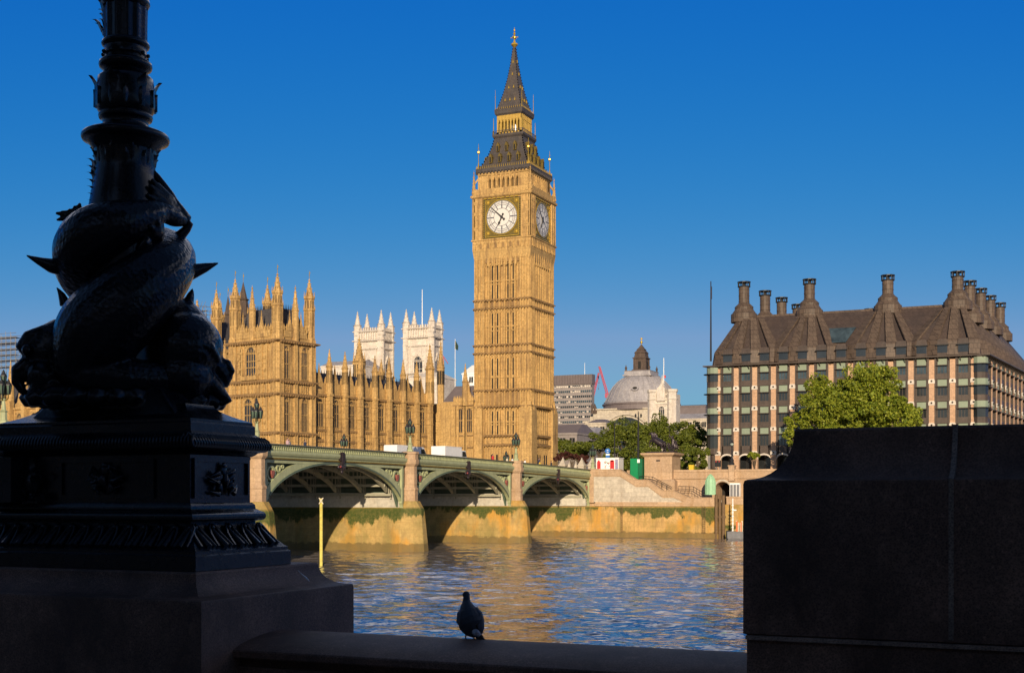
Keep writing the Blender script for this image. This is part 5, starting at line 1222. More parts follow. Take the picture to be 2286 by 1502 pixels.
    # deck slab and road
    b = MB(); Y = [0, 15, 44, 60, 80, 100, 120, 140, 155, 170, 185, 200, 213, 230]
    for y0, y1 in zip(Y, Y[1:]): b.slabx([(y0, ztop(y0)-1.72), (y1, ztop(y1)-1.72), (y1, ztop(y1)-1.05), (y0, ztop(y0)-1.05)], SX+.2, NX-.32)
    T.part('deck', b, M['bridge_rib'])
    b = MB()
    for y0, y1 in zip(Y, Y[1:]): b.slabx([(y0, ztop(y0)-1.05), (y1, ztop(y1)-1.05), (y1, ztop(y1)-1.0), (y0, ztop(y0)-1.0)], SX+3.5, NX-3.5)
    T.part('roadway', b, M['asphalt'])
    for sx in (SX+.2, NX-3.5):
        b = MB()
        for y0, y1 in zip(Y, Y[1:]): b.slabx([(y0, ztop(y0)-1.05), (y1, ztop(y1)-1.05), (y1, ztop(y1)-.9), (y0, ztop(y0)-.9)], sx, sx+3.28)
        T.part('footway', b, M['paving'])
    # piers
    for y in [13.0]+PIERS+[ABUT+1.0]:
        last = y > ABUT
        w = 1.6
        if not last:
            def outl(h, e): return [(SX-e, y-h), (NX-.2, y-h), (NX+1.2+e*.8, y-h*.72), (NX+2.0+e, y-h*.25), (NX+2.0+e, y+h*.25), (NX+1.2+e*.8, y+h*.72), (NX-.2, y+h), (SX-e, y+h)]
            b = MB(); b.loft([[(p, q, z) for p, q in outl(h, e)] for z, h, e in ((-3, 2.65, .75), (0, 2.4, .5), (5.15, 1.78, 0), (5.3, 1.74, -.05))]); T.part('pier_base', b, M['pier_base'], label='stained tidal pier base')
            b = MB(); b.loft([[(p, q, 5.3) for p, q in outl(1.72, -.06)], [(p, q, 6.3) for p, q in ((SX+.2, y-1.2), (NX-.3, y-1.2), (NX+.8, y-1.15), (NX+1.3, y-.5), (NX+1.3, y+.5), (NX+.8, y+1.15), (NX-.3, y+1.2), (SX+.2, y+1.2))]]); T.part('pier_cap', b, M['pier_base'])
            b = MB(); b.box(SX+.5, NX-.46, y-1.62, y+1.62, 5.28, 7.35); T.part('pier_cladding', b, M['band_white'])
            b = MB(); b.box(SX+.5, NX-.5, y-1.45, y+1.45, 7.35, ztop(y)-1.75)
            b.box(SX+.6, NX-.9, y-1.9, y+1.9, 7.7, 7.9); T.part('pier_core', b, M['bridge_dark'])
        r = .88; X = NX+.15
        for X in (NX+.15, SX-.15):
            b = MB(); zt = ztop(min(y, ABUT)); b.lathe(X, y, [(5.9 if not last else 4.6, r*1.12), (7.6, r*1.12), (7.7, r*1.2), (7.85, r*1.22), (8.05, r*1.05), (8.1, r), (zt-1.75, r*.97), (zt-1.6, r*1.15), (zt-1.4, r*1.3), (zt-.9, r*1.32), (zt-.85, r*1.18), (zt-.2, r*1.18), (zt-.15, r*1.3), (zt+.1, r*1.3), (zt+.16, r*1.1)], 8)
            T.part('pilaster', b, M['granite_pink'])
    b = MB(); b.box(SX+.5, NX-.5, ABUT-.9, ABUT+.5, 5.32, 7.35); T.part('pier_cladding', b, M['band_white'])
    b = MB(); b.box(SX-.5, NX-.5, ABUT-.7, ABUT+.5, 7.35, ztop(ABUT)-1.75); T.part('pier_core', b, M['bridge_dark'])
    return T
bridge()

# ------------------------------------------------------------------ bridge lamps
def triple_lamp(label, x, y, z0, zt, group, first=None):
    if first is not None: return dup(first, (x, y, z0), label=label, group=group)
    T = Thing('bridge_lamp', label, 'street lamp', (x, y, z0), group=group); h = zt-z0
    b = MB(); b.lathe(x, y, [(z0, .42), (z0+.25, .42), (z0+.3, .3), (z0+.9, .28), (z0+1.0, .36), (z0+1.1, .2), (z0+h*.42, .14), (z0+h*.44, .22), (z0+h*.46, .12)], 8); T.part('post', b, M['bridge_green'], smooth=False)
    b = MB()
    zb = z0+h*.44
    b.tube([(x, y, zb), (x, y, z0+h*.66)], [.1, .07], 6)
    for a in (0, pi/2, pi, 1.5*pi):
        c, s_ = cos(a+.4), sin(a+.4); b.tube([(x, y, zb), (x+c*.2, y+s_*.2, zb-.08), (x+c*.38, y+s_*.38, zb+.1), (x+c*.40, y+s_*.40, zb+.38)], [.06, .05, .05, .04], 5)
    T.part('bracket', b, M['gilt_dark'])
    def lant(cx, cy, zl):
        b = MB(); b.lathe(cx, cy, [(zl, .11), (zl+.05, .14), (zl+.72, .24)], 6); o = T.part('lantern', b, M['lantern_green'])
        c = MB(); c.lathe(cx, cy, [(zl+.72, .27), (zl+.80, .26), (zl+1.02, .11), (zl+1.08, .12), (zl+1.25, .02)], 6)
        for k in range(6): a = pi/6+k*pi/3; c.beam((cx+.13*cos(a), cy+.13*sin(a), zl), (cx+.25*cos(a), cy+.25*sin(a), zl+.74), .05, .05)
        T.part('cap', c, M['black_iron'], sub=o)
    lant(x, y, z0+h*.70)
    for a in (0, pi/2, pi, 1.5*pi): lant(x+.40*cos(a+.4), y+.40*sin(a+.4), zb+.4)
    return T
GL = 'triple lantern lamps along the bridge'
z0 = 12.55
L0 = triple_lamp('green lantern cluster lamp on the stone pier between the two nearer full arches', NX+.15, 146.3, ztop(146.3)+.16, ztop(146.3)+.16+4.4, GL)
triple_lamp('green lantern cluster lamp on the stone pier in front of the clock tower', NX+.15, 179.6, ztop(179.6)+.16, 0, GL, L0)
triple_lamp('green lantern cluster lamp at the far end of the bridge by the drinks kiosk', NX+.15, ABUT+.9, ztop(ABUT)+.16, 0, GL, L0)
triple_lamp('lantern cluster lamp half hidden behind the black lamp base, in front of the palace pavilion', NX+.15, 113.0, ztop(113)+.16, 0, GL, L0)
x, y, D = at(8, X=NX+.15); triple_lamp('lantern cluster lamp at the extreme left edge of the view', NX+.15, 79.6 if 0 else y, 12.66, 0, GL, L0)
for px, lb in ((768, 'lantern cluster on the far side of the bridge left of the stone pier lamp'), (972, 'lantern cluster on the far side of the bridge beside the parked white truck'), (1130, 'lantern cluster on the far kerb right in front of the clock tower')):
    x, y, D = at(px, X=SX-.15); yb = min(y, ABUT); triple_lamp(lb, x, y, ztop(yb)+.10, 0, GL, L0)

# ------------------------------------------------------------------ people
def person(label, x, y, z, face, top, trous='clockblack', pose=0, h=1.72, group=None, hairm='hair'):
    T = Thing('person', label, 'person', (x, y, z), face, group=group); T.off = (0, 0, 0)
    s = h/1.72; b = MB(); q = lambda a, c, d: (a*s, c*s, d*s)
    st = .12 if pose else .02
    b.tube([q(0, 0, .86), q(0, 0, 1.0), q(0, .0, 1.2), q(0, .01, 1.38), q(0, 0, 1.46)], [.14*s, .125*s, .145*s, .15*s, .06*s], 10)
    b.tube([q(0, 0, 1.42), q(0, -.01, 1.52)], [.055*s, .05*s], 8); b.ball(q(0, -.015, 1.61), .095*s, 10, 8, 1.2, .85, 1)
    b.ball(q(0, -.115, 1.60), .018*s, 5, 4)
    for sg in (-1, 1):
        b.tube([q(sg*.09, 0, .92), q(sg*.10, -st*sg, .5), q(sg*.10, -st*sg*.3+.02, .09)], [.095*s, .06*s, .042*s], 8)
        b.tube([q(sg*.10, -st*sg*.3+.04, .045), q(sg*.11, -st*sg*.3-.17, .03)], [.045*s, .035*s], 6)
        b.tube([q(sg*.16, 0, 1.40), q(sg*.21, .03, 1.14), q(sg*.19, -.14, .92)], [.055*s, .042*s, .03*s], 7)
        b.ball(q(sg*.19, -.17, .87), .04*s, 6, 5, 1.3)
    T.data('body', blob(b, .028*s, 1), M['skin'])
    b = MB(); b.tube([q(0, 0, .80), q(0, 0, 1.0), q(0, 0, 1.2), q(0, .01, 1.40), q(0, 0, 1.47)], [.17*s, .155*s, .18*s, .185*s, .08*s], 12)
    for sg in (-1, 1): b.tube([q(sg*.15, 0, 1.41), q(sg*.215, .03, 1.14), q(sg*.195, -.12, .95)], [.08*s, .062*s, .05*s], 8)
    T.data('jacket', blob(b, .03*s, 1), M[top])
    b = MB()
    for sg in (-1, 1): b.tube([q(sg*.07, 0, .9), q(sg*.10, -st*sg, .5), q(sg*.10, -st*sg*.3+.02, .1)], [.125*s, .085*s, .065*s], 8)
    T.data('trousers', blob(b, .028*s, 1), M[trous])
    b = MB(); b.ball(q(0, .015, 1.64), .108*s, 10, 7, 1.05, .9, 1); b.v = [v if v[1] > -.06*s or v[2] > 1.68*s else (v[0], -.06*s, v[2]) for v in b.v]; T.part('hair', b, M[hairm], smooth=True)
    return T
M['pinkish'] = plain('pale pink jacket', (.50, .34, .36), .8); M['navy'] = plain('navy jacket', (.03, .035, .07), .8); M['cream'] = plain('cream shirt', (.65, .58, .45), .8)
GP = 'pedestrians on the bridge'
def walker(px, top, lab, X=NX-1.2, face=pi/2, **k):
    x, y, D = at(px, X=X); person(lab, x, y, ztop(min(y, ABUT))-.9, face, top, group=GP, **k)
walker(642, 'pinkish', 'person in pale pink jacket leaning on the bridge parapet nearest the lamp base')
walker(646, 'cream', 'shorter person in cream top beside the pale pink jacket', X=NX-1.9, h=1.6)
walker(681, 'navy', 'person in dark navy jacket walking alone over the nearest arch', h=1.66)
walker(1100, 'red', 'person in red top standing left of the tower lamp', h=1.85, pose=1)
walker(1132, 'cream', 'person in cream shirt under the far kerb lantern', h=1.6); walker(1144, 'white', 'person in white shirt just left of the tower lamp post', h=1.62)
walker(1172, 'white', 'person in white top right of the tower lamp post', h=1.55)
walker(1203, 'navy', 'dark clothed person near the right corner of the clock tower', h=2.0, pose=1); walker(1205, 'yellow', 'person in yellow jacket beside the dark clothed one', X=NX-.9, h=1.5)
walker(1231, 'clockblack', 'person in black at the far end of the bridge near the tower edge', h=1.75)

# ------------------------------------------------------------------ vehicles
def wheel(T, x, y, z, r, axis_x=True):
    b = MB(); n = 14; b.loft([[(x+dx, y+r*cos(2*pi*i/n), z+r*sin(2*pi*i/n)) for i in range(n)] for dx in (-.12, .12)]); o = T.part('wheel', b, M['black_iron']); c = MB(); c.loft([[(x+dx, y+r*.5*cos(2*pi*i/n), z+r*.5*sin(2*pi*i/n)) for i in range(n)] for dx in (-.13, .13)]); T.part('rim', c, M['grey_metal'], sub=o)
def van(label, px, X, L, h, box=False, name='van'):
    x, y, D = at(px, X=X); z = ztop(min(y, ABUT))-1.0; T = Thing(name, label, 'truck' if box else 'van', (x, y, z)); w = 1.0
    if not box:
        prof = [(y-L/2, .45), (y+L/2, .45), (y+L/2, 1.15), (y+L/2-.9, 1.3), (y+L/2-1.6, h-.05), (y+L/2-1.9, h), (y-L/2+.15, h), (y-L/2, h-.15)]
        b = MB(); b.slabx([(p, z+q) for p, q in prof], x-w, x+w); T.part('body', b, M['white'])
        b = MB(); b.slabx([(y+L/2-1.0, z+1.35), (y+L/2-1.55, z+h-.25), (y+L/2-2.4, z+h-.25), (y+L/2-2.4, z+1.35)], x-w-.02, x+w+.02); T.part('side_window', b, M['dkglass'])
    else:
        b = MB(); b.box(x-1.1, x+1.1, y-L/2, y+L/2-1.9, z+.9, z+h); o = T.part('cargo_box', b, M['white'])
        b = MB(); b.box(x-1.13, x+1.13, y-L/2+.02, y+L/2-1.95, z+h-.02, z+h+.05); b.box(x-1.12, x+1.12, y-L/2-.03, y-L/2+.05, z+.9, z+h); T.part('edge_trim', b, M['white'], sub=o)
        b = MB(); b.slabx([(y+L/2-1.8, z+.5), (y+L/2, z+.5), (y+L/2, z+1.4), (y+L/2-.4, z+2.3), (y+L/2-1.8, z+2.4)], x-1.0, x+1.0); T.part('cab', b, M['white'])
        b = MB(); b.slabx([(y+L/2-.1, z+1.45), (y+L/2-.45, z+2.2), (y+L/2-1.5, z+2.2), (y+L/2-1.5, z+1.45)], x-1.02, x+1.02); T.part('side_window', b, M['dkglass'])
        b = MB(); b.box(x-.8, x+.8, y-L/2+.2, y+L/2-.3, z+.5, z+.9); T.part('chassis', b, M['black_iron'])
    for yy in (y-L/2+1.0, y+L/2-.9):
        for sx in (-1, 1): wheel(T, x+sx*.85, yy, z+.38, .38)
van('white panel van whose roof shows left of the stone pier lamp', 893, NX-5, 5.2, 2.3); van('white panel van whose roof shows just behind the stone pier lamp', 925, NX-5, 5.0, 2.25)
van('white box truck crossing the bridge above the middle arch', 1004, NX-5.5, 7.2, 2.75, True, 'truck')

# ------------------------------------------------------------------ yellow river post
x, y, D = at(717, Y=113.5 if 0 else 112.0); zt = zz(1112, D); T = Thing('river_marker', 'tall yellow river marker post with a cross topmark in front of the bridge', 'marker post', (x, y, -3))
b = MB(); b.lathe(x, y, [(-3, .17), (zt-.2, .17), (zt-.15, .2), (zt, .2)], 12); T.part('post', b, M['yellow_post'], smooth=True)
b = MB(); c = .21; zc0 = zt-.25; ax = Vector((cos(TH), sin(TH), 0))
for sg in (-1, 1): p = Vector((x, y-.22, zc0))+ax*.12; b.beam(p+ax*(-c)*sg+Vector((0, 0, -c*1.5)), p+ax*c*sg+Vector((0, 0, c*1.5)), .2, .08)
T.part('cross_topmark', b, M['cream'])
b = MB()
for k in range(7): b.lathe(x, y, [(zt-1.2-k*1.0, .185), (zt-1.17-k*1.0, .185)], 12)
T.part('bands', b, M['yellow'])

# ------------------------------------------------------------------ west bank river wall and stairs
YW = 211.0
def px2x(px, Y): return at(px, Y=Y)[0]
def zat(px, py, Y): return zz(py, at(px, Y=Y)[2])
def river_wall():
    xe = px2x(1602, YW); xb = NX-1.0
    T = Thing('river_wall', 'tidal stone river wall with green algae below the embankment steps', 'wall', ((xb+xe)/2, YW, 0))
    b = MB(); b.slab([(SX-60, -3), (xe+.25, -3), (xe, 5.3), (SX-60, 5.3)], YW, YW+12)
    for k in range(1): b.box(NX-2, xe+.3, YW-.6, YW, -3, .75)
    T.part('lower_wall', b, M['river_wall'], label='algae stained tidal wall')
    b = MB(); b.box(NX+1.2, xe+.1, YW-.25, YW+1.2, 5.3, 5.75); b.box(NX+1.2, xe+.05, YW-.12, YW+1.2, 5.75, 6.0); T.part('ledge', b, M['granite_pink'])
    # stepped flank wall
    Pp = [(1325, 1050), (1384, 1050), (1420, 1073), (1447, 1073), (1479, 1097), (1503, 1097), (1540, 1113), (1602, 1113)]
    pts = [(px2x(p, YW), zat(p, q, YW)) for p, q in Pp]
    b = MB(); b.slab([(pts[0][0], 6.0)]+[(pts[-1][0], 6.0)]+pts[::-1], YW+.1, YW+.9); T.part('stair_wall', b, M['white_stone'])
    b = MB()
    for (x0, z0), (x1, z1) in zip(pts, pts[1:]): b.slab([(x0, z0-.85), (x1, z1-.85), (x1, z1+.12), (x0, z0+.12)], YW-.08, YW+1.05); b.slab([(x0, z0+.12), (x1, z1+.12), (x1, z1+.24), (x0, z0+.24)], YW-.16, YW+1.12); b.slab([(x0, z0-1.02), (x1, z1-1.02), (x1, z1-.85), (x0, z0-.85)], YW-.0, YW+.95)
    T.part('sloping_coping', b, M['granite_pink'])
    x1 = pts[0][0]; b = MB(); b.box(NX-2, x1+.01, YW+.1, YW+1.4, 5.9, zat(1325, 1050, YW)+.22); T.part('end_block', b, M['granite_pink'])
    # steps behind
    b = MB(); xs0, xs1 = pts[1][0], pts[-2][0]; n = 26
    for i in range(n):
        t = i/n; z = np.interp(t, [0, 1], [10.3, 5.9]); b.box(xs0+(xs1-xs0)*t, xs0+(xs1-xs0)*(i+1)/n, YW+1.1, YW+5.0, 5.5, z)
    b.box(SX-20, xs0, YW+1.4, YW+11, 5.5, 10.38); b.box(xs1, xe, YW+1.1, YW+5, 5.3, 5.9); T.part('steps', b, M['paving'])
    b = MB(); x0 = px2x(1390, YW)
    b.box(px2x(1378, YW), px2x(1387, YW), YW-.03, YW+.0, 5.5, 5.7)
    T.part('drain_outlet', b, M['deep'])
river_wall()
YB = 216.5       # back wall of the stairs and continuing embankment wall
def back_wall():
    x0 = px2x(1400, YB); T = Thing('embankment_wall', 'warm granite embankment wall with moulded parapet below the office block', 'wall', (-40, YB, 0)); zt = 11.55
    xa, xb = px2x(1597, YB), px2x(1629, YB); zr = zat(1612, 1075, YB); xm = (xa+xb)/2
    b = MB(); b.box(x0, xa, YB, YB+4.5, 5.3, 10.0); b.box(xb, 60, YB, YB+4.5, 5.3, 10.0)
    pts = [(xa, zr-1.1)]+[(xm+(xb-xa)/2*cos(t), zr-1.1+1.1*sin(t)) for t in [pi-pi*i/10 for i in range(11)]]+[(xb, 10.0), (xa, 10.0)]
    b.slab(pts, YB, YB+4.5); T.part('wall', b, M['granite_pink'])
    b = MB(); b.box(xa-.2, xb+.2, YB+4.4, YB+4.6, 5.3, 9.9); T.part('tunnel_back', b, M['deep'])
    b = MB(); b.frame((xm, YB), (1, 0), (0, -1)); b.ring((0, zr-1.1), (xb-xa)/2, (xb-xa)/2+.25, 0, .12, 16, 0, pi); b.frame(); T.part('arch_trim', b, M['white_stone'])
    b = MB(); b.box(x0, 60, YB-.25, YB+.6, 10.0, 10.25); b.box(x0, 60, YB-.05, YB+.5, 10.25, 11.15); b.box(x0, 60, YB-.15, YB+.6, 11.15, zt); T.part('parapet', b, M['granite_pink'])
    for px in (1634, 1900): x = px2x(px, YB); b = MB(); b.box(x-.5, x+.5, YB-.4, YB+.7, 9.6, zt+.5); b.box(x-.6, x+.6, YB-.5, YB+.8, zt+.5, zt+.7); T.part('pedestal', b, M['granite_pink'])
    return T
back_wall()
b = MB(); b.box(px2x(1602, YB)-.2, 70, YB-2.6, YB+0, -3, 5.6); xl = px2x(1602, YB)-.2
single('river_wall', b, M['river_wall'], 'lower tidal wall with quay in front of the small tunnel arch', 'wall', (0, YB, -3))
b = MB(); b.box(px2x(1622, YB-2.6), 70, YB-2.7, YB-1.9, 5.6, 6.7); b.box(px2x(1622, YB-2.6)-.05, 70, YB-2.8, YB-1.8, 6.7, 6.95); single('quay_parapet', b, M['granite_pink'], 'pale quay parapet above the small grey pontoon', 'wall', (20, YB-2.3, 5.6))
for i, (px, top, w, lb) in enumerate(((1599, 1104, .28, 'thick brown timber pile at the end of the steps wall'), (1607, 1112, .24, 'thinner middle timber pile at the end of the steps wall'), (1615, 1106, .30, 'right hand weedy timber pile in the recess of the river wall'))):
    x, y, D = at(px, Y=YW-.4); b = MB(); b.lathe(x, y, [(-3, w), (zz(top, D), w*.95), (zz(top, D)+.1, w*.5)], 9); b.box(x-w*1.1, x+w*1.1, y-.1, y+.3, 3.4, 3.7)
    single('timber_pile', b, M['wood'], lb, 'pile', (x, y, -3), 'timber piles by the steps')
for i, (px, lb) in enumerate(((1388, 'rusty vertical chain ladder hanging down the river wall left of the algae'), (1571, 'rusty ladder fixed to the river wall near the timber piles'))):
    x, y, D = at(px, Y=YW-.1); b = MB(); w = .12 if i == 0 else .25
    for sg in (-1, 1): b.tube([(x+sg*w, y-.08, .3), (x+sg*w, y-.08, 5.4)], .045, 4)
    for k in range(17): b.tube([(x-w, y-.08, .5+k*.3), (x+w, y-.08, .5+k*.3)], .03, 4)
    single('ladder', b, M['wood'], lb, 'ladder', (x, y, .3), 'ladders on the river wall')
# statue plinth
def plinth():
    Y = 215.2; xa, xb = px2x(1436, Y), px2x(1509, Y)-.6; T = Thing('statue_plinth', 'tall warm granite plinth under the dark chariot statue', 'plinth', ((xa+xb)/2, Y+2.2, 5.5)); cx, cy = (xa+xb)/2, Y+2.6; hw, hd = (xb-xa)/2, 2.6; zt = zat(1470, 1010, Y)
    b = MB(); b.rect(cx, cy, [(5.5, hw+.5, hd+.4), (9.6, hw+.5, hd+.4), (9.9, hw+.1, hd)]); b.rect(cx, cy, [(9.9, hw-.15, hd-.15), (zt-.75, hw-.15, hd-.15), (zt-.6, hw, hd), (zt-.35, hw+.35, hd+.35), (zt-.05, hw+.4, hd+.4), (zt, hw+.2, hd+.2)]); T.part('block', b, M['granite_pink'])
    b = MB(); b.box(cx-.35, cx+.35, cy-hd-.02+.13, cy-hd+.2, zt-1.5, zt-1.25); T.part('plaque', b, M['black_iron'])
    return cx, cy, zt, hw
PCX, PCY, PZ, PHW = plinth()
def chariot():
    T = Thing('chariot_statue', 'dark bronze statue of a woman driving a chariot behind rearing horses', 'statue', (PCX, PCY, PZ)); x0, z0 = PCX, PZ
    def q(a, z, d=0): return (x0+a, PCY+d, z0+z)
    b = MB(); b.box(x0-PHW*.9, x0+PHW*.9, PCY-1.6, PCY+1.6, z0, z0+.25)
    T.part('base', b, M['statue'])
    for d in (-.75, .75):            # rearing horses heading left
        b = MB(); b.tube([q(.3, 1.5, d), q(-.3, 1.75, d), q(-1.1, 2.25, d), q(-1.5, 2.6, d)], [.42, .5, .52, .36], 10)
        b.tube([q(-1.4, 2.5, d), q(-1.65, 3.1, d), q(-1.7, 3.55, d)], [.36, .24, .17], 8); b.tube([q(-1.62, 3.55, d), q(-1.95, 3.45, d), q(-2.25, 3.15, d)], [.19, .16, .09], 8)
        b.tube([q(-1.6, 3.65, d), q(-1.55, 3.9, d)], [.07, .02], 5); b.tube([q(-1.45, 3.5, d), q(-1.2, 3.0, d), q(-1.15, 2.7, d)], [.1, .14, .05], 6)
        for s_ in (-.2, .2):
            b.tube([q(-1.45, 2.2, d+s_), q(-2.0, 2.1+s_, d+s_), q(-2.1, 1.6+s_*1.5, d+s_), q(-2.3, 1.5+s_*1.5, d+s_)], [.2, .12, .08, .07], 7)
            b.tube([q(.25, 1.5, d+s_), q(.1, .95, d+s_), q(.45, .6, d+s_), q(.3, .27, d+s_)], [.3, .17, .1, .09], 7)
        b.tube([q(.6, 1.6, d), q(.95, 1.35, d), q(1.0, .8, d)], [.1, .12, .04], 6); T.data('horse', blob(b, .07, 1), M['statue'])
    b = MB(); b.tube([q(1.9, .85), q(1.9, 1.5), q(1.88, 2.0), q(1.85, 2.45), q(1.85, 2.65)], [.42, .3, .25, .28, .1], 10); b.ball(q(1.84, 2.85), .2, 8, 7, 1.2)
    b.tube([q(1.85, 2.5, -.25), q(1.5, 2.9, -.4), q(1.35, 3.35, -.4)], [.12, .09, .07], 6); b.tube([q(1.85, 2.5, .25), q(1.45, 2.65, .4), q(1.1, 2.85, .4)], [.12, .09, .07], 6)
    b.tube([q(2.0, 2.3), q(2.35, 1.7), q(2.5, 1.0)], [.2, .22, .08], 8); T.data('woman', blob(b, .06, 1), M['statue'])
    b = MB(); b.tube([q(1.35, 2.3, -.4), q(1.35, 4.6, -.4)], .05, 5); T.part('spear', b, M['statue'])
    b = MB(); b.box(x0+1.25, x0+2.5, PCY-.8, PCY+.8, z0+.7, z0+.95); b.loft([[(x0+1.2, PCY-.8, z0+.8), (x0+1.32, PCY-.8, z0+.8), (x0+1.32, PCY+.8, z0+.8), (x0+1.2, PCY+.8, z0+.8)], [(x0+1.05, PCY-.7, z0+1.8), (x0+1.15, PCY-.7, z0+1.8), (x0+1.15, PCY+.7, z0+1.8), (x0+1.05, PCY+.7, z0+1.8)]]); b.tube([q(1.3, .8), q(-1.0, 1.4)], .08, 5); o = T.part('chariot', b, M['statue'])
    for d in (-1, 1):
        b = MB(); b.frame((x0+1.95, PCY+d*.95), (1, 0), (0, -1)); b.ring((0, z0+.85), .5, .62, -.06, .06, 18); b.disc((0, z0+.85), .14, -.12, .12, 10)
        for k in range(8): a = k*pi/4; b.slab([(r*cos(a)-o_*sin(a), z0+.85+r*sin(a)+o_*cos(a)) for r, o_ in ((.1, -.04), (.52, -.04), (.52, .04), (.1, .04))], -.03, .03)
        b.frame(); T.part('wheel', b, M['statue'], sub=o)
    for sg, dz in ((-.5, 1.5), (.5, 1.5)):
        b = MB(); b.tube([q(2.4, .9, sg), q(2.42, 1.4, sg), q(2.4, 1.75, sg)], [.28, .22, .12], 8); b.ball(q(2.38, 2.0, sg), .16, 7, 6, 1.15); b.tube([q(2.42, 1.65, sg-.15), q(2.3, 1.2, sg-.2), q(2.15, 1.15, sg)], [.08, .06, .05], 6); T.data('seated_figure', blob(b, .06, 1), M['statue'])
chariot()
# railings on the stairs
for i, (Ps, lb) in enumerate(((((1428, 1062), (1456, 1064), (1500, 1087)), 'thin black handrail on the upper flight of river steps'), (((1514, 1085), (1548, 1086), (1575, 1102)), 'thin black handrail on the lower flight of river steps'))):
    Y = YW+3; P = [(px2x(p, Y), zat(p, q, Y)) for p, q in Ps]; b = MB()
    for (x0, z0), (x1, z1) in zip(P, P[1:]):
        b.tube([(x0, Y, z0), (x1, Y, z1)], .05, 5); b.tube([(x0, Y, z0-.45), (x1, Y, z1-.45)], .035, 5)
        for k in range(4): t = k/4; b.tube([(x0+(x1-x0)*t, Y, z0+(z1-z0)*t-1.0), (x0+(x1-x0)*t, Y, z0+(z1-z0)*t)], .04, 5)
    single('handrail', b, M['black_iron'], lb, 'handrail', (P[0][0], Y, P[0][1]-1), 'handrails on the river steps')
# verdigris cover, pontoon, quay clutter
x, y, D = at(1586, Y=YW+.5); zb, zt = zz(1104, D), zz(1058, D); T = Thing('copper_hood', 'pale green copper hood with pointed top at the foot of the steps', 'hood', (x, y, zb))
b = MB(); w = .86; prof = [(zb, w), (zb+(zt-zb)*.62, w), (zb+(zt-zb)*.75, w*.86), (zb+(zt-zb)*.88, w*.55), (zt-.1, w*.2), (zt, .05)]; b.lathe(x, y, prof, 10, sy=.7); T.part('shell', b, M['verdigris'], smooth=False)
b = MB()
for k in range(10): a = pi/10+k*pi/5; b.tube([(x+r*1.01*cos(a), y+.7*r*1.01*sin(a), z) for z, r in prof], .04, 4)
b.lathe(x, y, [(zb, w*1.08), (zb+.15, w*1.08)], 10, sy=.7); T.part('ribs', b, M['verdigris'])
x, y, D = at(1650, Y=YW-3); T = Thing('pontoon', 'small grey steel pontoon moored against the river wall by the granite block', 'pontoon', (x, y, 0)); b = MB(); b.loft([[(x-1.2, y-1.2, -.4), (x+9, y-1.2, -.4), (x+9, y+1.6, -.4), (x-1.2, y+1.6, -.4)], [(x-1.6, y-1.4, .2), (x+9, y-1.4, .2), (x+9, y+1.8, .2), (x-1.6, y+1.8, .2)], [(x-1.6, y-1.4, 1.25), (x+9, y-1.4, 1.25), (x+9, y+1.8, 1.25), (x-1.6, y+1.8, 1.25)]]); T.part('hull', b, M['grey_metal'])
b = MB(); b.box(x-1.9, x-1.6, y-1, y+1.2, -.2, 1.4); T.part('fender', b, M['black_iron'])
b = MB()
for k in range(12): b.box(x-.5+k*.32, x-.35+k*.32, y-.2, y, 1.25, 2.7 if k % 3 else 3.0)
T.part('fence_slats', b, M['cream'])
b = MB(); b.box(x-.45, x-.15, y-.3, y-.2, 1.25, 2.9); b.box(x+.3, x+.5, y-.3, y-.2, 1.25, 2.8); T.part('orange_panel', b, plain('orange panel', (.6, .16, .04)))
x, y, D = at(1636, Y=YW-1); b = MB(); b.tube([(x, y, -1), (x, y, zz(1112, D))], [.12, .08], 6); b.box(x-.1, x+.6, y-.1, y+.1, 4.6, 4.8)
for k in range(9): b.box(x-.15, x+.15, y-.15, y+.15, .6+k*.6, .75+k*.6)
single('tide_gauge', b, M['white'], 'slim white graduated pole standing in the water by the pontoon', 'pole', (x, y, -1))
x, y, D = at(1628, Y=YB-.8); b = MB(); z = zz(1104, D)
T = Thing('service_cabinet', 'pale grey cabinet standing on the quay by the tunnel arch', 'cabinet', (x+.8, y, 5.6)); b.box(x+.2, x+1.9, y-.5, y+.5, 5.6, zz(1078, D)); T.part('body', b, M['white']); c = MB()
for k in range(3): c.box(x+.3+k*.55, x+.75+k*.55, y-.53, y-.5, 6.0, zz(1080, D)-.1)
T.part('door', c, M['grey_metal'])
b = MB(); b.ball((px2x(1604, YB-1.5), YB-1.5, 6.15), .55, 8, 6, 1, 1, 1); b.box(px2x(1604, YB-1.5)-.5, px2x(1604, YB-1.5)+.5, YB-2, YB-1, 5.6, 6.1); single('covered_bundle', b, M['cream'], 'white sheeted bundle at the mouth of the tunnel arch', 'bundle', (px2x(1604, YB-1.5), YB-1.5, 5.6), smooth=True)

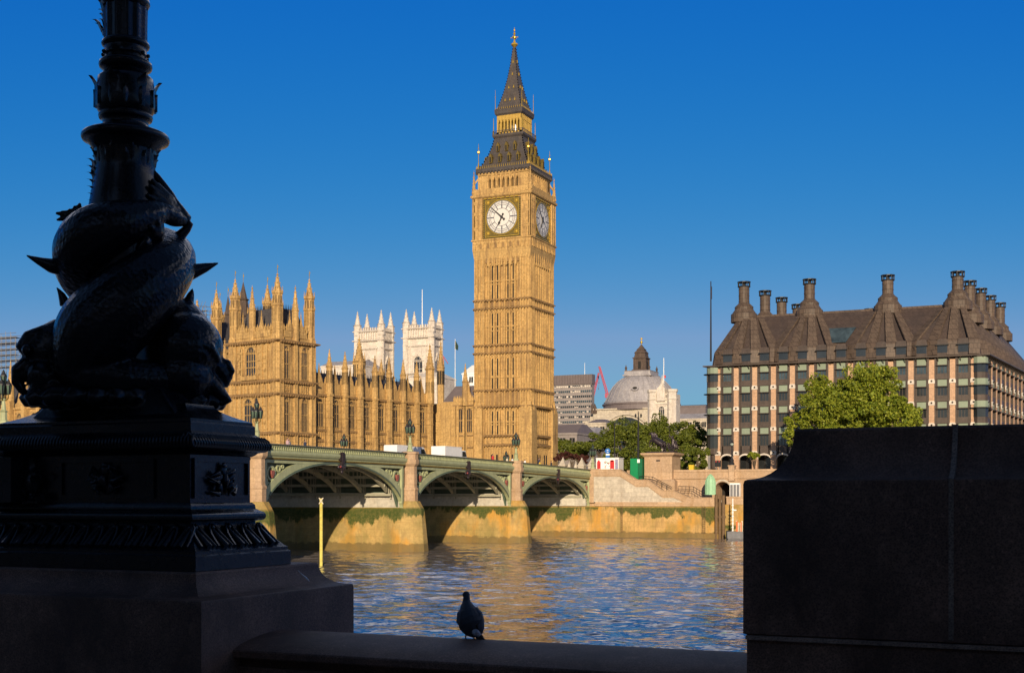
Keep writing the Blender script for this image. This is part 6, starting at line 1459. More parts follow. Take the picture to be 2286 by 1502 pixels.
# ------------------------------------------------------------------ street furniture by the bridge end
def kiosk():
    Y = 217.0; xa, xm, xb = px2x(1331, Y), px2x(1372, Y), px2x(1381, Y); z0, zt = 10.4, zat(1350, 1023, Y); T = Thing('drinks_kiosk', 'white kiosk with red printed panels at the end of the bridge', 'kiosk', ((xa+xb)/2, Y+1.2, z0))
    b = MB(); b.box(xa, xb, Y, Y+2.6, z0, zt); b.box(xa-.1, xb+.1, Y-.1, Y+2.7, zt, zt+.12); T.part('body', b, M['white'])
    for u0, u1 in ((.05, .24), (.76, .98)):
        b = MB(); w = xm-xa; b.box(xa+w*u0, xa+w*u1, Y-.04, Y-.005, z0+.7, zt-.38 if u0 > .5 else zt-.55); b.box(xa+w*(u0+.04), xa+w*(u1-.05), Y-.04, Y-.005, zt-.55, zt-.3); T.part('red_panel', b, M['red'])
        c = MB(); c.box(xa+w*(u0+.04), xa+w*(u1-.04), Y-.06, Y-.04, z0+1.1, z0+1.45); T.part('white_patch', c, M['white'])
    b = MB(); w = xm-xa; r = random.Random(2)
    for k in range(14): u = r.uniform(.27, .72); z = r.uniform(z0+.8, zt-.5); b.box(xa+w*u, xa+w*(u+r.uniform(.02, .06)), Y-.03, Y-.005, z, z+r.uniform(.06, .2))
    T.part('printed_flecks', b, M['red'])
    b = MB(); b.ring((xa+w*.55, zt-1.15), .38, .5, 0, .03, 10, .6, 2.4); b.v = [(p[0], Y-.03+p[1], p[2]) for p in b.v]; T.part('green_swash', b, M['green_box'])
    b = MB(); b.box(xm+.1, xb-.1, Y-.03, Y-.005, z0+.3, zt-.15); T.part('poster', b, plain('mauve poster', (.32, .30, .42), .5, 0, .5, 4))
kiosk()
Y = 221; x, y, D = at(1357, Y=Y); zt = zz(1002, D); T = Thing('pier_sign', 'round blue sign with a white bar on a dark totem behind the kiosk', 'sign', (x, y, 10.4))
b = MB(); b.box(x-.35, x+.35, y-.1, y+.1, 10.4, zt-.9); T.part('totem', b, M['blue_sign']); b = MB(); b.box(x-.36, x+.36, y-.11, y+.11, zt-1.15, zt-.85); T.part('header', b, M['white'])
b = MB(); b.frame((x, y), (1, 0), (0, -1)); b.disc((0, zt-.36), .34, .0, .1, 20); b.frame(); T.part('disc_centre', b, M['white']); b = MB(); b.frame((x, y), (1, 0), (0, -1)); b.ring((0, zt-.36), .24, .47, -.02, .14, 24); b.box(-.52, .52, .14, .2, zt-.46, zt-.26); b.frame(); T.part('roundel', b, M['blue_sign'])
Y = 214.5; xa, xm, xb = px2x(1407, Y), px2x(1424, Y), px2x(1433, Y); z0, zt = 9.0, zat(1415, 1023, Y); T = Thing('hoarding_box', 'bright green boxed hoarding standing on the river steps', 'hoarding', ((xa+xb)/2, Y+1, z0-1))
b = MB(); b.box(xa, xm, Y, Y+.1, z0-1.0, zt); b.box(xa, xm, Y+.1, Y+2.2, zt-.1, zt); T.part('front_panel', b, M['green_box']); b = MB(); b.box(xm+.01, xb, Y+.15, Y+2.2, z0-1.0, zt-.1); T.part('side_panel', b, M['green_box_dk'])
b = MB(); b.box(xm-.1, xm+.35, Y-.05, Y-.01, zt-.75, zt-.15); T.part('notice', b, M['white'])
Y = 223; x, y, D = at(1425, Y=Y); zt = zz(917, D); T = Thing('tall_lamp_post', 'tall black lamp post with lantern cluster in front of the grey dome', 'street lamp', (x, y, 10.4)); b = MB(); b.lathe(x, y, [(10.4, .4), (11.6, .38), (11.8, .24), (15, .2), (zt-1.6, .13), (zt-.2, .07), (zt, .02)], 8); T.part('post', b, M['black_iron'])
b = MB(); b.tube([(x-.5, y, zt-1.2), (x+.5, y, zt-1.2)], .05, 5); T.part('bracket', b, M['black_iron'])
for sg in (-1, 1): b = MB(); b.lathe(x+sg*.52, y, [(zt-1.2, .1), (zt-.75, .2), (zt-.5, .05)], 6); T.part('lantern', b, M['black_iron'])
x, y, D = at(1372, Y=221); T = Thing('lamp_post', 'slim grey lamp post among the trees left of the tall one', 'street lamp', (x, y, 10.4)); zt = zz(950, D); b = MB(); b.lathe(x, y, [(10.4, .2), (12, .14), (zt, .07)], 8); T.part('post', b, M['black_iron']); b = MB(); b.lathe(x, y, [(zt, .1), (zt+.4, .2), (zt+.6, .04)], 6); T.part('lantern', b, M['black_iron'])
def emb_lamp(px, lb, first=None):
    Y = YB+.1; x, y, D = at(px, Y=Y); z0 = 12.25; zt = zat(1634, 981, Y)
    if first: return dup(first, (x, y, z0), label=lb)
    T = Thing('globe_lamp', lb, 'street lamp', (x, y, z0), group='globe lamps on the embankment parapet'); b = MB(); b.lathe(x, y, [(z0, .42), (z0+.3, .42), (z0+.5, .3), (z0+.9, .34), (z0+1.1, .2), (z0+1.4, .14), (zt-1.3, .09), (zt-1.2, .16), (zt-1.05, .1)], 8); T.part('post', b, M['black_iron'])
    b = MB(); b.ball((x, y, zt-.75), .33, 10, 8); T.part('globe', b, M['lantern_glass'], smooth=True); b = MB(); b.lathe(x, y, [(zt-.62, .37), (zt-.5, .36), (zt-.35, .15), (zt-.1, .12), (zt, .03)], 8); T.part('crown', b, M['black_iron']); return T
e0 = emb_lamp(1634, 'black globe lamp on the embankment parapet in front of the brick arches'); emb_lamp(1900, 'black globe lamp on the parapet hidden by the granite block and trees', e0)
# traffic lights, bollards
for px, lb in ((1599, 'traffic light at the corner of the office block, nearest its first brick arch'), (1606, 'second traffic light just right of the corner one')):
    x, y, D = at(px, Y=238); T = Thing('traffic_light', lb, 'traffic light', (x, y, 10.4), group='traffic lights by the office block'); zt = 13.6; b = MB(); b.tube([(x, y, 10.4), (x, y, zt)], .07, 6); T.part('pole', b, M['grey_metal']); b = MB(); b.box(x-.25, x+.25, y-.2, y+.15, zt-1.1, zt+.1); o = T.part('signal_head', b, M['black_iron'])
    for k in range(3): b = MB(); b.ball((x, y-.2, zt-.1-.35*k), .12, 8, 6); T.part('lens', b, M['red'] if k == 0 else M['dkglass'], sub=o)
x, y, D = at(1544, Y=222); b = MB(); b.box(x-.42, x+.42, y-.3, y+.3, 10.4, zz(1038, D)); b.box(x-.46, x+.46, y-.34, y+.34, zz(1041, D), zz(1038, D)+.05); single('grit_bin', b, M['yellow'], 'small yellow bin on the embankment under the dark trees', 'bin', (x, y, 10.4))
# gate piers with pointed caps at the yard
for i, (px, tp) in enumerate(((1257, 1020), (1271, 1028), (1286, 1028), (1299, 1021), (1322, 1020))):
    x, y, D = at(px, Y=236); zt = zz(tp, D); w = .9 if tp < 1025 else .45
    b = MB(); b.lathe(x, y, [(10.4, w), (zt-1.8, w), (zt-1.7, w*1.2), (zt-1.5, w*1.2), (zt-1.45, w), (zt-.25, w*.15), (zt, .05)], 4)
    single('gate_pier', b, M['white_stone'], ('gabled stone gate pier, ' + ['closest to the clock tower', 'small one between the two copper trees on the left', 'small one left of the second large pier', 'large one between the copper trees on the right', 'nearest the bridge end lamp'][i]), 'gate pier', (x, y, 10.4), 'gate piers of the yard')
# ------------------------------------------------------------------ riverside office block
def office():
    YF = 243.3; XL, XR = -67.6, -18.1; T = Thing('office_block', 'bronze and salmon brick office block with tall round chimneys on a fanned bronze roof', 'building', ((XL+XR)/2, YF+20, 10.4)); yb = 300
    sk = .11; xo = lambda y: (y-YF)*sk
    EV, ZT = 31.9, 42.2; nb = 13; p = (XR-XL-3.2)/nb; X0 = XL+1.6
    floors = [(31.7, 27.9), (27.9, 23.95), (23.95, 20.0), (20.0, 15.2)]
    b = MB(); b.loft([[(XL+.3, YF+.5, z), (XR-.3, YF+.5, z), (XR-.3+xo(yb), yb, z), (XL+.3+xo(yb), yb, z)] for z in (15.0, EV)]); T.part('core', b, M['bronze'])
    b = MB(); b.loft([[(XL+1, YF+3, z), (XR-1, YF+3, z), (XR-1+xo(yb), yb, z), (XL+1+xo(yb), yb, z)] for z in (10.4, 15.1)]); T.part('ground_floor_void', b, M['dkglass'])
    frs = [(((0, YF), (1, 0), (0, -1)), [X0+p*i for i in range(nb+1)], 0)]
    L = sqrt(1+sk*sk); nfr = ((XR, YF), (sk/L, 1/L), (1/L, -sk/L)); frs.append((nfr, [2.0+4.6*i for i in range(11)], 1))
    for fr, cols, side in frs:
        pw = p if side == 0 else 4.6
        for u in cols:
            b = MB(); b.fr = fr; b.box(u-.52, u+.52, -.6, .35, 10.4, 15.0); b.box(u-.46, u+.46, -.4, .3, 15.0, EV-.5)
            o = T.part('brick_pier', b, M['brick'])
            for z in (27.55, 23.65, 19.7, 15.2):
                c = MB(); c.fr = fr; c.slab([(u-.56, z-.4), (u+.56, z-.4), (u+.56, z+.1), (u+.44, z+.4), (u-.44, z+.4), (u-.56, z+.1)], .28, .42); q = T.part('stone_block', c, M['abbey'], sub=o)
            for z in (27.55, 23.65, 19.7, 15.2): c = MB(); c.fr = fr; c.disc((u, z+.02), .17, .44, .50, 8); T.part('bolt_head', c, M['deep'], sub=o)
        b = MB(); b.fr = fr            # bronze jambs and spandrels, one part per bay
        for i in range(len(cols)-1):
            u0, u1 = cols[i], cols[i+1]; c = (u0+u1)/2
            for u in (u0+.62, u1-.62): b.box(u-.16, u+.16, -.5, .22, 15.0, EV)
            for u in (u0+.9, u1-.9): b.box(u-.08, u+.08, -.5, .05, 15.0, EV)
            for zt_, zb_ in floors:
                b.box(u0+.8, u1-.8, -.5, .12, zb_-.0, zb_+1.05) if zb_ > 15.5 else b.box(u0+.8, u1-.8, -.5, .05, 15.1, 16.6)
        T.part('bronze_bays', b, M['bronze'])
        for i in range(len(cols)-1):
            u0, u1 = cols[i]+.98, cols[i+1]-.98; c = (cols[i]+cols[i+1])/2
            for k, (zt_, zb_) in enumerate(floors):
                base = 16.6 if zb_ < 15.5 else zb_+1.05
                g = MB(); g.fr = fr; g.box(u0, u1, -.45, -.1, base, zt_-1.35); gl = T.part('window', g, M['blueglass'] if (k == 0 or (i*7+k*5) % 9 == 0) else M['dkglass'])
                g = MB(); g.fr = fr
                for j in (1, 2): uu = u0+(u1-u0)*j/3; g.box(uu-.04, uu+.04, -.1, -.04, base, zt_-1.35)
                T.part('mullion', g, M['bronze'], sub=gl)
                g = MB(); g.fr = fr; g.box(u0+.02, u1-.02, -.45, .02, zt_-1.2, zt_-.08); T.part('sunshade', g, M['sunshade'], sub=gl)
                g = MB(); g.fr = fr; g.box(u0-.2, u1+.2, -.2, .62, zt_-1.38, zt_-1.26); T.part('light_shelf', g, M['bronze'], sub=gl)
        for i in range(len(cols)-1):
            b = MB(); b.fr = fr; u0, u1 = cols[i]+.52, cols[i+1]-.52; c = (u0+u1)/2; hw = (u1-u0)/2; N = 8
            ar = [(c+hw*cos(pi-pi*j/N), 13.9+.9*sin(pi*j/N)) for j in range(N+1)]
            for j in range(N): b.slab([ar[j], ar[j+1], (ar[j+1][0], ar[j+1][1]+.32), (ar[j][0], ar[j][1]+.32)], -.3, .32)
            T.part('ground_arch', b, M['abbey'])
    # corner glazed bays
    for cx, cy in ((XL+.6, YF+.6), (XR-.6, YF+.6)):
        b = MB(); b.lathe(cx, cy, [(10.4, .7), (15, .7), (15.05, 1.35), (EV, 1.35)], 12); o = T.part('corner_bay', b, M['bronze'])
        for zt_, zb_ in floors: g = MB(); g.lathe(cx, cy, [(zb_+1.0, 1.40), (zt_-1.35, 1.40)], 12); T.part('corner_glass', g, M['dkglass'], sub=o)
        for zt_, zb_ in floors: g = MB(); g.lathe(cx, cy, [(zt_-1.2, 1.38), (zt_-.1, 1.38)], 12); T.part('corner_blind', g, M['sunshade'], sub=o)
        for zt_, zb_ in floors: g = MB(); g.lathe(cx, cy, [(zt_-1.4, 2.0), (zt_-1.28, 2.0)], 12); T.part('corner_shelf', g, M['black_iron'], sub=o)
    # eaves, mansard
    b = MB(); b.loft([[(XL-1.2, YF-1.0, z), (XR+1.2, YF-1.0, z), (XR+1.2+xo(yb), yb, z), (XL-1.2+xo(yb), yb, z)] for z in (EV-.1, EV+.1)])
    for i in range(nb*2+1): u = XL+(XR-XL)*i/(nb*2); b.beam((u, YF-.9, EV-.1), (u, YF-.1, EV-.8), .1, .12)
    for i in range(30): t = i/30; yy = YF+50*t; b.beam((XR+xo(yy)+1.0, yy, EV-.1), (XR+xo(yy)+.2, yy, EV-.8), .1, .12)
    T.part('eaves_gutter', b, M['bronze'])
    Y1 = YF+7.2
    def rring(z, e, f): return [(XL+e, YF+f, z), (XR-e, YF+f, z), (XR-e+xo(yb), yb-f, z), (XL+e+xo(yb), yb-f, z)]
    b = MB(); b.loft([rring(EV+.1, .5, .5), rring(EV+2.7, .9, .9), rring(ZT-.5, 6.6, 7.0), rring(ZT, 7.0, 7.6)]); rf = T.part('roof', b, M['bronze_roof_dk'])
    stacks_x = [-62.6+1.2, -49.9, -35.9, -23.3-.2]
    b = MB()      # broad ribs fanning from the piers up to each chimney
    def rib(p0, p1, p2, w0, w2):
        """roof rib proud of the slope: p0 eave, p1 kink, p2 top"""
        P0, P1, P2 = map(Vector, (p0, p1, p2)); side = (P2-P0).cross(Vector((0, 0, 1))).normalized()
        up = (P2-P1).cross(side).normalized(); up = up if up.z > 0 else -up
        ring = lambda P, w: [tuple(P-side*w/2), tuple(P+side*w/2), tuple(P+side*w/2+up*.32), tuple(P-side*w/2+up*.32)]
        b.loft([ring(P0, w0), ring(P1, w0), ring(P2, w2)])
    us = [X0+p*i for i in range(nb+1)]; YC = YF+7.2; RD = 2.5; ZD = ZT-1.0; fans = {sx: [] for sx in stacks_x}
    for u in us:
        near = sorted(stacks_x, key=lambda s_: abs(s_-u)); hosts = [near[0]]
        if abs(abs(near[1]-u)-abs(near[0]-u)) < 2.6: hosts.append(near[1])
        for sx in hosts:
            dx = max(-2.35, min(2.35, (u-sx)*.36)); top = (sx+dx, YC-sqrt(RD*RD-dx*dx)+.12, ZD); fans[sx].append((u, top))
            rib((u, YF+.35, EV+.15), (u, YF+.75, EV+2.6), top, 2.0, 1.05)
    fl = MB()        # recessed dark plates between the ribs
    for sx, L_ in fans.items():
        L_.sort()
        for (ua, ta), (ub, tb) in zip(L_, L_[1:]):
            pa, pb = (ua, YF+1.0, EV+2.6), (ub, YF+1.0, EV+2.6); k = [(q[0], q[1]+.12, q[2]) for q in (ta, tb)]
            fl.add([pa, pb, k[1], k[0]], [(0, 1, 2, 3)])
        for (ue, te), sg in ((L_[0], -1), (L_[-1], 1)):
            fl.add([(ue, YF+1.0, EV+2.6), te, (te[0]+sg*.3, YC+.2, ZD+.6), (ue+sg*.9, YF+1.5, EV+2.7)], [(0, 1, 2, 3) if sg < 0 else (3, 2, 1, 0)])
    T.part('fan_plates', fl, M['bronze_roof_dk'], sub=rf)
    for i in range(10):
        yy = YF+2.2+4.6*i; rib((XR+xo(yy)-.35, yy, EV+.15), (XR+xo(yy)-.75, yy, EV+2.6), (XR+xo(yy)-6.3, YF+8+4.6*i*.9, ZT-.6), 1.9, 1.4)
    for yy in (YF+2, YF+6): rib((XL+xo(yy)+.35, yy, EV+.15), (XL+xo(yy)+.75, yy, EV+2.6), (XL+xo(yy)+6.0, YF+8, ZT-.6), 1.9, 1.2)
    T.part('roof_ribs', b, M['bronze_roof'], sub=rf)
    b = MB(); b.loft([rring(ZT-1.8, 5.9, 6.3), rring(ZT+.05, 6.9, 7.4)]); T.part('ridge_band', b, M['bronze_roof'], sub=rf)
    for i in range(nb):
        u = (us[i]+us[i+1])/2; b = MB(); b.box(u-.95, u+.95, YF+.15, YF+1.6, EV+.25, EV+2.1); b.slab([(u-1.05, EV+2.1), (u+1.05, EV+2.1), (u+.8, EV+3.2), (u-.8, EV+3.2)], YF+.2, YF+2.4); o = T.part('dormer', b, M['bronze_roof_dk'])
        g = MB(); g.box(u-.85, u+.85, YF+.10, YF+.15, EV+.75, EV+2.0); T.part('pane', g, M['dkglass'], sub=o)
        g = MB(); g.box(u-1.1, u+1.1, YF-.35, YF+.3, EV+2.05, EV+2.2); T.part('hood', g, M['black_iron'], sub=o)
    for sx in (-56.3+.0,): pass
    x = (stacks_x[1]+stacks_x[2])/2; b = MB(); x -= .6; b.slab([(x-2.8, 38.5), (x+2.8, 38.5), (x+1.3, 35.5), (x-1.3, 35.5)], 0, .3)
    b.v = [(a, YF+.45+(c-34.6)*.86+bb, c) for a, bb, c in b.v]; T.part('rooflight', b, M['blueglass'], label='large dark sloping rooflight')
    def chimney(x, y, zt, zb, fancy=True):
        b = MB(); r = 1.28
        if fancy: b.lathe(x, y, [(zb-1.35, 2.55), (zb+.25, 2.55), (zb+.3, 2.4), (zb+1.1, 1.85), (zb+1.12, 1.8), (zb+1.6, 1.8), (zb+1.65, 1.85), (zb+2.35, 1.12), (zb+2.5, 1.05)], 16)
        b.lathe(x, y, [(zb-1, 1.02), (zt-.9, 1.02)], 14)
        for k in range(5): z = zt-1.6-k*1.15; b.lathe(x, y, [(z, 1.07), (z+.1, 1.07)], 14)
        o = T.part('chimney', b, M['bronze_roof'])
        c = MB()
        for k in range(8): a = k*pi/4; c.beam((x+1.15*cos(a), y+1.15*sin(a), zt-.95), (x+1.15*cos(a), y+1.15*sin(a), zt), .16, .16)
        c.lathe(x, y, [(zt-1.0, 1.22), (zt-.85, 1.26), (zt-.8, 1.0)], 14); c.lathe(x, y, [(zt-.12, 1.3), (zt+.05, 1.3)], 14); c.lathe(x, y, [(zt-1, .35), (zt-.1, .35)], 8); T.part('cowl', c, M['black_iron'], sub=o)
    for sx, px in zip(stacks_x, (1661, 1807, 1982, 2138)): x, y, D = at(px, Y=250.5); chimney(x, y, zz({1661: 630, 1807: 624, 1982: 615, 2138: 607}[px], D), ZT+.1)
    for px, D, tp in ((1708, 263, 650), (1745, 272, 665), (1780, 281, 680)): x, y, _ = at(px, D=D); chimney(x, y, zz(tp, D), ZT-.4, px == 1708)
    for px, D, tp in ((2165, 248, 628), (2189, 257, 645), (2210, 266, 661), (2232, 276, 677)): x, y, _ = at(px, D=D); chimney(x, y, zz(tp, D), ZT-1.0)
    for px, D, tp in ((1942, 288, 690), (2095, 284, 684)): x, y, _ = at(px, D=D); chimney(x, y, zz(tp, D), ZT-.4, False)
office()
x, y, D = at(1587, Y=244); T = Thing('flagpole', 'dark flagpole on the left corner of the office block roof', 'flagpole', (x, y, 33)); b = MB(); b.tube([(x, y, 33), (x, y, zz(628, D))], [.2, .1], 7); T.part('pole', b, M['black_iron']); b = MB(); b.box(x-.02, x+.22, y-.05, y+.05, zz(668, D), zz(640, D)); T.part('furled_flag', b, M['navy'])

# ------------------------------------------------------------------ distant buildings
def tower_block():
    D0 = 620; xa, ya, _ = at(1200, D=D0); _, y, _ = at(1280, D=D0); xa = at(1200, Y=y)[0]; xb, _, D = at(1321, Y=y); zt, z1 = zz(835, D), zz(857, D)
    T = Thing('tower_block', 'grey brown concrete office tower with ribbed top right behind the clock tower', 'building', ((xa+xb)/2, y+6, 10.4)); b = MB(); b.box(xa, xb, y, y+3.5, 10.4, z1); T.part('wall', b, M['concrete'])
    b = MB(); b.box(xa-.3, xb+.3, y-.3, y+3.8, z1, zt)
    n = 34
    for i in range(n+1): u = xa+(xb-xa)*i/n; b.box(u-.18, u+.18, y-.75, y-.3, z1+.2, zt)
    T.part('ribbed_top', b, M['grey_roof'])
    fh = (z1-22)/16
    for k in range(16):
        z = 22+fh*k; b = MB(); b.box(xa, xb, y-.06, y, z+fh*.42, z+fh*.85); o = T.part('window_row', b, M['dkglass'] if k % 2 else M['blueglass']); b = MB()
        r = random.Random(k)
        for i in range(27):
            u = xa+(xb-xa)*(i+.5)/27; b.box(u-.09, u+.09, y-.2, y-.06, z+fh*.3, z+fh*.9)
        T.part('mullions', b, M['concrete'], sub=o); b = MB()
        for i in range(26):
            if r.random() < (.9 if k == 15 else .22): u = xa+(xb-xa)*(i+1)/27; b.box(u-.42, u+.42, y-.1, y-.065, z+fh*.45, z+fh*r.choice((.62, .8)))
        if b.v: T.part('blinds', b, M['abbey'], sub=o)
    b = MB(); x = at(1302, Y=y)[0]; b.tube([(x, y+2, zt-.2), (x, y+2, zz(808, D))], [.14, .08], 5); T.part('mast', b, M['white'])
tower_block()
def cranes():
    for i, (P, lb) in enumerate(((((1338, 818), (1356, 880)), 'magenta crane jib leaning down to the right'), (((1337, 832), (1320, 900)), 'magenta crane jib leaning down to the left'))):
        Y = 700+i*15; (p0, q0), (p1, q1) = P; x0, y, D0 = at(p0, Y=Y); x1, _, D1 = at(p1, Y=Y); z0, z1 = zz(q0, D0), zz(q1, D1); b = MB(); n = 12
        for o in (-.55, .55):
            b.tube([(x0+o*.6, y, z0), (x1+o, y, z1)], .34, 4)
        for k in range(n): t0, t1 = k/n, (k+1)/n; s0 = 1 if k % 2 else -1; b.tube([(x0+(x1-x0)*t0+s0*.5, y, z0+(z1-z0)*t0), (x0+(x1-x0)*t1-s0*.5, y, z0+(z1-z0)*t1)], .12, 4)
        T = Thing('crane', lb, 'crane', (x1, y, 10.4), group='pair of magenta tower cranes'); T.part('jib', b, M['crane']); b = MB(); b.tube([(x1, y, 10.4), (x1, y, z1+1)], .6, 4); b.box(x1-1.2, x1+1.2, y-1, y+1, z1-2, z1+.5); T.part('mast', b, M['crane'])
        b = MB(); b.tube([(x0, y, z0), (x0-.2, y, z0-9)], .06, 4); b.ball((x0-.2, y, z0-9.3), .4, 6, 4); T.part('hook', b, M['grey_metal'])
    x, y, D = at(992, Y=560); b = MB(); b.tube([(x, y, 10.4), (x-.6, y, zz(800, D)), (x-2.0, y, zz(782, D))], .35, 4); b.tube([(x+2, y, zz(812, D)), (x-4, y, zz(772, D))], .2, 4); single('crane', b, M['crane'], 'small red crane just right of the abbey towers', 'crane', (x, y, 10.4))
cranes()
def dome():
    D0 = 540; y = at(1432, D=D0)[1]; xc, _, D = at(1432, Y=y); s = D/F; T = Thing('domed_hall', 'wide grey lead dome with dark stone lantern and gilt ball above the trees', 'building', (xc, y, 10.4)); Zp = lambda p: zz(p, D)
    R = 85*s; n = 40; rings = []
    b = MB(); prof = [(Zp(910), R*.98), (Zp(899), R*.99), (Zp(898), R*.96), (Zp(888), R*.90), (Zp(876), R*.84), (Zp(864), R*.75), (Zp(852), R*.62), (Zp(845), R*.50), (Zp(842), R*.44)]
    b.lathe(xc, y, prof, 48); T.part('dome', b, M['leadroof'], smooth=True)
    b = MB(); b.lathe(xc, y, [(Zp(918), R*1.0), (Zp(907), R*1.0), (Zp(906), R*1.03), (Zp(903), R*1.03), (Zp(902), R*.97)], 48); T.part('gutter_band', b, M['grey_roof'])
    b = MB()
    for k in range(32):
        a = k*2*pi/32
        b.tube([(xc+(r+.08)*cos(a), y+(r+.08)*sin(a), z) for z, r in prof[2:]], .09, 4)
    T.part('lead_rolls', b, M['leadroof'])
    b = MB(); b.sq(xc, y, [(Zp(850), 28*s), (Zp(842), 28*s), (Zp(841), 33*s), (Zp(838), 33*s), (Zp(837), 30*s), (Zp(831), 30*s), (Zp(830), 31*s), (Zp(829), 29*s)]); T.part('lantern_base', b, M['leadroof'])
    b = MB(); b.sq(xc, y, [(Zp(830), 18*s), (Zp(826), 17*s), (Zp(825), 13.5*s), (Zp(802), 13*s), (Zp(801), 16*s), (Zp(799), 16*s), (Zp(798), 13*s), (Zp(790), 11.5*s), (Zp(789), 13*s), (Zp(787), 12*s), (Zp(782), 8*s), (Zp(781), 9*s), (Zp(777), 5.5*s), (Zp(772), 2.5*s), (Zp(769), .8*s)])
    for sx in (-1, 1):
        for sy in (-1, 1): b.box(xc+sx*13*s-1.5*s, xc+sx*13*s+1.5*s, y+sy*13*s-1.5*s, y+sy*13*s+1.5*s, Zp(829), Zp(800)); b.lathe(xc+sx*27*s, y+sy*27*s, [(Zp(830), 3*s), (Zp(826), 1.6*s), (Zp(823), 3*s), (Zp(820), 1.4*s), (Zp(816), .4*s)], 8)
    T.part('stone_lantern', b, M['dark_stone'])
    b = MB(); b.box(xc-3*s, xc+3*s, y-14.5*s, y-12.9*s, Zp(824), Zp(808)); b.box(xc+12.9*s, xc+14.5*s, y-3*s, y+3*s, Zp(824), Zp(808)); T.part('lantern_opening', b, M['deep'])
    b = MB(); b.ball((xc, y, Zp(764)), 3.2*s, 10, 8); b.tube([(xc, y, Zp(770)), (xc, y, Zp(755))], .6*s, 6); b.ball((xc, y, Zp(756)), 2.2*s, 8, 6); b.box(xc-3*s, xc+3*s, y-.3*s, y+.3*s, Zp(757), Zp(755)); T.part('gilt_ball', b, M['gilt'], smooth=True)
    t = atan2(-y, -xc)-.2; b = MB(); rr = R*.835; X_, Y_ = xc+rr*cos(t)*1.0, y+rr*sin(t)*1.0
    v = Vector((cos(t), sin(t), .6)).normalized(); side = Vector((-v.y, v.x, 0)).normalized(); upv = v.cross(side); c0 = Vector((X_-3.4*s*0, Y_, Zp(873)))
    for r0, r1, th, mt, nm in ((0, 4.6*s, .25, 'deep', 'oculus_opening'), (4.6*s, 7.5*s, .5, 'leadroof', 'oculus_frame')):
        b = MB(); N = 18; rings = []
        for k in range(N):
            a = 2*pi*k/N; f = lambda r, d: tuple(c0+side*(r*1.15*cos(a))+upv*(r*.8*sin(a))+v*d); rings.append([f(max(r0, .01), -1.5), f(r1, -1.5), f(r1, th), f(max(r0, .01), th)])
        rings.append(rings[0]); b.loft(rings, False, False); T.part(nm, b, M[mt])
    xa, xb = xc-86*s, xc+86*s
    b = MB(); b.box(xa, xb, y-R*.9, y+R*.9, 10.4, Zp(918)); b.box(xa-.6, xb+.6, y-R*.9-.6, y+R*.9+.6, Zp(918), Zp(915)); b.frame((xc-10*s, y-R*.9), (1, 0), (0, -1)); b.ring((0, Zp(990)), 60*s, 66*s, 0, .8, 24, .5, pi-.5); b.frame(); T.part('stone_drum', b, M['white_stone'])
    b = MB(); b.frame((xc-10*s, y-R*.9), (1, 0), (0, -1)); b.disc((0, Zp(990)), 55*s, -.2, .1, 24); b.frame(); T.part('lunette_glass', b, M['dkglass'])
    b = MB(); b.box(xa-24*s, xa, y-R*.8, y+10, 10.4, Zp(945)); b.box(xa-26*s, xa, y-R*.85, y+10, Zp(945), Zp(941)); b.box(xa-14*s, xa+1, y-R*.7, y+8, 10.4, Zp(925)); T.part('side_wing', b, M['white_stone'])
    b = MB(); x = xa-2*s
    for dx, dz in ((0, 0), (6*s, 8*s*0)): b.tube([(x+dx, y-R*.9, Zp(925)), (x+dx+1*s, y-R*.9, Zp(915)), (x+dx-1*s, y-R*.9, Zp(904))], [4.5*s, 4*s, 1.5*s], 8)
    T.part('roof_sculpture', b, M['dark_stone'])
dome()
def guildhall():
    D0 = 440; y = at(1480, D=D0)[1]; xa, xb = at(1448, Y=y)[0], at(1505, Y=y)[0]; D = at(1478, Y=y)[2]; Zp = lambda p: zz(p, D); w = xb-xa
    T = Thing('guildhall_tower', 'white stone gothic hall tower with pointed window in front of the grey dome', 'building', ((xa+xb)/2, y+4, 10.4)); b = MB(); b.box(xa+.6, xb-.6, y+.5, y+9, 10.4, Zp(878)); b.frame((xa, y+.5), (1, 0), (0, -1))
    for u in (w*.12, w*.88): b.frame(); b.lathe(xa+u, y+1.2, [(10.4, 1.75), (Zp(893), 1.75), (Zp(891), 2.0), (Zp(889), 1.75), (Zp(876), 1.7), (Zp(874), 2.0), (Zp(869), 2.0)], 8)
    b.box(xa+w*.34, xb-w*.36, y-.3, y+3, Zp(895), Zp(865)); b.slab([(xa+w*.36, Zp(866)), (xb-w*.36, Zp(866)), (xa+w*.5, Zp(856))], y-.2, y+2.5)
    spirelet(b, xa+w*.5, y+1, Zp(872), .9, 5.5); n = 9
    for i in range(n): u = xa+w*(i+.5)/n; b.box(u-.3, u+.3, y+.3, y+.8, Zp(878), Zp(873))
    for z in (893, 902): b.box(xa+.3, xb-.3, y+.1, y+.6, Zp(z), Zp(z-1.6))
    T.part('wall', b, M['abbey']); window(T, ((xa, y+.5), (1, 0), (0, -1)), w*.39, w*.60, Zp(935), Zp(907), 2, (.35,), mat=M['abbey'], frame=.45)
    b = MB()
    for u in (.27, .31, .66, .70): b.box(xa+w*u, xa+w*(u+.02), y+.44, y+.5, Zp(888), Zp(881))
    T.part('slit_window', b, M['deep'])
    b = MB(); b.tube([(xa+w*.49, y+3, Zp(870)), (xa+w*.49, y+3, Zp(797))], [.16, .1], 6); o = T.part('flagpole', b, M['white']); b = MB(); b.box(xa+w*.49, xa+w*.49+.7, y+2.95, y+3.05, Zp(842), Zp(836)); T.part('flag', b, M['red'], sub=o)
guildhall()
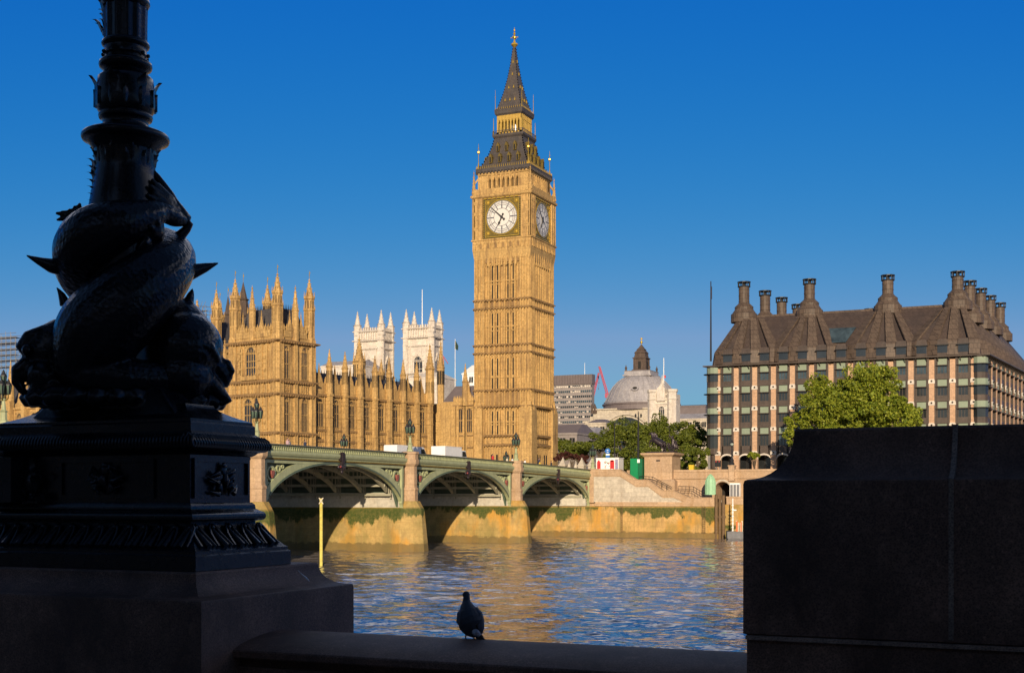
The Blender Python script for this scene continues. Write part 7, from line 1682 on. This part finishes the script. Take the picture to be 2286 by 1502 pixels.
def filler(name, label, pxa, pxb, D, top, mat, roof=None, depth=10, rows=0):
    y = at((pxa+pxb)/2, D=D)[1]; xa, xb = at(pxa, Y=y)[0], at(pxb, Y=y)[0]; Dm = at((pxa+pxb)/2, Y=y)[2]; zt = zz(top, Dm)
    T = Thing(name, label, 'building', ((xa+xb)/2, y+depth/2, 10.4)); b = MB(); b.box(xa, xb, y, y+depth, 10.4, zt); b.box(xa-.2, xb+.2, y-.2, y+depth+.2, zt-.5, zt-.1); T.part('wall', b, mat)
    if roof:
        zr = zz(roof[0], Dm); b = MB(); b.loft([[(xa, y, zt), (xb, y, zt), (xb, y+depth, zt), (xa, y+depth, zt)], [(xa+roof[1], y+depth*.35, zr), (xb-roof[1], y+depth*.35, zr), (xb-roof[1], y+depth*.6, zr), (xa+roof[1], y+depth*.6, zr)]]); T.part('roof', b, roof[2])
    n = max(3, int((xb-xa)/2.4))
    for k in range(rows):
        z1 = zt-1.3-k*3.4
        for i in range(n):
            u = xa+(xb-xa)*(i+.5)/n; b = MB(); b.box(u-.7, u+.7, y-.05, y, z1-1.9, z1); o = T.part('window', b, M['dkglass']); b = MB(); b.box(u-.05, u+.05, y-.12, y-.05, z1-1.9, z1); b.box(u-.85, u+.85, y-.25, y, z1-2.1, z1-1.9); T.part('sill', b, mat, sub=o)
    return T
filler('office_building', 'low concrete building with dark ribbed roof beside the clock tower', 1225, 1288, 330, 966, M['concrete'], (945, .5, M['grey_roof']), 14, 2)
filler('office_building', 'pale grey stepped building between the low concrete one and the dome', 1284, 1326, 380, 965, M['concrete'], (952, .8, M['leadroof']), 12, 2)
filler('stone_hall', 'cream stone building stepping up towards the dome', 1308, 1352, 400, 943, M['white_stone'], (934, 2, M['grey_roof']), 12, 1)
filler('stone_range', 'grey roofed range between the white hall tower and the office block', 1500, 1580, 460, 934, M['white_stone'], (921, .5, M['leadroof']), 16, 1)
filler('flat_roofed_block', 'long brown block with a blue band behind the white hall tower', 1505, 1575, 500, 905, M['grey_roof'], (902, .1, M['navy']), 14, 0)
filler('modern_block', 'white and glass building peeping out left of the clock tower', 1032, 1072, 420, 832, M['white'], (812, 1.5, M['white']), 12, 2)
filler('abbey_nave', 'pale lead roofed nave in front of the left abbey tower', 716, 806, 470, 815, M['abbey'], (803, .5, M['leadroof']), 14, 0)
filler('abbey_transept', 'pale gabled abbey roof beneath the right abbey tower', 905, 985, 480, 842, M['abbey'], (830, 3, M['abbey']), 12, 0)
# slender steeple pinnacles between palace and abbey
for px, tp, bt, w, Y, lb in ((802, 752, 835, 1.2, 290, 'ornate golden steeple standing in front of the left abbey tower'), (984, 760, 850, .7, 300, 'slender golden steeple right of the right abbey tower'), (851, 800, 850, .7, 300, 'short golden spire below the left abbey tower')):
    x, y, D = at(px, Y=Y); zt, zb = zz(tp, D), zz(bt, D); T = Thing('steeple', lb, 'steeple', (x, y, 10.4), group='steeples over the palace roofs'); b = MB(); h = zt-zb; b.lathe(x, y, [(10.4, w*1.3), (zb+h*.3, w*1.3), (zb+h*.33, w*1.6), (zb+h*.37, w)], 8); spirelet(b, x, y, zb+h*.36, w*.95, h*.64)
    for k in range(4): a = pi/4+k*pi/2; spirelet(b, x+w*1.2*cos(a), y+w*1.2*sin(a), zb+h*.25, w*.28, h*.35, 4, False)
    T.part('shaft', b, M['gold_stone']); g = MB(); slots(g, x, y, w*1.22, zb-1, zb+h*.24, .25); T.part('slot', g, M['deep'])
# dark flag
x, y, D = at(1016, Y=330); zt = zz(757, D); T = Thing('flagpole', 'white flagpole with a drooping dark green flag left of the clock tower', 'flagpole', (x, y, 25)); b = MB(); b.tube([(x, y, 25), (x, y, zt)], [.12, .07], 6); T.part('pole', b, M['white'])
b = MB(); s = D/F; b.loft([[(x, y, zz(760, D)), (x, y+.1, zz(760, D)), (x, y+.1, zz(777, D)), (x, y, zz(777, D))], [(x+3*s, y-.3, zz(762, D)), (x+3*s, y-.2, zz(762, D)), (x+2.5*s, y-.2, zz(780, D)), (x+2.5*s, y-.3, zz(780, D))], [(x+7*s, y+.2, zz(772, D)), (x+7*s, y+.3, zz(772, D)), (x+6*s, y+.3, zz(782, D)), (x+6*s, y+.2, zz(782, D))]]); T.part('flag', b, plain('dark green flag', (.02, .045, .03), .8))
# ------------------------------------------------------------------ trees
def leaves_mesh(name, centers, radii, n, size, rng, zs=.8):
    k = len(centers); idx = rng.integers(0, k, n); d = rng.normal(size=(n, 3)); d /= np.linalg.norm(d, axis=1)[:, None]
    rad = rng.uniform(.35, 1, n)**.5; p = centers[idx]+d*(rad*radii[idx])[:, None]*np.array([1, 1, zs])
    a = rng.normal(size=(n, 3)); a /= np.linalg.norm(a, axis=1)[:, None]; bb = np.cross(a, rng.normal(size=(n, 3))); bb /= np.linalg.norm(bb, axis=1)[:, None]
    sz = size*rng.uniform(.55, 1.3, n)[:, None]; a *= sz; bb *= sz*.62
    v = np.stack([p-a, p+bb, p+a, p-bb], 1).reshape(-1, 3)
    me = bpy.data.meshes.new(name); me.vertices.add(len(v)); me.vertices.foreach_set('co', v.ravel())
    me.loops.add(n*4); me.loops.foreach_set('vertex_index', np.arange(n*4, dtype=np.int32)); me.polygons.add(n)
    me.polygons.foreach_set('loop_start', (np.arange(n)*4).astype(np.int32)); me.polygons.foreach_set('loop_total', np.full(n, 4, np.int32)); me.update(calc_edges=True)
    return me
def tree(name, label, loc, h, rx, ry, rz, mat, nl=7000, nc=60, ls=.3, seed=1, group=None, lift=.0, flat=.25):
    rng = np.random.default_rng(seed); T = Thing(name, label, 'tree', loc, group=group)
    cz = h-rz; d = rng.normal(size=(nc, 3)); d /= np.linalg.norm(d, axis=1)[:, None]; d[:, 2] = np.where(d[:, 2] < -flat, -d[:, 2]*.6, d[:, 2])
    rad = rng.uniform(.35, 1.0, nc)**.6; c = d*rad[:, None]*np.array([rx, ry, rz])*.84+np.array([0, 0, cz]); c[:, :2] += rng.normal(size=(nc, 2))*rx*.06
    cr = rng.uniform(.10, .27, nc)*(rx+rz)/2
    me = leaves_mesh('crown', c, cr, nl, ls, rng); T.data('crown', me, mat, smooth=False, rel=True)
    b = MB(); tr = .028*h+.12; top = cz
    o = Vector(loc); pts = [o, o+Vector((.1, .05, h*.15)), o+Vector((.0, .12, h*.32)), o+Vector((.15, 0, top))]
    b.tube(pts, [tr, tr*.8, tr*.62, tr*.25], 8)
    for k in range(9):
        e = c[rng.integers(0, nc)]*.9; st = o+Vector((.05, .05, h*rng.uniform(.22, .5))); en = o+Vector((e[0], e[1], max(e[2], h*.4))); md = (st+en)/2+Vector((0, 0, h*.03))
        b.tube([st, md, en], [tr*.4, tr*.25, tr*.08], 5)
    T.part('trunk', b, M['bark'], smooth=True); return T
G = 10.4
TG = 'plane trees along the embankment road'
# seen between tower and riverside block
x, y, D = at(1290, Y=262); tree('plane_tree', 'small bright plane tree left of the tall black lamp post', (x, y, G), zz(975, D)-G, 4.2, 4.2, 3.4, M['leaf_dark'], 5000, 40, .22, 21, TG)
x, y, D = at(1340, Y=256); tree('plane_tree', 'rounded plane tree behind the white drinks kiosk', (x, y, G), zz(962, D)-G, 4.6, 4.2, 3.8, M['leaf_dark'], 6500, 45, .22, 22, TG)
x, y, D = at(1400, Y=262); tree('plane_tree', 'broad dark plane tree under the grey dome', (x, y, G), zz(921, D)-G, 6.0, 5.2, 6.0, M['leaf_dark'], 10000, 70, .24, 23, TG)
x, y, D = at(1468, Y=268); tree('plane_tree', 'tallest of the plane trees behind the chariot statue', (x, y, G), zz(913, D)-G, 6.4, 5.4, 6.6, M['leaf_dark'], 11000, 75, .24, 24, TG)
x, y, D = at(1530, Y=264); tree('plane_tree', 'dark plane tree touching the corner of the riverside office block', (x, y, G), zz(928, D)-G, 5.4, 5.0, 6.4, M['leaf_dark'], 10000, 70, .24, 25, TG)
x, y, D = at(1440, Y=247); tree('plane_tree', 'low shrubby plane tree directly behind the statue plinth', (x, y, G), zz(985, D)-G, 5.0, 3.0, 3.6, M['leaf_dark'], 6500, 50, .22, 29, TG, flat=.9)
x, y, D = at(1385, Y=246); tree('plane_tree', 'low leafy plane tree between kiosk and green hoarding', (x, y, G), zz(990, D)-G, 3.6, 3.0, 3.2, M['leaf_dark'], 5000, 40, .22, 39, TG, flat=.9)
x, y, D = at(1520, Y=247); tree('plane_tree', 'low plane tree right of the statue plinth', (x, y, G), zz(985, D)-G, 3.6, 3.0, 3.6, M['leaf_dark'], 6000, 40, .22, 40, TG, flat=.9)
x, y, D = at(1256, Y=275); tree('yew_tree', 'dark narrow tree at the foot of the clock tower', (x, y, G), zz(968, D)-G, 2.2, 2.2, 3.6, M['leaf_dark'], 3500, 25, .2, 26, flat=.9)
for i, (px, py, sd, lb) in enumerate(((1250, 1006, 31, 'copper leaved tree closest to the clock tower'), (1276, 1002, 32, 'copper leaved tree between two stone gate pinnacles'), (1300, 1010, 33, 'small copper leaved tree nearest the bridge end lamp'))):
    x, y, D = at(px, Y=255); tree('copper_tree', lb, (x, y, G), zz(py, D)-G, 1.9, 1.9, 1.9, M['leaf_red'], 2600, 20, .16, sd, 'copper trees in the yard')
x, y, D = at(1556, Y=240); tree('plane_tree', 'dark low tree filling the gap at the foot of the office block corner', (x, y, G), zz(978, D)-G, 2.6, 2.6, 3.8, M['leaf_dark'], 4500, 32, .22, 41, TG, flat=.9)
# sunny trees in front of the office block
SG = 'sunlit trees in front of the office block'
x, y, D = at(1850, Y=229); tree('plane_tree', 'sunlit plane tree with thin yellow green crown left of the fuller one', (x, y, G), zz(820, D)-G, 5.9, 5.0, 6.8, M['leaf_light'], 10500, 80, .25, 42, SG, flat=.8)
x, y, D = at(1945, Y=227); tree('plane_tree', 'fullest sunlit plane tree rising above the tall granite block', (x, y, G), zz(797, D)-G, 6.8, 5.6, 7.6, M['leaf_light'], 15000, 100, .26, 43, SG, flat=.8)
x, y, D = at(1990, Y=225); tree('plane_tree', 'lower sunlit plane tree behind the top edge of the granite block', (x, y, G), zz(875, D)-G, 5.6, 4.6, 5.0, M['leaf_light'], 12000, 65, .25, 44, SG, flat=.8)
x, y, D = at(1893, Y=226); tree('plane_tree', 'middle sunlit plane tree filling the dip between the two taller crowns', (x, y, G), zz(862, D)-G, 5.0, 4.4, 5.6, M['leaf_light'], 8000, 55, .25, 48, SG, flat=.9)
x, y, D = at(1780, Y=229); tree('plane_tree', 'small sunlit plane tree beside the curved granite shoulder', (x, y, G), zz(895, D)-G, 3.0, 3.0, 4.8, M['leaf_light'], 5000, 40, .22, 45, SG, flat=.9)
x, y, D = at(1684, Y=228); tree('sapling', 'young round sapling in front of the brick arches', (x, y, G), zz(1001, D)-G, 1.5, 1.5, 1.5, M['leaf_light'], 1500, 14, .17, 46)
# big planes over the east promenade
for i, (x, y, sd, lb) in enumerate(((-9, -3.2, 51, 'great plane tree spreading over the promenade by the dolphin lamp'), (2.5, -4.5, 52, 'great plane tree spreading over the promenade behind the viewpoint'), (13, -3.5, 53, 'great plane tree at the north of the promenade'))):
    tree('plane_tree', lb, (x, y, 4.9), 17, 7.2, 6.6, 5.6, M['leaf_dark'], 9000, 90, .42, sd, 'plane trees on the promenade')
